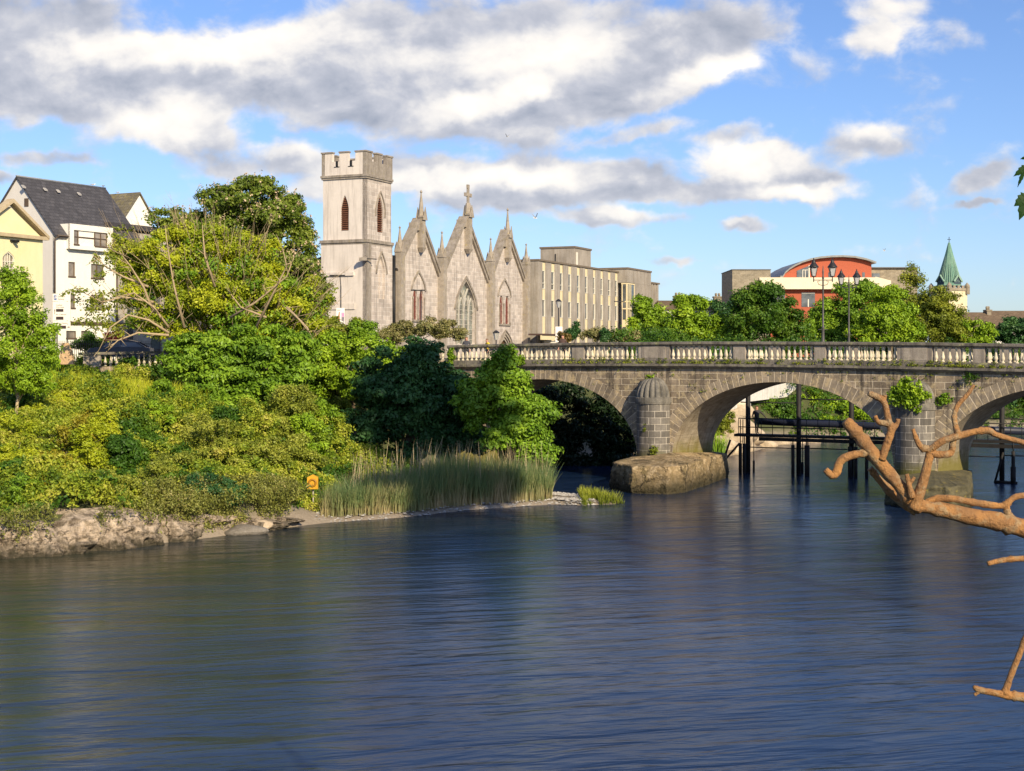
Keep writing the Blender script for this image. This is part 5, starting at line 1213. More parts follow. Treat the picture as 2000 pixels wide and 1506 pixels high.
# bushes and mounds on the slope: (label, category, [(px, py, rx, ry)...], material, clumps, leaves, size, name)
def mound(name, label, cat, spots, mat, ncl, nl, size, cs, group=G3, lift=.75, **k):
    lobes = []; c0 = None
    for (px, py, rx, ry) in spots:
        p = ground_hit(px, py+ry*.5); c0 = c0 or p; kk = p.y/F
        lobes.append((p.x, p.y, p.z+ry*kk*lift, rx*kk, rx*kk*.9, ry*kk*1.15))
    return tree(name, label, cat, (c0.x, c0.y, float(ground_z(c0.x, c0.y))), lobes, mat, ncl, nl, size, cs, r0=.05, nb=30, group=group, **k)
mound('bush', 'golden yellow bush low on the slope at the left', 'bush', [(140, 880, 46, 40), (110, 930, 40, 34), (170, 840, 36, 26)], 'gold', 420, 50, .13, .36)
mound('bush', 'compact vivid green bush on the rock at the lower left', 'bush', [(45, 975, 32, 32), (30, 955, 24, 18)], 'lush', 260, 60, .09, .26)
mound('bush', 'yellow green thicket at the left edge halfway up the slope', 'bush', [(20, 860, 46, 44), (60, 830, 40, 30), (30, 910, 40, 30)], 'yellow', 520, 50, .11, .32)
mound('bush', 'dark leaved elder bush amid the yellow slope growth', 'bush', [(240, 900, 44, 34), (205, 850, 30, 22)], 'deep', 320, 50, .16, .36)
mound('bush', 'small leaved olive thicket overhanging the rock in the middle', 'bush', [(300, 950, 56, 38), (250, 975, 46, 28), (345, 925, 40, 30), (200, 960, 50, 30)], 'moss', 760, 56, .09, .32)
mound('bush', 'grey green bramble mound below the bright broadleaf', 'bush', [(420, 880, 60, 44), (470, 910, 56, 36), (380, 850, 40, 30)], 'moss', 620, 56, .11, .36)
mound('bush', 'vivid broad leaved bush in the dip below the bright broadleaf', 'bush', [(400, 825, 40, 34), (440, 850, 40, 26)], 'lush', 360, 50, .17, .4)
mound('bush', 'tall olive sallow bush left of the yellow lifebuoy box', 'bush', [(560, 850, 60, 60), (580, 900, 44, 40), (530, 910, 50, 36), (600, 830, 40, 46)], 'moss', 900, 56, .12, .38)
mound('bush', 'bright yellow green bush above the reeds beside the dark sycamore', 'bush', [(660, 800, 44, 44), (690, 850, 40, 36), (640, 860, 40, 40), (650, 780, 40, 30)], 'mix', 640, 54, .13, .38)
mound('bush', 'low dark bush hanging over the shaded rock', 'bush', [(390, 965, 40, 24), (440, 970, 36, 22)], 'dark', 300, 54, .11, .32)
mound('bush', 'bright hedge along the top of the slope below the street', 'bush', [(130, 735, 50, 22), (180, 745, 40, 20), (90, 760, 40, 24)], 'bright', 520, 54, .14, .34)
mound('bush', 'dark leaved bushes against the quay wall beside the broadleaf', 'bush', [(240, 730, 40, 22), (290, 735, 44, 26), (330, 745, 36, 24)], 'deep', 420, 54, .18, .42)
mound('bush', 'dry straw coloured shrub at the top of the slope', 'bush', [(160, 770, 16, 18), (175, 760, 14, 14)], 'bush', 110, 44, .14, .3)
mound('bush', 'loose dead looking stems with pink tips beside the hedge tree', 'bush', [(620, 760, 22, 30), (650, 750, 24, 20)], 'bush', 120, 34, .12, .4, rough=.6, shell=.2)
mound('bush', 'tall bright shrub on the upper slope left of the bright broadleaf', 'bush', [(330, 800, 44, 44), (300, 830, 36, 30)], 'bright', 520, 48, .13, .36, rough=.5)
mound('bush', 'tall loose yellow green shrub in the middle of the slope', 'bush', [(170, 900, 30, 60), (200, 870, 26, 50)], 'yellow', 380, 44, .12, .34, rough=.5)
mound('bush', 'high olive shrub below the right side of the bright broadleaf', 'bush', [(500, 870, 44, 60), (540, 850, 40, 50), (480, 920, 44, 36)], 'mix', 760, 50, .12, .38, rough=.5)
mound('bush', 'leafy green sapling group behind the lifebuoy box', 'bush', [(600, 880, 34, 46), (630, 850, 30, 50)], 'bright', 420, 48, .13, .34, rough=.5)
mound('bush', 'shaggy yellow shrub at the brow of the slope under the young tree', 'bush', [(110, 800, 46, 30), (60, 790, 40, 26)], 'yellow', 420, 48, .12, .34, rough=.5)
# continuous undergrowth over the slope
def undergrowth():
    n = 21000; X = RNG.uniform(-45, 1, n*3); Y = RNG.uniform(52, 94, n*3); d = inland(X, Y); z = ground_z(X, Y)
    pxs = CX+F*X/Y; ok = (d > .9) & (pxs > -60) & (pxs < 1010) & (Y < 93)
    rk = ss(-X, 8, 11.5); ok &= (d > 5.8*(1-rk)+.5*rk) | ((X < -8.8) & (d > .7))
    X, Y, z, d = X[ok][:n], Y[ok][:n], z[ok][:n], d[ok][:n]
    hgt = (np.maximum(0, vnoise(X, Y, 3.3, 44)-.25)*2.2+np.maximum(0, vnoise(X, Y, 1.3, 45)-.2)*1.1)*ss(d, .2, 2.2)
    c = np.stack([X, Y, z+hgt*(.25+.75*RNG.random(len(X))**.35)], -1)
    tone = np.clip(vnoise(X, Y, 2.3, 46)*1.0+RNG.normal(size=len(X))*.12, 0, 1)
    sp = .15+.2*RNG.random(len(X)); dk = (vnoise(X, Y, 1.9, 48)+.35*vnoise(X, Y, .7, 49)) < .50
    v, f, t = leaves(c[dk], 18, sp[dk], .15, up=.5, tone=tone[dk]); tag(quads('painted_shade_patches', v, f, LM['deep'], None, t), 'darker green leaf patches painting shade among the bramble on the bank slope', 'undergrowth', kind='stuff')  # shaded interior of the growth put into a darker leaf colour
    c, sp, tone = c[~dk], sp[~dk], tone[~dk]; v, f, t = leaves(c, 18, sp, .13, up=.5, tone=tone)
    tag(quads('undergrowth', v, f, LM['mix'], None, t), 'tangled yellow green bramble and ivy covering the river bank slope', 'undergrowth', kind='stuff')
undergrowth()
def blades(nm, label, cat, P_, Hh, w, mat, lean=.12, seg=3, taper=True):
    n = len(P_); a = RNG.uniform(0, 6.28, n); ln = RNG.normal(size=(n, 2))*lean
    co = np.zeros((n, (seg+1)*2, 3))
    for j in range(seg+1):
        t = j/seg; x = P_[:, 0]+ln[:, 0]*Hh*t**1.8; y = P_[:, 1]+ln[:, 1]*Hh*t**1.8; z = P_[:, 2]+Hh*t
        ww = w*(1-t*.85 if taper else 1)/2
        co[:, 2*j] = np.stack([x-np.cos(a)*ww, y-np.sin(a)*ww, z], -1); co[:, 2*j+1] = np.stack([x+np.cos(a)*ww, y+np.sin(a)*ww, z], -1)
    base = np.arange(n)[:, None]*((seg+1)*2); fa = []
    tt = []
    r = RNG.random(n)
    for j in range(seg): fa.append(np.concatenate([base+2*j, base+2*j+1, base+2*j+3, base+2*j+2], 1)); tt.append(np.clip(j/(seg-1)*.75+r*.3, 0, 1))
    o = quads(nm, co.reshape(-1, 3), np.concatenate(fa), mat, None, np.concatenate(tt)); return tag(o, label, cat, kind='stuff')
def band(n, x0, x1, d0, d1):
    X = RNG.uniform(x0, x1, n*5); Y = RNG.uniform(60, 80, n*5); d = inland(X, Y); ok = (d > d0) & (d < d1) & (CX+F*X/Y < 1078); X, Y = X[ok][:n], Y[ok][:n]; return X, Y, ground_z(X, Y)
REED = leafmat('reed', [(.52, .40, .23), (.32, .29, .14), (.17, .22, .08), (.10, .18, .075)], .25, patch=.6)
X, Y, z = band(20000, -8.7, 2.6, .35, 5.6)
Hh = (.7+.95*vnoise(X, Y, 1.6, 60)+.8*RNG.random(len(X))**2)*(.75+.3*ss(X, -9.5, -6)); blades('reeds', 'tall green reed bed standing on the shore left of the bridge', 'reeds', np.stack([X, Y, z], -1), Hh, .034, REED, .2, 4)
DRY = plain('dry reed stem', (.50, .40, .24), .8)
X, Y, z = band(420, -8.0, 2.4, 1.5, 6.0)
blades('dry_stems', 'old straw coloured reed stems rising above the green reed bed', 'reeds', np.stack([X, Y, z], -1), 1.9+1.1*RNG.random(len(X)), .04, DRY, .10, 3)
# dry growth trailing over the rock ledge
def overhang():
    n = 3000; X = RNG.uniform(-26, -9, n*4); Y = RNG.uniform(51, 66, n*4); d = inland(X, Y); ok = (d > -.15) & (d < 1.0) & (vnoise(X, Y, 1.3, 71) > np.where(X > -14.5, .18, .40)); X, Y, d = X[ok][:n], Y[ok][:n], d[ok][:n]
    z = 1.35+.55*RNG.random(len(X))-(RNG.random(len(X))**2)*1.0*np.clip(vnoise(X, Y, .8, 72)*1.6-.3, 0, 1); c = np.stack([X+.2, Y-.35, z], -1)
    m = 2600; X2_ = RNG.uniform(-15, -9.9, m*6); Y2_ = RNG.uniform(56, 67, m*6); d2_ = inland(X2_, Y2_); ok = (d2_ > .1) & (d2_ < 2.2) & (vnoise(X2_, Y2_, 1.0, 73) > .3); X2_, Y2_ = X2_[ok][:m], Y2_[ok][:m]
    c = np.concatenate([c, np.stack([X2_, Y2_, ground_z(X2_, Y2_)+.1+.8*RNG.random(len(X2_))], -1)])
    v, f, t = leaves(c, 12, .16, .10, up=.2, droop=1.0, flat=1.5); tag(quads('trailing_growth', v, f, LM['overhang'], None, t), 'dry brown and green growth trailing over the pale rock ledge', 'undergrowth', kind='stuff')
overhang()
# spit of pebbles and grass in front of the first arch
X = RNG.uniform(3.0, 5.9, 9000); Y = RNG.uniform(71, 77, 9000); d = inland(X, Y); ok = (d > -.02) & (X > 3.5) & (vnoise(X, Y, .6, 81) > .35); X, Y = X[ok][:1500], Y[ok][:1500]
blades('spit_grass', 'short bright grass tuft at the tip of the gravel spit', 'grass', np.stack([X, Y, ground_z(X, Y)], -1), .15+.45*RNG.random(len(X))**2, .045, LM['olive'], .35, 2)
def pebbles():
    mb = MB(); X = RNG.uniform(-9, 4.2, 30000); Y = RNG.uniform(60, 78, 30000); d = inland(X, Y); ok = (d > -.05) & (d < 1.5); X, Y = X[ok], Y[ok]; w = (X > 1.8)
    sel = np.concatenate([np.where(w)[0][:520], np.where(~w)[0][:520]]); z = ground_z(X, Y)
    for i in sel:
        r = random.uniform(.05, .13)*(1 if X[i] > 1.8 else .8); a = random.random()*3
        vs = []
        for (dx, dy, dz) in ((1, 0, 0), (0, 1, 0), (-1, 0, 0), (0, -1, 0), (0, 0, .6), (0, 0, -.4)):
            c_, s_ = math.cos(a), math.sin(a); x, y = dx*r*1.3, dy*r*.9; vs.append((X[i]+x*c_-y*s_, Y[i]+x*s_+y*c_, z[i]+dz*r+.02))
        mb.add(vs, [(0, 1, 4), (1, 2, 4), (2, 3, 4), (3, 0, 4), (1, 0, 5), (2, 1, 5), (3, 2, 5), (0, 3, 5)])
    tag(mb.build('pebbles', stone('pebble', (.55, .52, .48), (.20, .18, .16), 3, .8)), 'loose grey pebbles along the waterline and the spit', 'gravel', kind='stuff')
pebbles()
def far_growth():
    n = 9000; X = RNG.uniform(8, 120, n*4); Y = RNG.uniform(104, 200, n*4); d = inland(X, Y); ok = (d > .25) & (d < 14) & (CX+F*X/Y < 2150) & ((X > 24) | (d > 6)); X, Y, d = X[ok][:n], Y[ok][:n], d[ok][:n]
    h = (.4+2.6*vnoise(X, Y, 4.0, 91)*ss(d, .5, 4))*RNG.random(len(X))**.4; c = np.stack([X, Y, ground_z(X, Y)+h], -1)
    v, f, t = leaves(c, 22, .35+.35*RNG.random(len(X)), .24, up=.5, tone=np.clip(vnoise(X, Y, 5, 92)+RNG.normal(size=len(X))*.15, 0, 1)); tag(quads('far_undergrowth', v, f, LM['deep'], None, t), 'green undergrowth covering the far bank beyond the arches', 'undergrowth', kind='stuff')
far_growth()
X = RNG.uniform(-29, -13, 30000); Y = RNG.uniform(72, 88, 30000); pxs = CX+F*X/Y; ok = (pxs > 60) & (pxs < 400) & (Y > 76) & (Y < 83) & (vnoise(X, Y, 2, 95) > .35); X, Y = X[ok][:5000], Y[ok][:5000]
blades('tall_grass', 'pale tall grass along the brow of the slope below the balustrade', 'grass', np.stack([X, Y, ground_z(X, Y)+.25], -1), .7+.8*RNG.random(len(X)), .05, LM['yellow'], .3, 3)
# far bank seen through the arches
G4 = 'bushes of the far bank seen through the arches'
def bt(label, spots, Y, mat, ncl, nl=44, size=.22, cs=.6, **k): return ptree('bush', label, 'bush', spots[0][0], Y, spots, mat, ncl, nl, size, cs, group=G4, r0=.08, nb=20, **k)
bt('thicket painted dark for the shadow behind the first arch', [(1020, 830, 60, 70), (1100, 850, 60, 60), (1160, 840, 50, 66), (1050, 780, 60, 30), (1100, 780, 60, 34)], 99.5, 'arch_shade', 720)
bt('bush painted dark for the shadow behind the right half of the first arch', [(1205, 850, 34, 60), (1230, 880, 30, 40), (1180, 800, 50, 40), (1230, 820, 30, 50), (1130, 905, 60, 16, -2), (1200, 905, 40, 16, -2)], 99.5, 'arch_shade', 460)
bt('sunlit yellow green bushes framed in the middle arch', [(1600, 800, 40, 22), (1650, 800, 44, 26), (1690, 810, 36, 24), (1580, 780, 30, 16), (1630, 775, 60, 16, 4), (1740, 810, 50, 26), (1590, 825, 60, 12, -2), (1680, 828, 60, 12, 2)], 130, 'bright', 620, size=.26, cs=.75)
bt('deep green bushes behind the gantry in the middle arch', [(1530, 800, 36, 26), (1500, 805, 40, 24), (1470, 800, 30, 22), (1545, 815, 30, 14), (1500, 775, 60, 14, 4)], 126, 'deep', 420)
bt('yellow green scrub on the rocks at the left of the middle arch', [(1412, 832, 16, 20), (1420, 815, 14, 12), (1400, 850, 12, 16)], 109, 'olive', 150, size=.14, cs=.35)
bt('dark wood beyond the water in the right arch', [(1900, 780, 60, 34), (1960, 780, 60, 36), (2030, 780, 60, 36), (1860, 790, 30, 26), (1880, 745, 90, 30), (2000, 745, 90, 30), (1930, 810, 80, 16)], 149, 'dark', 800, size=.3, cs=.9)
bt('dark bank growth between the middle and right arches', [(1800, 790, 60, 30), (1760, 800, 40, 24), (1850, 800, 40, 24)], 137, 'deep', 360, size=.28, cs=.8)
X = RNG.uniform(12.5, 16.5, 6000); Y = RNG.uniform(101, 106, 6000); d = inland(X, Y); ok = (d > .0) & (d < 1.2); X, Y = X[ok][:420], Y[ok][:420]
blades('iris_clump', 'clump of upright green iris leaves at the water behind the middle arch', 'grass', np.stack([X, Y, ground_z(X, Y)], -1), 1.0+.7*RNG.random(len(X)), .08, LM['lush'], .2, 3)
BOUL = stone('pale boulder', (.62, .50, .36), (.36, .28, .19), 1.2, .9, bump=.6, streak=.3)
def boulder(name, label, x, y, r, sq=(1, 1, .7), mat=None, group=None, sink=.25, z=None):
    bm = bmesh.new(); bmesh.ops.create_icosphere(bm, subdivisions=3, radius=1)
    k = [Vector((random.gauss(0, 1.7), random.gauss(0, 1.7), random.gauss(0, 1.7))) for _ in range(7)]; ph = [random.random()*6 for _ in k]
    for v_ in bm.verts:
        f = 1+.13*sum(math.sin(v_.co.dot(a)+b) for a, b in zip(k, ph))/1.6
        v_.co = Vector((v_.co.x*sq[0], v_.co.y*sq[1], v_.co.z*sq[2]))*r*f
    me = bpy.data.meshes.new(name); bm.to_mesh(me); bm.free(); o = link(name, me, mat or BOUL); zz_ = float(ground_z(x, y)) if z is None else z
    o.location = (x, y, max(-.1, zz_)+r*sq[2]*(1-2*sink)*.5); return tag(o, label, 'boulder', group)
G5 = 'boulders on the far bank'
def far_hit(px, py):
    Y = 101.0
    while Y < 200:
        p = at(px, py, Y)
        if float(ground_z(p.x, p.y)) >= p.z and p.z > -.3: return p
        if p.z < -.3: return at(px, py, Y-.3)
        Y += .2
    return p
for px, py, Y, r, lb in ((1424, 845, 112, 1.5, 'largest pale boulder at the left of the middle arch'), (1408, 868, 107, .9, 'pale boulder just above the iris clump'), (1434, 880, 110, .8, 'pale boulder beside the gantry ladder'), (1447, 862, 116, 1.1, 'pale boulder behind the left gantry post'), (1462, 850, 120, 1.0, 'squat pale boulder under the gantry walkway left end'),
                         (1425, 800, 118, 1.6, 'upper square boulder under the footbridge end'), (1490, 866, 124.5, .8, 'flat boulder at the waterline left of the second gantry post'), (1520, 864, 125.5, .9, 'flat boulder at the waterline behind the second gantry post'), (1550, 864, 126, .8, 'flat boulder right of the second gantry post'), (1580, 864, 127, .7, 'rightmost flat boulder at the waterline of the middle arch')):
    p = far_hit(px, py+6); boulder('boulder', lb, p.x, p.y, r, (1.3, 1, .8), group=G5, z=p.z-r*.1)
boulder('boulder', 'dark wet boulder at the waterline below the shaded rock', -11.35, 60.6, .62, (1.5, .9, .55), stone('wet rock', (.14, .12, .09), (.30, .27, .24), 2, .5, bump=.5), z=.05)
boulder('boulder', 'small grey boulder just behind the dark wet one', -10.9, 61.9, .38, (1.3, .9, .7), z=.1)

# ------------------------------------------------------------------ plants growing on the bridge
def bp(s, d, z): 
    return Vector((9.45+tx_*s-ty_*d, 84.5+ty_*s+tx_*d, z))
def sprig(name, label, s, d, z, rx, rz, mat, n, nl=26, size=.13, cs=.2, ry=.25, group='plants rooted in the bridge masonry', kind=None, hang=0):
    p = bp(s, d, z); rr = np.random.default_rng(int(abs(s)*97+z*31)); c = rr.normal(size=(n, 3)); c /= np.linalg.norm(c, axis=1)[:, None]; c *= (rr.random(n)**.5)[:, None]
    c = c*np.array([rx, ry, rz]); c[:, 0] *= 1-.5*np.clip(c[:, 2]/rz, -.2, 1); c[:, 1] = -abs(c[:, 1])-.03
    v, f, t = leaves(c, nl, cs, size, up=.5, aspect=.6)
    o = quads(name, v, f, LM[mat], None, t); o.location = p; o.rotation_euler = (0, 0, math.atan2(ty_, tx_)); return tag(o, label, 'plant', group)
pc3 = STEP-PIER/2
o = sprig('ivy', 'big vivid ivy clump covering the cap of the right hand pier', pc3, -.95, 5.5, 1.05, .95, 'bright', 110, 30, .17, .26, .45)
o = sprig('ivy', 'small leafy tuft on the wall just right of the ivy covered cap', pc3+1.55, 0, 5.2, .4, .4, 'lush', 16)
sprig('ivy', 'narrow ivy strand climbing the parapet near its left end', s_of(884), -.05, 7.4, .2, .75, 'bright', 26)
sprig('ivy', 'broad ivy patch over the cornice above the sunlit sycamore', s_of(990), -.3, 7.0, .9, .75, 'lush', 90)
sprig('ivy', 'small ivy tuft on the plinth right of the broad ivy patch', s_of(1022), -.25, 7.2, .35, .35, 'bright', 18)
sprig('fern', 'little weed on top of the ribbed cap of the left hand pier', -PIER/2-.1, -.25, 6.22, .35, .14, 'bright', 12, 16, .1, .12)
sprig('fern', 'green tuft on the face above the right arch haunch', s_of(1897), -.02, 6.45, .35, .3, 'deep', 12, 20, .12)
sprig('fern', 'weed at the foot of the left cutwater above the footing', -PIER/2+.5, -.9, 1.95, .35, .25, 'olive', 10, 18)
sprig('fern', 'weed halfway up the left cutwater', -PIER/2-.0, -1.08, 3.3, .12, .35, 'olive', 7, 14, .09, .1)
def ledge_weeds():
    rr = np.random.default_rng(9); n = 400; s = rr.uniform(-14, 25, n); s = np.where(rr.random(n) < .5, s, np.array([s_of(a) for a in (1140, 1250, 1330, 1360, 1440, 1640, 1750, 1790, 1830, 1870, 1950, 1400)])[rr.integers(0, 12, n)]+rr.normal(0, 1.1, n))
    k = rr.random(n); d = np.where(k < .75, -.14, -.02); z = np.array([top(a) for a in s]); z = np.where(k < .6, z-1.24+.05, np.where(k < .75, z-1.0, z-1.6-rr.random(n)**2*1.6))
    ok = np.ones(n, bool)
    for i in range(n):
        if k[i] >= .75:
            for a0, _ in ARCHES:
                h = intr(s[i], a0)
                if h and z[i] < h+.25: ok[i] = False
    s, d, z = s[ok], d[ok], z[ok]
    c = np.stack([9.45+tx_*s-ty_*d, 84.5+ty_*s+tx_*d, z+.02], -1); v, f, t = leaves(c, 16, .10+.10*rr.random(len(c)), .085, up=.8)
    tag(quads('weeds', v, f, LM['olive'], None, t), 'small weeds and moss sprouting from the ledge and joints of the bridge', 'weeds', kind='stuff')
ledge_weeds()

# ------------------------------------------------------------------ gantry behind the arches
STL = plain('dark rusted steel', (.025, .022, .022), .7, var=.3); PIPE = plain('blue black pipe', (.02, .025, .05), .45)
GR = thing('steel_gantry', 'dark steel weir gantry of posts, pipe and walkway behind the arches', 'gantry', (24, 88.3, 0))
g1 = at(1425, 700, 92.0); g2 = at(2060, 700, 83.5)
def gp(px, z, off=0.0):
    r = (px-CX)/F; dx, dy = g2.x-g1.x, g2.y-g1.y; t = (r*g1.y-g1.x)/(dx-r*dy); return Vector((g1.x+dx*t-24, g1.y+dy*t-88.3+off, z))
for px, zt in ((1461, 6.6), (1560, 6.6), (1663, 6.4), (1792, 6.4), (1957, 6.6)):
    mb = MB(); mb.tube([gp(px, -1), gp(px, zt)], .155, 8); mb.build('post', STL, GR)
for px in (1443, 1451, 1545, 1571, 1574, 1655, 1667, 1688, 1972):
    mb = MB(); a = gp(px, -.6, -.6); b = gp(px, 1.9, -.6); c = gp(px, 2.4, -.6); mb.tube([a, b], .11, 6); mb.tube([b, c], .035, 5); mb.build('pile', STL, GR)
for px in (1470, 1480, 1573, 1577): 
    mb = MB(); mb.tube([gp(px, .55, 1.5), gp(px, 2.4, 1.5)], .03, 5); mb.tube([gp(px, -.3, 1.5), gp(px, .7, 1.5)], .07, 6); mb.build('hanging_rod', STL, GR)
mb = MB(); mb.tube([gp(1484, 3.28, .8), gp(1560, 3.22, .8), gp(1700, 3.15, .8), gp(2060, 3.0, .8)], .23, 10); mb.build('pipe', PIPE, GR)
mb = MB(); mb.bar(gp(1438, 2.42), gp(2060, 2.42), 1.0, .16); mb.bar(gp(1480, 2.22, -.5), gp(2060, 2.16, -.5), .16, .22); mb.build('walkway', STL, GR)
for (a, b, z, o_) in ((1447, 1560, 4.5, .1), (1560, 1663, 4.75, .1), (1663, 1800, 4.7, .1), (1460, 1560, 1.65, 0), (1560, 1740, 1.68, 0), (1880, 1957, 1.5, 0), (1957, 2060, 1.6, 0), (1440, 1700, 3.5, -.5), (1440, 1700, 2.95, -.5), (1700, 2060, 3.5, -.5), (1870, 2060, 3.75, .3)):
    mb = MB(); mb.tube([gp(a, z, o_), gp(b, z, o_)], .035, 5); mb.build('rail', STL, GR)
mb = MB()
for k in range(26): px = 1440+k*22; mb.tube([gp(px, 2.45, -.5), gp(px, 3.5, -.5)], .022, 4)
mb.build('railing_uprights', STL, GR)
for a, b in (((1417, .9), (1443, 1.9)), ((1412, .8), (1425, 2.1)), ((1937, -.3), (1956, 1.8))):
    mb = MB(); mb.tube([gp(a[0], a[1], -.3), gp(b[0], b[1], -.3)], .07, 6); mb.build('brace', STL, GR)
mb = MB(); mb.tube([gp(1937, .05, -.6), gp(1980, .02, -.6)], .12, 6); mb.tube([gp(1972, -.2, -.6), gp(1972, 1.0, -.6)], .16, 8); mb.build('weight', STL, GR)
mb = MB()
for px in (1447, 1452, 1878, 1883): mb.tube([gp(px, -.2, .2), gp(px, 3.4, .2)], .03, 4)
for k in range(7): mb.bar(gp(1447, .4+k*.4, .2), gp(1452, .4+k*.4, .2), .03)
mb.build('ladder', STL, GR)
# pale girder footbridge beyond
FB = thing('footbridge', 'pale grey concrete footbridge seen beneath the middle arch', 'bridge', (0, 0, 0))
A_ = Vector((2.5, 99, 0)); B_ = Vector((44.5, 155, 0)); FB.location = A_; dv = B_-A_; nrm = Vector((dv.y, -dv.x, 0)).normalized()
PCON = stone('pale girder', (.58, .56, .52), (.66, .64, .60), .6, .85, streak=.4, streakc=(.3, .28, .26), bump=.1)
mb = MB()
for k in range(8, 24):
    t0, t1 = k/24, (k+1)/24; f = lambda t: min(4.75, 3.45+(t-.4)*2.05)
    a, b = dv*t0, dv*t1
    mb.hexa([a+nrm*.2+Vector((0, 0, f(t0))), b+nrm*.2+Vector((0, 0, f(t1))), b-nrm*2.2+Vector((0, 0, f(t1))), a-nrm*2.2+Vector((0, 0, f(t0))), a+nrm*.2+Vector((0, 0, 6.3)), b+nrm*.2+Vector((0, 0, 6.3)), b-nrm*2.2+Vector((0, 0, 6.3)), a-nrm*2.2+Vector((0, 0, 6.3))])
mb.build('girder', PCON, FB)
for t in (.375, .41):
    mb = MB(); c = dv*t; mb.box(c.x-.5, c.x+.5, c.y-.6, c.y+.6, .5, 3.38); mb.build('pier', PCON, FB)
mb = MB(); c = at(1425, 780, 112)-A_; mb.box(c.x-1.2, c.x+1.1, c.y-1, c.y+1, zz(789, 112), zz(784, 112)); mb.build('bearing_shelf', CRB, FB)
# ------------------------------------------------------------------ lamps
LGL = None
def lampglass():
    m, N = newmat('lantern glass'); b = N.n('ShaderNodeBsdfPrincipled'); b.inputs['Base Color'].default_value = (.62, .60, .56, 1); b.inputs['Roughness'].default_value = .15
    b.inputs['Transmission Weight'].default_value = .45; o = N.n('ShaderNodeOutputMaterial'); N.set(o.inputs[0], b.outputs[0]); return m
LGL = lampglass(); IRON = plain('black iron', (.025, .025, .028), .45); GALV = plain('galvanised pole', (.10, .095, .09), .5)
def lantern_post(name, label, x, y, z0, h, sc=1.0):
    t = thing(name, label, 'street lamp', (x, y, z0), 0, 'tall twin lantern lamps on the bridge'); S = lambda v: v*sc
    mb = MB(); mb.lathe([(S(.22), 0), (S(.22), S(.3)), (S(.15), S(.4)), (S(.16), S(.9)), (S(.10), S(1.0)), (S(.12), S(1.1)), (S(.085), S(1.25)), (S(.075), S(1.9)), (S(.10), S(1.95)), (S(.055), S(2.05)), (S(.045), h-S(.5)), (S(.07), h-S(.45)), (S(.04), h-S(.3)), (S(.05), h-S(.1)), (S(.012), h+S(.25))], 0, 0, 10)
    mb.build('pole', GALV, t)
    mb = MB(); mb.bar((-S(.25), 0, S(1.85)), (S(.25), 0, S(1.85)), S(.04)); mb.build('ladder_bar', IRON, t)
    za = h-S(.55); ar = S(.52)
    mb = MB(); mb.bar((-ar, 0, za), (ar, 0, za), S(.04)); 
    for s_ in (-1, 1):
        mb.tube([(s_*S(.03), 0, za-S(.30)), (s_*ar*.45, 0, za-S(.25)), (s_*ar*.6, 0, za-S(.08)), (s_*ar*.35, 0, za-S(.05))], S(.018), 5); mb.tube([(s_*ar, 0, za-.1), (s_*ar, 0, za+S(.22))], S(.03), 6)
    mb.build('arm', IRON, t)
    for s_ in (-1, 1):
        cx_ = s_*ar; zb = za+S(.22); mb = MB(); mb.lathe([(S(.13), zb), (S(.24), zb+S(.48))], cx_, 0, 4, a0=math.pi/4, smooth=False); ln = mb.build('lantern', LGL, t)
        mb = MB(); mb.lathe([(S(.29), zb+S(.48)), (S(.27), zb+S(.53)), (S(.13), zb+S(.72)), (S(.09), zb+S(.80)), (S(.10), zb+S(.84)), (S(.04), zb+S(.90)), (S(.02), zb+S(1.02))], cx_, 0, 8, a0=math.pi/8); mb.build('hood', IRON, ln)
        mb = MB(); mb.lathe([(S(.14), zb-S(.04)), (S(.14), zb+S(.01))], cx_, 0, 4, a0=math.pi/4)
        for k in range(4):
            a = math.pi/4+k*math.pi/2; mb.tube([(cx_+S(.135)*math.cos(a), S(.135)*math.sin(a), zb), (cx_+S(.245)*math.cos(a), S(.245)*math.sin(a), zb+S(.48))], S(.017), 4)
        mb.build('frame', IRON, ln)
    return t
s1 = s_of(1607.5); p = bp(s1, .75, top(s1)-1.14); hh = zz(519, p.y)-p.z; lantern_post('lantern_lamp', 'taller twin lantern lamp on the near side of the bridge', (1607.5-CX)/F*p.y, p.y, p.z, hh-.25)
s2 = s_of(1662)-1.3; p = bp(s2, 4.3, top(s2)-1.14); y2 = p.y; hh = zz(538, y2)-p.z; lantern_post('lantern_lamp', 'lower twin lantern lamp half hidden by the green tree', (1658-CX)/F*y2, y2, p.z, hh-.22, .86)
def street_lamp(label, px, ptop, Y, kind=0):
    p = at(px, ptop, Y); t = thing('street_lamp', label, 'street lamp', (p.x, Y, GZ)); h = p.z-GZ
    mb = MB(); mb.lathe([(.13, 0), (.12, .9), (.07, 1.0), (.055, h-.9)], 0, 0, 8); mb.build('pole', IRON if kind == 0 else GALV, t)
    if kind == 0:
        mb = MB(); mb.lathe([(.14, h-.9), (.30, h-.25)], 0, 0, 6, smooth=False); mb.build('lantern', LGL, t)
        mb = MB(); mb.lathe([(.36, h-.25), (.14, h-.05), (.03, h)], 0, 0, 6, smooth=False); mb.build('hood', IRON, t)
    else:
        mb = MB(); mb.bar((0, 0, h-.9), (-.05, -.1, h-.1), .06); mb.bar((-.9 if kind == 1 else .0, -.1, h-.05), (.35, -.1, h-.05), .28, .1); mb.build('lamp_head', IRON, t)
    return t
street_lamp('black street lantern standing before the second window strip of the office building', 1091, 584, 150)
street_lamp('slim grey street lamp beside the glazed stair bay', 1214, 588, 170, 1)
street_lamp('slim street lamp with flat head in front of the tower, poster hung from it', 665.5, 537, 118, 1)
street_lamp('slim street lamp before the first church gable window', 822.5, 566, 128, 1)
street_lamp('short black street lantern left of the church door', 969, 645, 135)
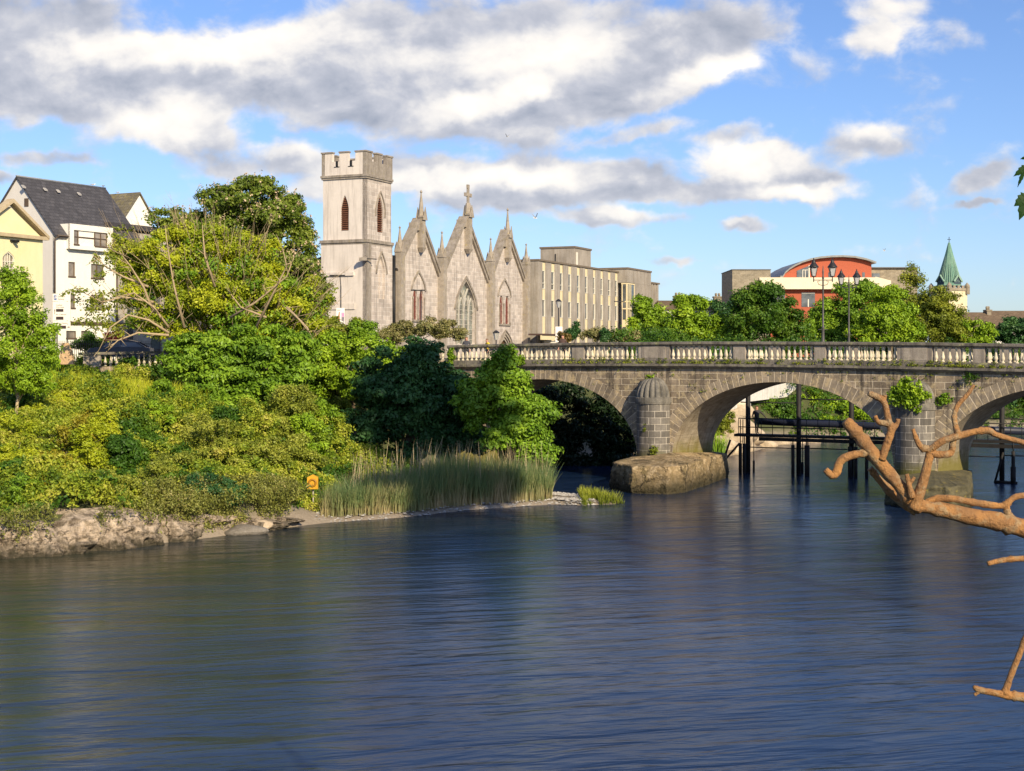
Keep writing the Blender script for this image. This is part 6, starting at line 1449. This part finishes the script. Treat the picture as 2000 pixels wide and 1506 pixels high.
pf = at(706, 506, 139.4); t = thing('floodlight', 'large floodlight sticking out from the church tower corner', 'floodlight', pf)
mb = MB(); mb.box(0, .55, -.3, .1, -.16, .16); mb.hexa([(-.2, -.32, -.2), (0, -.32, -.2), (0, .12, -.2), (-.2, .12, -.2), (-.2, -.32, .12), (0, -.32, .16), (0, .12, .16), (-.2, .12, .12)]); mb.build('housing', plain('floodlight body', (.30, .26, .22), .5), t)
mb = MB(); mb.bar((.55, -.1, .02), (1.4, .5, .02), .09); mb.build('bracket', DARKM, t)
# poster and banner
def panel_sheet(name, label, cat, px0, px1, py0, py1, Y, mats, rects):
    a = at(px0, py0, Y); b = at(px1, py1, Y); w, h = b.x-a.x, a.z-b.z; t = thing(name, label, cat, (a.x, Y, b.z))
    mb = MB(); mb.box(0, w, 0, .04, 0, h); s = mb.build('sheet', mats[0], t)
    for i, (x0, x1, y0, y1, m) in enumerate(rects):
        mb = MB()
        if isinstance(x0, list): mb.add([(p[0]*w, -.008, p[1]*h) for p in x0], [tuple(range(len(x0)))])
        else: mb.box(x0*w, x1*w, -.006-.001*i, -.0005, y0*h, y1*h)
        mb.build('print', mats[m], s)
    return t
POSW = plain('poster white', (.85, .80, .76), .6, var=.03); POSP = plain('poster pink', (.80, .35, .62), .6); POSR = plain('poster coral', (.65, .22, .12), .6); POSG = plain('poster grey', (.25, .23, .28), .6); POSL = plain('poster lilac', (.60, .55, .68), .6)
panel_sheet('poster', 'white portrait poster with pink and coral shapes below the tower ledge', 'poster', 657, 673, 601.5, 636, 117.7, [POSW, POSP, POSR, POSG, POSL],
            [(.62, .95, .5, .74, 1), (.62, .95, .26, .49, 3), ([(.06, .24), (.46, .24), (.40, .5), (.42, .78), (.30, .76), (.22, .5)], 0, 0, 0, 2), (.08, .95, .10, .20, 4), (.1, .5, .86, .90, 3)])
panel_sheet('banner', 'blank white upright banner behind the black street lantern', 'banner', 1085, 1098.5, 638, 668, 149.5, [POSW], [])

# ------------------------------------------------------------------ left street: direction sign, railings, car, slab
SG = at(103, 646, 96); sw = 34.5/F*96; sh = (646-573)/F*96
S_ = thing('parking_sign', 'tall white parking direction sign with blue P in front of the white house', 'sign', (SG.x, SG.y, SG.z))
SWH = plain('sign white', (.80, .76, .68), .5, var=.03); SBL = plain('sign blue', (.03, .10, .38), .5); SBK = plain('sign display', (.05, .03, .03), .5); SGR = plain('sign lettering', (.16, .13, .11), .6)
def fz(py): return (646-py)/F*96
def fx(px): return (px-103)/F*96
for (y0, y1) in ((573.5, 588.5), (589.2, 626.3), (627, 646)):
    mb = MB(); mb.box(0, sw, 0, .06, fz(y1), fz(y0)); mb.build('board', SWH, S_)
mb = MB(); mb.box(fx(105), fx(110.5), -.008, -.0005, fz(586), fz(577)); mb.build('blue_square', SBL, S_)
for (x0, x1, y0, y1) in ((109.5, 124, 603.5, 609), (109.5, 124, 618.5, 624.5), (115, 129, 636, 642)):
    mb = MB(); mb.box(fx(x0), fx(x1), -.012, -.0005, fz(y1), fz(y0)); mb.build('display', SBK, S_)
def text(par, s, px, py, hpx, mat, bold=0.0):
    cu = bpy.data.curves.new('lettering', 'FONT'); cu.body = s; cu.size = hpx/F*96*1.35; cu.offset = bold
    o = bpy.data.objects.new('lettering', cu); COL.objects.link(o); dg = bpy.context.evaluated_depsgraph_get()
    m2 = bpy.data.meshes.new_from_object(o.evaluated_get(dg)); bpy.data.objects.remove(o); o = link('lettering', m2, mat, par); o.location = (fx(px), -.014, fz(py)); o.rotation_euler = (math.pi/2, 0, 0); return o
text(S_, 'P', 106.2, 585, 6.4, SWH, .004)
text(S_, 'Gaillimh', 113, 580.5, 3.2, SGR); text(S_, 'Galway', 113, 585.5, 3.2, SGR); text(S_, 'Cathair', 109.5, 597.2, 3.2, SGR); text(S_, 'City East', 109.5, 601.6, 3.2, SGR); text(S_, 'An Ceantar', 109.5, 615.5, 3.2, SGR); text(S_, 'East  City Centre', 105, 632.5, 2.8, SGR)
mb = MB(); mb.bar((fx(107), -.01, fz(614)), (fx(107), -.01, fz(606)), .035, .01); mb.add([(fx(105.6), -.012, fz(606.5)), (fx(108.4), -.012, fz(606.5)), (fx(107), -.012, fz(603.5))], [(0, 1, 2)]); mb.build('up_arrow', SGR, S_)
mb = MB(); mb.bar((fx(131), -.01, fz(639)), (fx(134.5), -.01, fz(639)), .01, .035); mb.add([(fx(134), -.012, fz(641.2)), (fx(136.6), -.012, fz(639)), (fx(134), -.012, fz(636.8))], [(0, 1, 2)]); mb.build('right_arrow', SGR, S_)
for x in (.25, sw-.25):
    mb = MB(); mb.tube([(x, .12, GZ-SG.z-.2), (x, .12, fz(573))], .05, 8); mb.build('post', GALV, S_)
RL = thing('railing', 'black iron railing with pointed bars along the street at the left', 'railing', (at(100, 600, 99).x, 99, GZ))
for k in range(52):
    if k % 1 == 0:
        mb = MB(); x = k*.135; mb.box(x-.014, x+.014, -.014, .014, 0, 1.35); mb.lathe([(.02, 1.35), (.022, 1.38), (.003, 1.47)], x, 0, 4)
        mb.build('bar', IRON, RL) if k < 52 else None
mb = MB(); mb.box(-.1, 52*.135, -.03, .03, .15, .19); mb.box(-.1, 52*.135, -.03, .03, 1.2, 1.24); mb.build('rail', IRON, RL)
# parked car (only its roof shows above the wall)
def car(name, label, x, y, rot, paint):
    t = thing(name, label, 'car', (x, y, GZ+.03), rot)
    prof = [(-2.1, .35), (-2.12, .75), (-1.95, .92), (-1.25, 1.0), (-.75, 1.38), (-.2, 1.47), (.6, 1.46), (1.25, 1.30), (1.75, .98), (2.1, .90), (2.14, .45), (2.05, .3), (-2.0, .28)]
    mb = MB(); body = [(-2.1, .3), (-2.13, .7), (-1.95, .9), (-1.2, .98), (1.75, .98), (2.1, .88), (2.14, .45), (2.05, .3)]
    n = len(body); vs = []
    for y_, s_ in ((-.86, .97), (-.80, 1), (.80, 1), (.86, .97)): vs += [(p[0]*s_, y_, p[1]) for p in body]
    fs = [tuple(range(n))[::-1], tuple(range(3*n, 4*n))]+[(r*n+i, r*n+(i+1) % n, (r+1)*n+(i+1) % n, (r+1)*n+i) for r in range(3) for i in range(n)]
    mb.add(vs, fs, 0, None, False)
    roof = [(-.80, 1.40), (-.2, 1.48), (.6, 1.47), (1.2, 1.33), (1.15, 1.29), (-.76, 1.34)]
    mb.extr(roof, -.60, .60)
    for s_ in (-1, 1):
        for a, b in (((-1.2, .98), (-.78, 1.37)), ((.15, .98), (.12, 1.42)), ((1.75, .98), (1.18, 1.31))): mb.bar((a[0], s_*.78, a[1]), (b[0], s_*.60, b[1]), .06)
    bd = mb.build('body', paint, t)
    mb = MB(); mb.hexa([(-1.18, -.76, .985), (1.7, -.76, .985), (1.7, .76, .985), (-1.18, .76, .985), (-.78, -.59, 1.35), (1.15, -.59, 1.30), (1.15, .59, 1.30), (-.78, .59, 1.35)]); mb.build('windows', GLD, t)
    for x_ in (-1.35, 1.35):
        for s_ in (-1, 1):
            mb = MB(); vs = []
            for yy in (s_*.62, s_*.84): vs += [(x_+.32*math.cos(a*math.pi/8), yy, .32+.32*math.sin(a*math.pi/8)) for a in range(16)]
            mb.add(vs, [tuple(range(16)), tuple(range(31, 15, -1))]+[(i, (i+1) % 16, 16+(i+1) % 16, 16+i) for i in range(16)]); w = mb.build('wheel', plain('tyre', (.02, .02, .02), .9) if 'tyre' not in MATS else MATS['tyre'], t)
            mb = MB(); mb.add([(x_+.19*math.cos(a*math.pi/6), s_*.846, .32+.19*math.sin(a*math.pi/6)) for a in range(12)], [tuple(range(12))]); mb.build('rim', GALV, w)
    return t
p = at(236, 690, 98.5); car('parked_car', 'dark blue hatchback whose roof shows above the quay wall', p.x, 98.5, math.radians(4), plain('dark blue paint', (.03, .045, .09), .25))
bm = bmesh.new(); bmesh.ops.create_cube(bm, size=1); bmesh.ops.subdivide_edges(bm, edges=bm.edges, cuts=6, use_grid_fill=True)
for v_ in bm.verts:
    t_ = v_.co.z+.5; v_.co.x = v_.co.x*(.85-.5*t_**2.2)+(-.12*t_**2)+random.uniform(-.02, .02); v_.co.y = v_.co.y*.35*(1-.5*t_)+random.uniform(-.02, .02); v_.co.z = t_*1.35
me = bpy.data.meshes.new('standing_stone'); bm.to_mesh(me); bm.free(); p = at(131, 704, 90); o = link('standing_stone', me, stone('warm standing stone', (.50, .33, .18), (.60, .42, .25), 2, .9, bump=.4)); o.location = (p.x, 90, p.z-.25); tag(o, 'upright pointed orange brown stone beside the black railing', 'stone')
ptree('bush', 'dark green shrubs behind the railing in front of the white house', 'bush', 165, 101, [(160, 672, 18, 12), (175, 664, 10, 18), (190, 672, 16, 10)], 'deep', 120, 40, .14, .35, group=G2, r0=.04)
ptree('bush', 'dark red leaved shrub left of the dark office block', 'bush', 222, 103, [(222, 662, 14, 12), (210, 668, 10, 8)], 'red', 90, 36, .14, .35, group=G2, r0=.04)
# lifebuoy box
p = ground_hit(611, 1010); p = Vector(((611-CX)/F*66.2, 66.2, float(ground_z((611-CX)/F*66.2, 66.2)))); k = 66.2/F
LB = thing('lifebuoy_box', 'yellow house shaped lifebuoy box on a post at the left end of the reeds', 'lifebuoy box', p)
z0 = zz(955, 66.2)-p.z; z1 = zz(932, 66.2)-p.z; z2 = zz(926.5, 66.2)-p.z; w = 10.5*k
YPL = plain('yellow plastic', (.62, .33, .02), .45, var=.08)
mb = MB(); mb.extr([(-w, z0), (w, z0), (w, z1), (0, z2), (-w, z1)], -.12, .10); mb.build('case', YPL, LB)
mb = MB(); n = 28; vs = []; R_, r_ = w*.62, w*.19; zc = (z0+z1)/2+.02
for i in range(n):
    a = 2*math.pi*i/n
    for j in range(8): b = 2*math.pi*j/8; vs.append(((R_+r_*math.cos(b))*math.cos(a), -.15+r_*.6*math.sin(b), zc+(R_+r_*math.cos(b))*math.sin(a)))
mb.add(vs, [(i*8+j, ((i+1) % n)*8+j, ((i+1) % n)*8+(j+1) % 8, i*8+(j+1) % 8) for i in range(n) for j in range(8)], 0, None, True); mb.build('ring_moulding', plain('amber plastic', (.36, .16, .01), .5), LB)
mb = MB(); mb.tube([(0, .12, -.3), (0, .12, z0+.3)], .04, 8); mb.build('post', plain('pale post', (.55, .50, .40), .6), LB)

# ------------------------------------------------------------------ people
def person(label, loc, rot, shirt, legs, hair, h=1.75, arms='down', lean=0.0):
    """one continuous skinned body; clothing split by face region"""
    s = h/1.75; V_ = []; E = []; R = []
    def v(x, y, z, r): V_.append((x*s, y*s, z*s)); R.append(r*s); return len(V_)-1
    pel = v(0, 0, .95, .135); wa = v(0, 0, 1.12, .125); ch = v(0, lean*.5-.01, 1.34, .15); nk = v(0, lean*.8, 1.48, .06); he = v(0, lean*.9-.02, 1.60, .092); hd = v(0, lean*.9-.01, 1.69, .075)
    E += [(pel, wa), (wa, ch), (ch, nk), (nk, he), (he, hd)]; nose = v(0, lean*.9-.12, 1.60, .014); E.append((he, nose))
    for sd in (-1, 1):
        ear = v(sd*.10, lean*.9, 1.61, .018); E.append((he, ear))
        hp = v(sd*.10, 0, .88, .10); kn = v(sd*.11, -.03+.10*sd, .50, .065); an = v(sd*.11, .02+.16*sd, .09, .042); to = v(sd*.13, -.14+.16*sd, .035, .034); E += [(pel, hp), (hp, kn), (kn, an), (an, to)]
        sh = v(sd*.19, lean*.6, 1.40, .068); E.append((ch, sh))
        if arms == 'rail' : el = v(sd*.27, -.22+lean, 1.20, .046); wr = v(sd*.24, -.46+lean, 1.10, .032)
        elif arms == 'up' and sd == 1: el = v(sd*.38, -.10, 1.22, .046); wr = v(sd*.52, -.22, 1.02, .032)
        else: el = v(sd*.26, .03, 1.13, .046); wr = v(sd*.25, -.10, .90, .032)
        E += [(sh, el), (el, wr)]; w0 = Vector(V_[wr])/s; d = (w0-Vector(V_[el])/s).normalized(); pm = v(*(w0+d*.06), .036); E.append((wr, pm)); p0 = Vector(V_[pm])/s
        sidev = d.cross(Vector((0, 0, 1))).normalized() if abs(d.z) < .9 else Vector((0, 1, 0))
        for i, L in enumerate((.07, .085, .08, .06)):
            k1 = p0+d*.045+sidev*(i-1.5)*.02; k2 = k1+d*L*.5-Vector((0, .012, .01)); k3 = k2+d*L*.4-Vector((0, .02, .012)); a = v(*k1, .0095); b = v(*k2, .0085); c = v(*k3, .007); E += [(pm, a), (a, b), (b, c)]
        th = p0+sidev*(-.045)+d*.01; a = v(*th, .011); b = v(*(th+d*.035-sidev*.012), .009); E += [(pm, a), (a, b)]
    me = bpy.data.meshes.new('body'); me.from_pydata(V_, E, []); o = bpy.data.objects.new('person', me); COL.objects.link(o)
    sk = o.modifiers.new('skin', 'SKIN'); 
    for i, r in enumerate(R): me.skin_vertices[0].data[i].radius = (r, r)
    me.skin_vertices[0].data[0].use_root = True; o.modifiers.new('sub', 'SUBSURF').levels = 1
    dg = bpy.context.evaluated_depsgraph_get(); ev = o.evaluated_get(dg); m2 = bpy.data.meshes.new_from_object(ev); o.modifiers.clear(); o.data = m2; m2.name = 'person'
    for m in (SKIN, shirt, legs, SHOE): m2.materials.append(m)
    for f in m2.polygons:
        z = f.center.z/s; x = abs(f.center.x)/s; y = f.center.y/s
        hand = (arms == 'rail' and y < -.42+lean) or (arms != 'rail' and z < .92 and x > .2) or (arms == 'up' and f.center.x/s > .5)
        f.material_index = 0 if (z > 1.49 or hand) else (3 if z < .10 else (2 if z < .97 and not (x > .2 and z > .85) else 1)); f.use_smooth = True
    bm = bmesh.new(); bmesh.ops.create_uvsphere(bm, u_segments=14, v_segments=10, radius=.115*s)
    bmesh.ops.delete(bm, geom=[q for q in bm.verts if q.co.z < -.01*s or (q.co.y < -.07*s and q.co.z < .05*s)], context='VERTS'); mh = bpy.data.meshes.new('hair'); bm.to_mesh(mh); bm.free()
    hr = link('hair', mh, hair, o); hr.location = (0, (lean*.9+.005)*s, 1.64*s)
    o.location = loc; o.rotation_euler = (0, 0, rot); return tag(o, label, 'person', 'people on the bridge and gantry')
SKIN = plain('skin', (.52, .27, .19), .6, var=.05); SHOE = plain('shoe', (.03, .025, .02), .6)
def cloth(n, c): return plain(n, c, .85, var=.08)
def onb(px, d):
    s = s_of(px)
    for _ in range(3): q = bp(s, d, 0); s += ((px-CX)/F*q.y-q.x)/.9
    q = bp(s, d, top(s)-1.14); return q
ba = math.atan2(ty_, tx_)
person('person in dark jacket with light brown hair on the bridge, nearest the big church window', onb(911, 3.0), ba+.5, cloth('dark jacket', (.06, .06, .075)), cloth('dark trousers', (.04, .04, .05)), plain('light brown hair', (.42, .26, .12), .8), 1.76)
person('person in bright yellow jacket on the bridge left of the church door', onb(953, 3.0), ba-.4, cloth('yellow jacket', (.75, .55, .04)), cloth('navy trousers', (.03, .035, .06)), plain('grey brown hair', (.22, .16, .11), .8), 1.6, lean=-.08)
person('person in dark top with brown hair on the bridge beside the white banner', onb(1099, 3.2), ba+.2, cloth('brown top', (.10, .06, .05)), cloth('black trousers', (.02, .02, .02)), plain('dark brown hair', (.10, .055, .03), .8), 1.74)
gpp = gp(1479, 2.5, .2)+Vector((24, 88.3, 0))
person('person in dark jacket with red cuff standing on the gantry walkway under the middle arch', gpp, .2, cloth('charcoal jacket', (.045, .04, .045)), cloth('dark green trousers', (.03, .05, .045)), plain('thin reddish hair', (.22, .10, .06), .8), 1.78, arms='up')

# ------------------------------------------------------------------ gulls
GW_ = plain('gull white', (.82, .80, .76), .7, var=.03); GG = plain('gull grey', (.32, .34, .38), .7)
def gull(label, loc, rot, fly, sc=1.0, group=None):
    t = thing('gull', label, 'gull', loc, rot, group)
    mb = MB(); n = 10
    prof = [(-.26, .01), (-.18, .035), (-.05, .065), (.08, .062), (.15, .045), (.19, .042), (.23, .036), (.26, .012), (.31, .004)]; vs = []
    for x, r in prof:
        zc = (.0 if x < .1 else (x-.1)*.35) if not fly else 0
        for k in range(n): a = 2*math.pi*k/n; vs.append((x*sc, r*math.cos(a)*sc, (r*math.sin(a)+zc+(0 if fly else .13))*sc))
    mb.add(vs, [(i*n+k, i*n+(k+1) % n, (i+1)*n+(k+1) % n, (i+1)*n+k) for i in range(len(prof)-1) for k in range(n)], 0, None, True); mb.build('body', GW_, t)
    for s_ in (-1, 1):
        mb = MB()
        if fly: up = .30; P_ = [(.08, .04, .02), (.10, .28, .02+up*.8), (.0, .60, .05+up*1.5), (-.08, .58, .04+up*1.45), (-.02, .28, up*.75), (-.08, .04, .01)]
        else: P_ = [(.1, .06, .16), (.02, .075, .19), (-.28, .03, .15), (-.30, .02, .13), (-.1, .075, .11), (.08, .065, .12)]
        up_ = [(x*sc, s_*y*sc, z*sc) for x, y, z in P_]; dn = [(x, y, z-.012*sc) for x, y, z in up_]
        mb.add(up_+dn, [tuple(range(6)), tuple(range(11, 5, -1))]+[(i, (i+1) % 6, 6+(i+1) % 6, 6+i) for i in range(6)]); mb.build('wing', GG, t)
    if not fly:
        mb = MB()
        for s_ in (-.03, .03): mb.tube([(0, s_*sc, 0), (0, s_*sc, .08*sc)], .008*sc, 4)
        mb.build('legs', plain('gull leg', (.6, .35, .2), .6) if 'gull leg' not in MATS else MATS['gull leg'], t)
    return t
c_, s_ = math.cos(AA), math.sin(AA)
for px, lb, r in ((181.5, 'left one of two gulls standing on the white house ridge', .4), (201.5, 'gull at the right end of the white house ridge', 2.4)):
    r_ = (px-CX)/F; bx, by = AC[0]-s_*hw, AC[1]+c_*hw; t_ = (r_*by-bx)/(c_-r_*s_); gull(lb, (bx+c_*t_, by+s_*t_, zrg+.22), r, False, .85, 'gulls on the roofs')
gl = GB.location; gull('gull on the ridge of the small mossy roofed house', (gl.x+c_*WG/2-s_*2.5, gl.y+s_*WG/2+c_*2.5, zR+.16), 1.0, False, .85, 'gulls on the roofs')
gull('white gull flying right of the tallest cross below the cloud', at(1045, 426, 95), .5, True, .62, 'flying gulls'); gull('small gull flying high above the cross in the grey cloud', at(991, 267, 150), 2.5, True, .6, 'flying gulls')
gull('tiny gull gliding in the blue right of the curved roof', at(1727, 490, 200), .2, True, .7, 'flying gulls')

# ------------------------------------------------------------------ bare tree on the near bank whose limbs reach into view from the right
def barkm():
    m, N = newmat('orange dead wood'); g = N.n('ShaderNodeNewGeometry'); pos = g.outputs['Position']
    n1 = N.noise(pos, 5, 5, .6); n2 = N.noise(pos, 26, 5, .75); n3 = N.noise(pos, 9, 4, .7)
    col = N.mix(N.mr(n1, .35, .65), (.46, .22, .065, 1), (.26, .135, .055, 1)); col = N.mix(N.mr(n3, .52, .62, 0, .75), col, (.34, .25, .14, 1)); col = N.mix(N.mr(n2, .52, .68, 0, .75), col, (.16, .075, .03, 1))
    bp_ = N.n('ShaderNodeBump'); bp_.inputs['Strength'].default_value = .9; bp_.inputs['Distance'].default_value = .03; N.set(bp_.inputs['Height'], N.math('ADD', n2, n3))
    b = N.n('ShaderNodeBsdfPrincipled'); N.set(b.inputs['Base Color'], col); b.inputs['Roughness'].default_value = .75; N.set(b.inputs['Normal'], bp_.outputs[0])
    o = N.n('ShaderNodeOutputMaterial'); N.set(o.inputs[0], b.outputs[0]); return m
DW = barkm(); YB = 9.0
def smooth_path(P_, sub=5):
    out = []; n = len(P_)
    for i in range(n-1):
        p0, p1, p2, p3 = P_[max(i-1, 0)], P_[i], P_[i+1], P_[min(i+2, n-1)]
        for k in range(sub):
            t = k/sub; out.append(tuple(.5*((2*b)+(c-a)*t+(2*a-5*b+4*c-d)*t*t+(3*b-a-3*c+d)*t**3) for a, b, c, d in zip(p0, p1, p2, p3)))
    out.append(P_[-1]); return out
def limb(nm, par, specs, wrap=True):
    mb = MB(); rr = random.Random(3)
    for sp in specs:
        Q = smooth_path([(a, b, c, d) for a, b, c, d in [(q+(0,)) if len(q) == 3 else q for q in sp]]); pts = []; rad = []
        for i, (px, py, r, dy) in enumerate(Q):
            pts.append(at(px, py, YB+dy)); kn = 1+(.16*rr.random()-.05)+(.22 if rr.random() < .10 else 0); rad.append(r/F*YB*kn*.93)
        mb.tube([p for p in pts], rad, 12, bump=.06)
    o = mb.build(nm, DW, par)
    loc = par.location
    for v_ in o.data.vertices: v_.co -= loc
    return o
BT = thing('bare_tree', 'orange barked bare tree whose broken limbs reach in from the right edge over the water', 'tree', (7.6, 8.2, 2.0))
limb('limb', BT, [[(2420, 1130, 34, -.3), (2200, 1075, 27), (2060, 1048, 22), (2000, 1032, 19), (1950, 1019, 19), (1900, 1010, 17), (1850, 998, 15), (1808, 990, 13), (1785, 982, 15), (1762, 955, 13.5), (1720, 905, 13.5), (1690, 866, 13), (1668, 840, 13), (1651, 822, 10)],
    [(1705, 882, 8), (1680, 886, 8), (1655, 892, 8.5), (1640, 903, 8.5), (1634, 922, 9), (1624, 928, 8), (1612, 917, 6)], [(1735, 915, 9, .05), (1705, 895, 9, .06), (1684, 877, 7, .06)],
    [(1790, 1000, 9, .12), (1760, 980, 9, .14), (1720, 940, 8, .14), (1700, 915, 6, .12)],
    [(1722, 898, 8, -.03), (1733, 865, 8.5, -.03), (1741, 838, 8.5, -.03), (1735, 828, 8, -.03), (1716, 824, 5, -.03), (1709, 812, 4, -.03)], [(1740, 840, 6, -.03), (1752, 828, 5, -.03), (1754, 818, 4, -.03)], [(1737, 832, 8, -.03), (1731, 800, 6.5, -.03), (1724, 782, 7, -.03), (1708, 773, 7, -.03), (1696, 768, 5.5, -.03)], [(1726, 785, 5, -.03), (1728, 772, 4.5, -.03)],
    [(1785, 995, 13, -.04), (1800, 950, 10.5, -.05), (1812, 905, 9, -.06), (1816, 880, 9, -.06), (1800, 874, 7, -.06), (1790, 858, 5.5, -.06), (1783, 838, 3.5, -.06)],
    [(1815, 884, 8, -.06), (1835, 888, 7.5, -.08), (1857, 884, 7, -.08), (1862, 860, 6.5, -.08), (1870, 845, 6, -.08)], [(1815, 880, 7, -.06), (1840, 862, 7.5, -.1), (1870, 852, 7.5, -.1), (1905, 843, 6.5, -.1), (1930, 841, 7, -.1), (1945, 849, 6, -.1), (1980, 859, 5.5, -.1), (2030, 873, 5.5, -.1)],
    [(1872, 852, 7.5, -.1), (1866, 830, 5.5, -.1), (1864, 810, 5.5, -.1), (1872, 790, 5, -.1), (1890, 770, 4.5, -.1), (1902, 752, 3.5, -.1)],
    [(1800, 992, 7, .05), (1825, 975, 7, .03), (1860, 974, 6.5, 0), (1900, 981, 6.5, 0), (1950, 988, 6, 0), (1966, 984, 6.5, 0), (1985, 970, 6, 0), (2030, 966, 6, 0)], [(1966, 984, 6, 0), (1968, 1002, 7, 0), (1980, 1022, 9, 0)],
    [(1782, 972, 8, -.06), (1775, 945, 5, -.06), (1771, 926, 4.5, -.06)], [(1777, 945, 3.5, -.06), (1786, 932, 3.5, -.06)]])
limb('limb', BT, [[(2420, 1180, 12), (2200, 1110, 8), (2060, 1093, 6.5), (2000, 1091, 6), (1960, 1094, 5.5), (1929, 1101, 5)]])
limb('limb', BT, [[(2420, 1300, 22), (2200, 1385, 15), (2060, 1372, 11), (2000, 1362, 10), (1970, 1358, 9), (1935, 1352, 6.5), (1912, 1347, 6.5), (1901, 1341, 3.5)], [(1915, 1348, 4), (1903, 1358, 3)], [(1962, 1356, 8), (1974, 1320, 6.5), (1990, 1280, 6), (2006, 1240, 6), (2050, 1160, 6), (2200, 1075, 8)]])
mb = MB(); mb.tube([(at(1944+dx, 1006+dy, YB)-BT.location) for dx, dy in ((0, 0), (3, 22), (-1, 36))], [.02, .02, .02], 6)
mb = MB(); TT = at(2410, 1150, YB)-BT.location; a = TT
mb.tube([Vector((0, 0, -.5)), Vector((0, 0, 1)), Vector((a.x*.6, a.y*.6, a.z*.7)), a, a+Vector((.4, .3, 2.2)), a+Vector((.2, .8, 5.0))], [.34, .26, .2, .17, .13, .05], 12, bump=.15); mb.build('trunk', DW, BT)
# overhanging leafy twig of the same tree, high at the right edge
LFB = leafmat('near leaf', [(.02, .06, .01), (.04, .10, .015)], .35)
mb = MB()
def bigleaf(mb, tip, base, w, cen):
    """lobed leaf blade outline in the plane of tip-base"""
    t = (Vector(tip)-Vector(base)); L = t.length; t.normalize(); sd = t.cross(Vector((0, -1, .15)).normalized()).normalized(); prof = [(0, .03), (.1, .42), (.16, .30), (.3, .62), (.36, .45), (.52, .55), (.58, .36), (.74, .34), (.8, .2), (1, 0)]
    R_ = [Vector(base)+t*L*a+sd*w*b for a, b in prof]; L_ = [Vector(base)+t*L*a-sd*w*b for a, b in prof]; M_ = [Vector(base)+t*L*a+Vector((0, -.006, 0)) for a, b in prof]
    n = len(prof); mb.add(L_+M_+R_, [(i, i+1, n+i+1, n+i) for i in range(n-1)]+[(n+i, n+i+1, 2*n+i+1, 2*n+i) for i in range(n-1)])
for (a, b, c, d, w) in ((1980, 403, 2012, 380, .06), (1990, 430, 2016, 372, .075), (1979, 345, 2010, 322, .035), (1987, 366, 2002, 330, .02), (1992, 311, 2012, 305, .02), (2015, 345, 2040, 300, .08), (2025, 420, 2050, 360, .08), (2040, 290, 2070, 250, .08)): bigleaf(mb, at(a, b, 7.0)-BT.location, at(c, d, 7.0)-BT.location, w, None)
mb.build('leaves', LFB, BT)
mb = MB(); mb.tube([at(2010, 380, 7)-BT.location, at(2012, 325, 7)-BT.location, at(2040, 280, 7)-BT.location, at(2200, 240, 7.5)-BT.location, at(2500, 200, 8.5)-BT.location, TT+Vector((.2, .8, 4.2))], [.006, .008, .012, .03, .05, .08], 6); mb.build('leafy_twig', DW, BT)
# unseen tree and terrace added on the near bank to shade the sycamores and reeds
mb = MB(); mb.plan([(12, 12), (60, 8), (60, 34), (22, 34), (15, 24)], -1.5, 1.2); tag(mb.build('near_bank_terrace', SOIL), kind='structure')
def shade_tree(name, label, base, spots, mat='deep', dens=900):
    """an added, unseen tree; each mass of its crown is placed to shade one patch across the river"""
    t = thing(name, label, 'tree', base); B = Vector(base); lo = []
    for (x, y, z, dist, rx, rz) in spots: p = Vector((x, y, z))+SUN_DIR*dist-B; lo.append((p.x, p.y, p.z, rx, rx, rz))
    o, c = crown(t, 'crown', lo, LM[mat], dens, 40, .5, 1.0, shell=.2); woody(t, (0, 0, 0), lo, c, BARK, .45, 30)
shade_tree('added_shade_tree', 'unseen tall tree added on the near bank to shade the sycamores and reeds', (21.5, 25.0, 1.2), [(-5.0, 80, 4.8, 62, 3.5, 2.8), (-6.2, 81, 2.4, 62, 2.6, 2.2), (-4.2, 79, 2.0, 62, 2.2, 2.0), (-3.6, 70.5, 1.0, 52, 3.6, 1.2)])
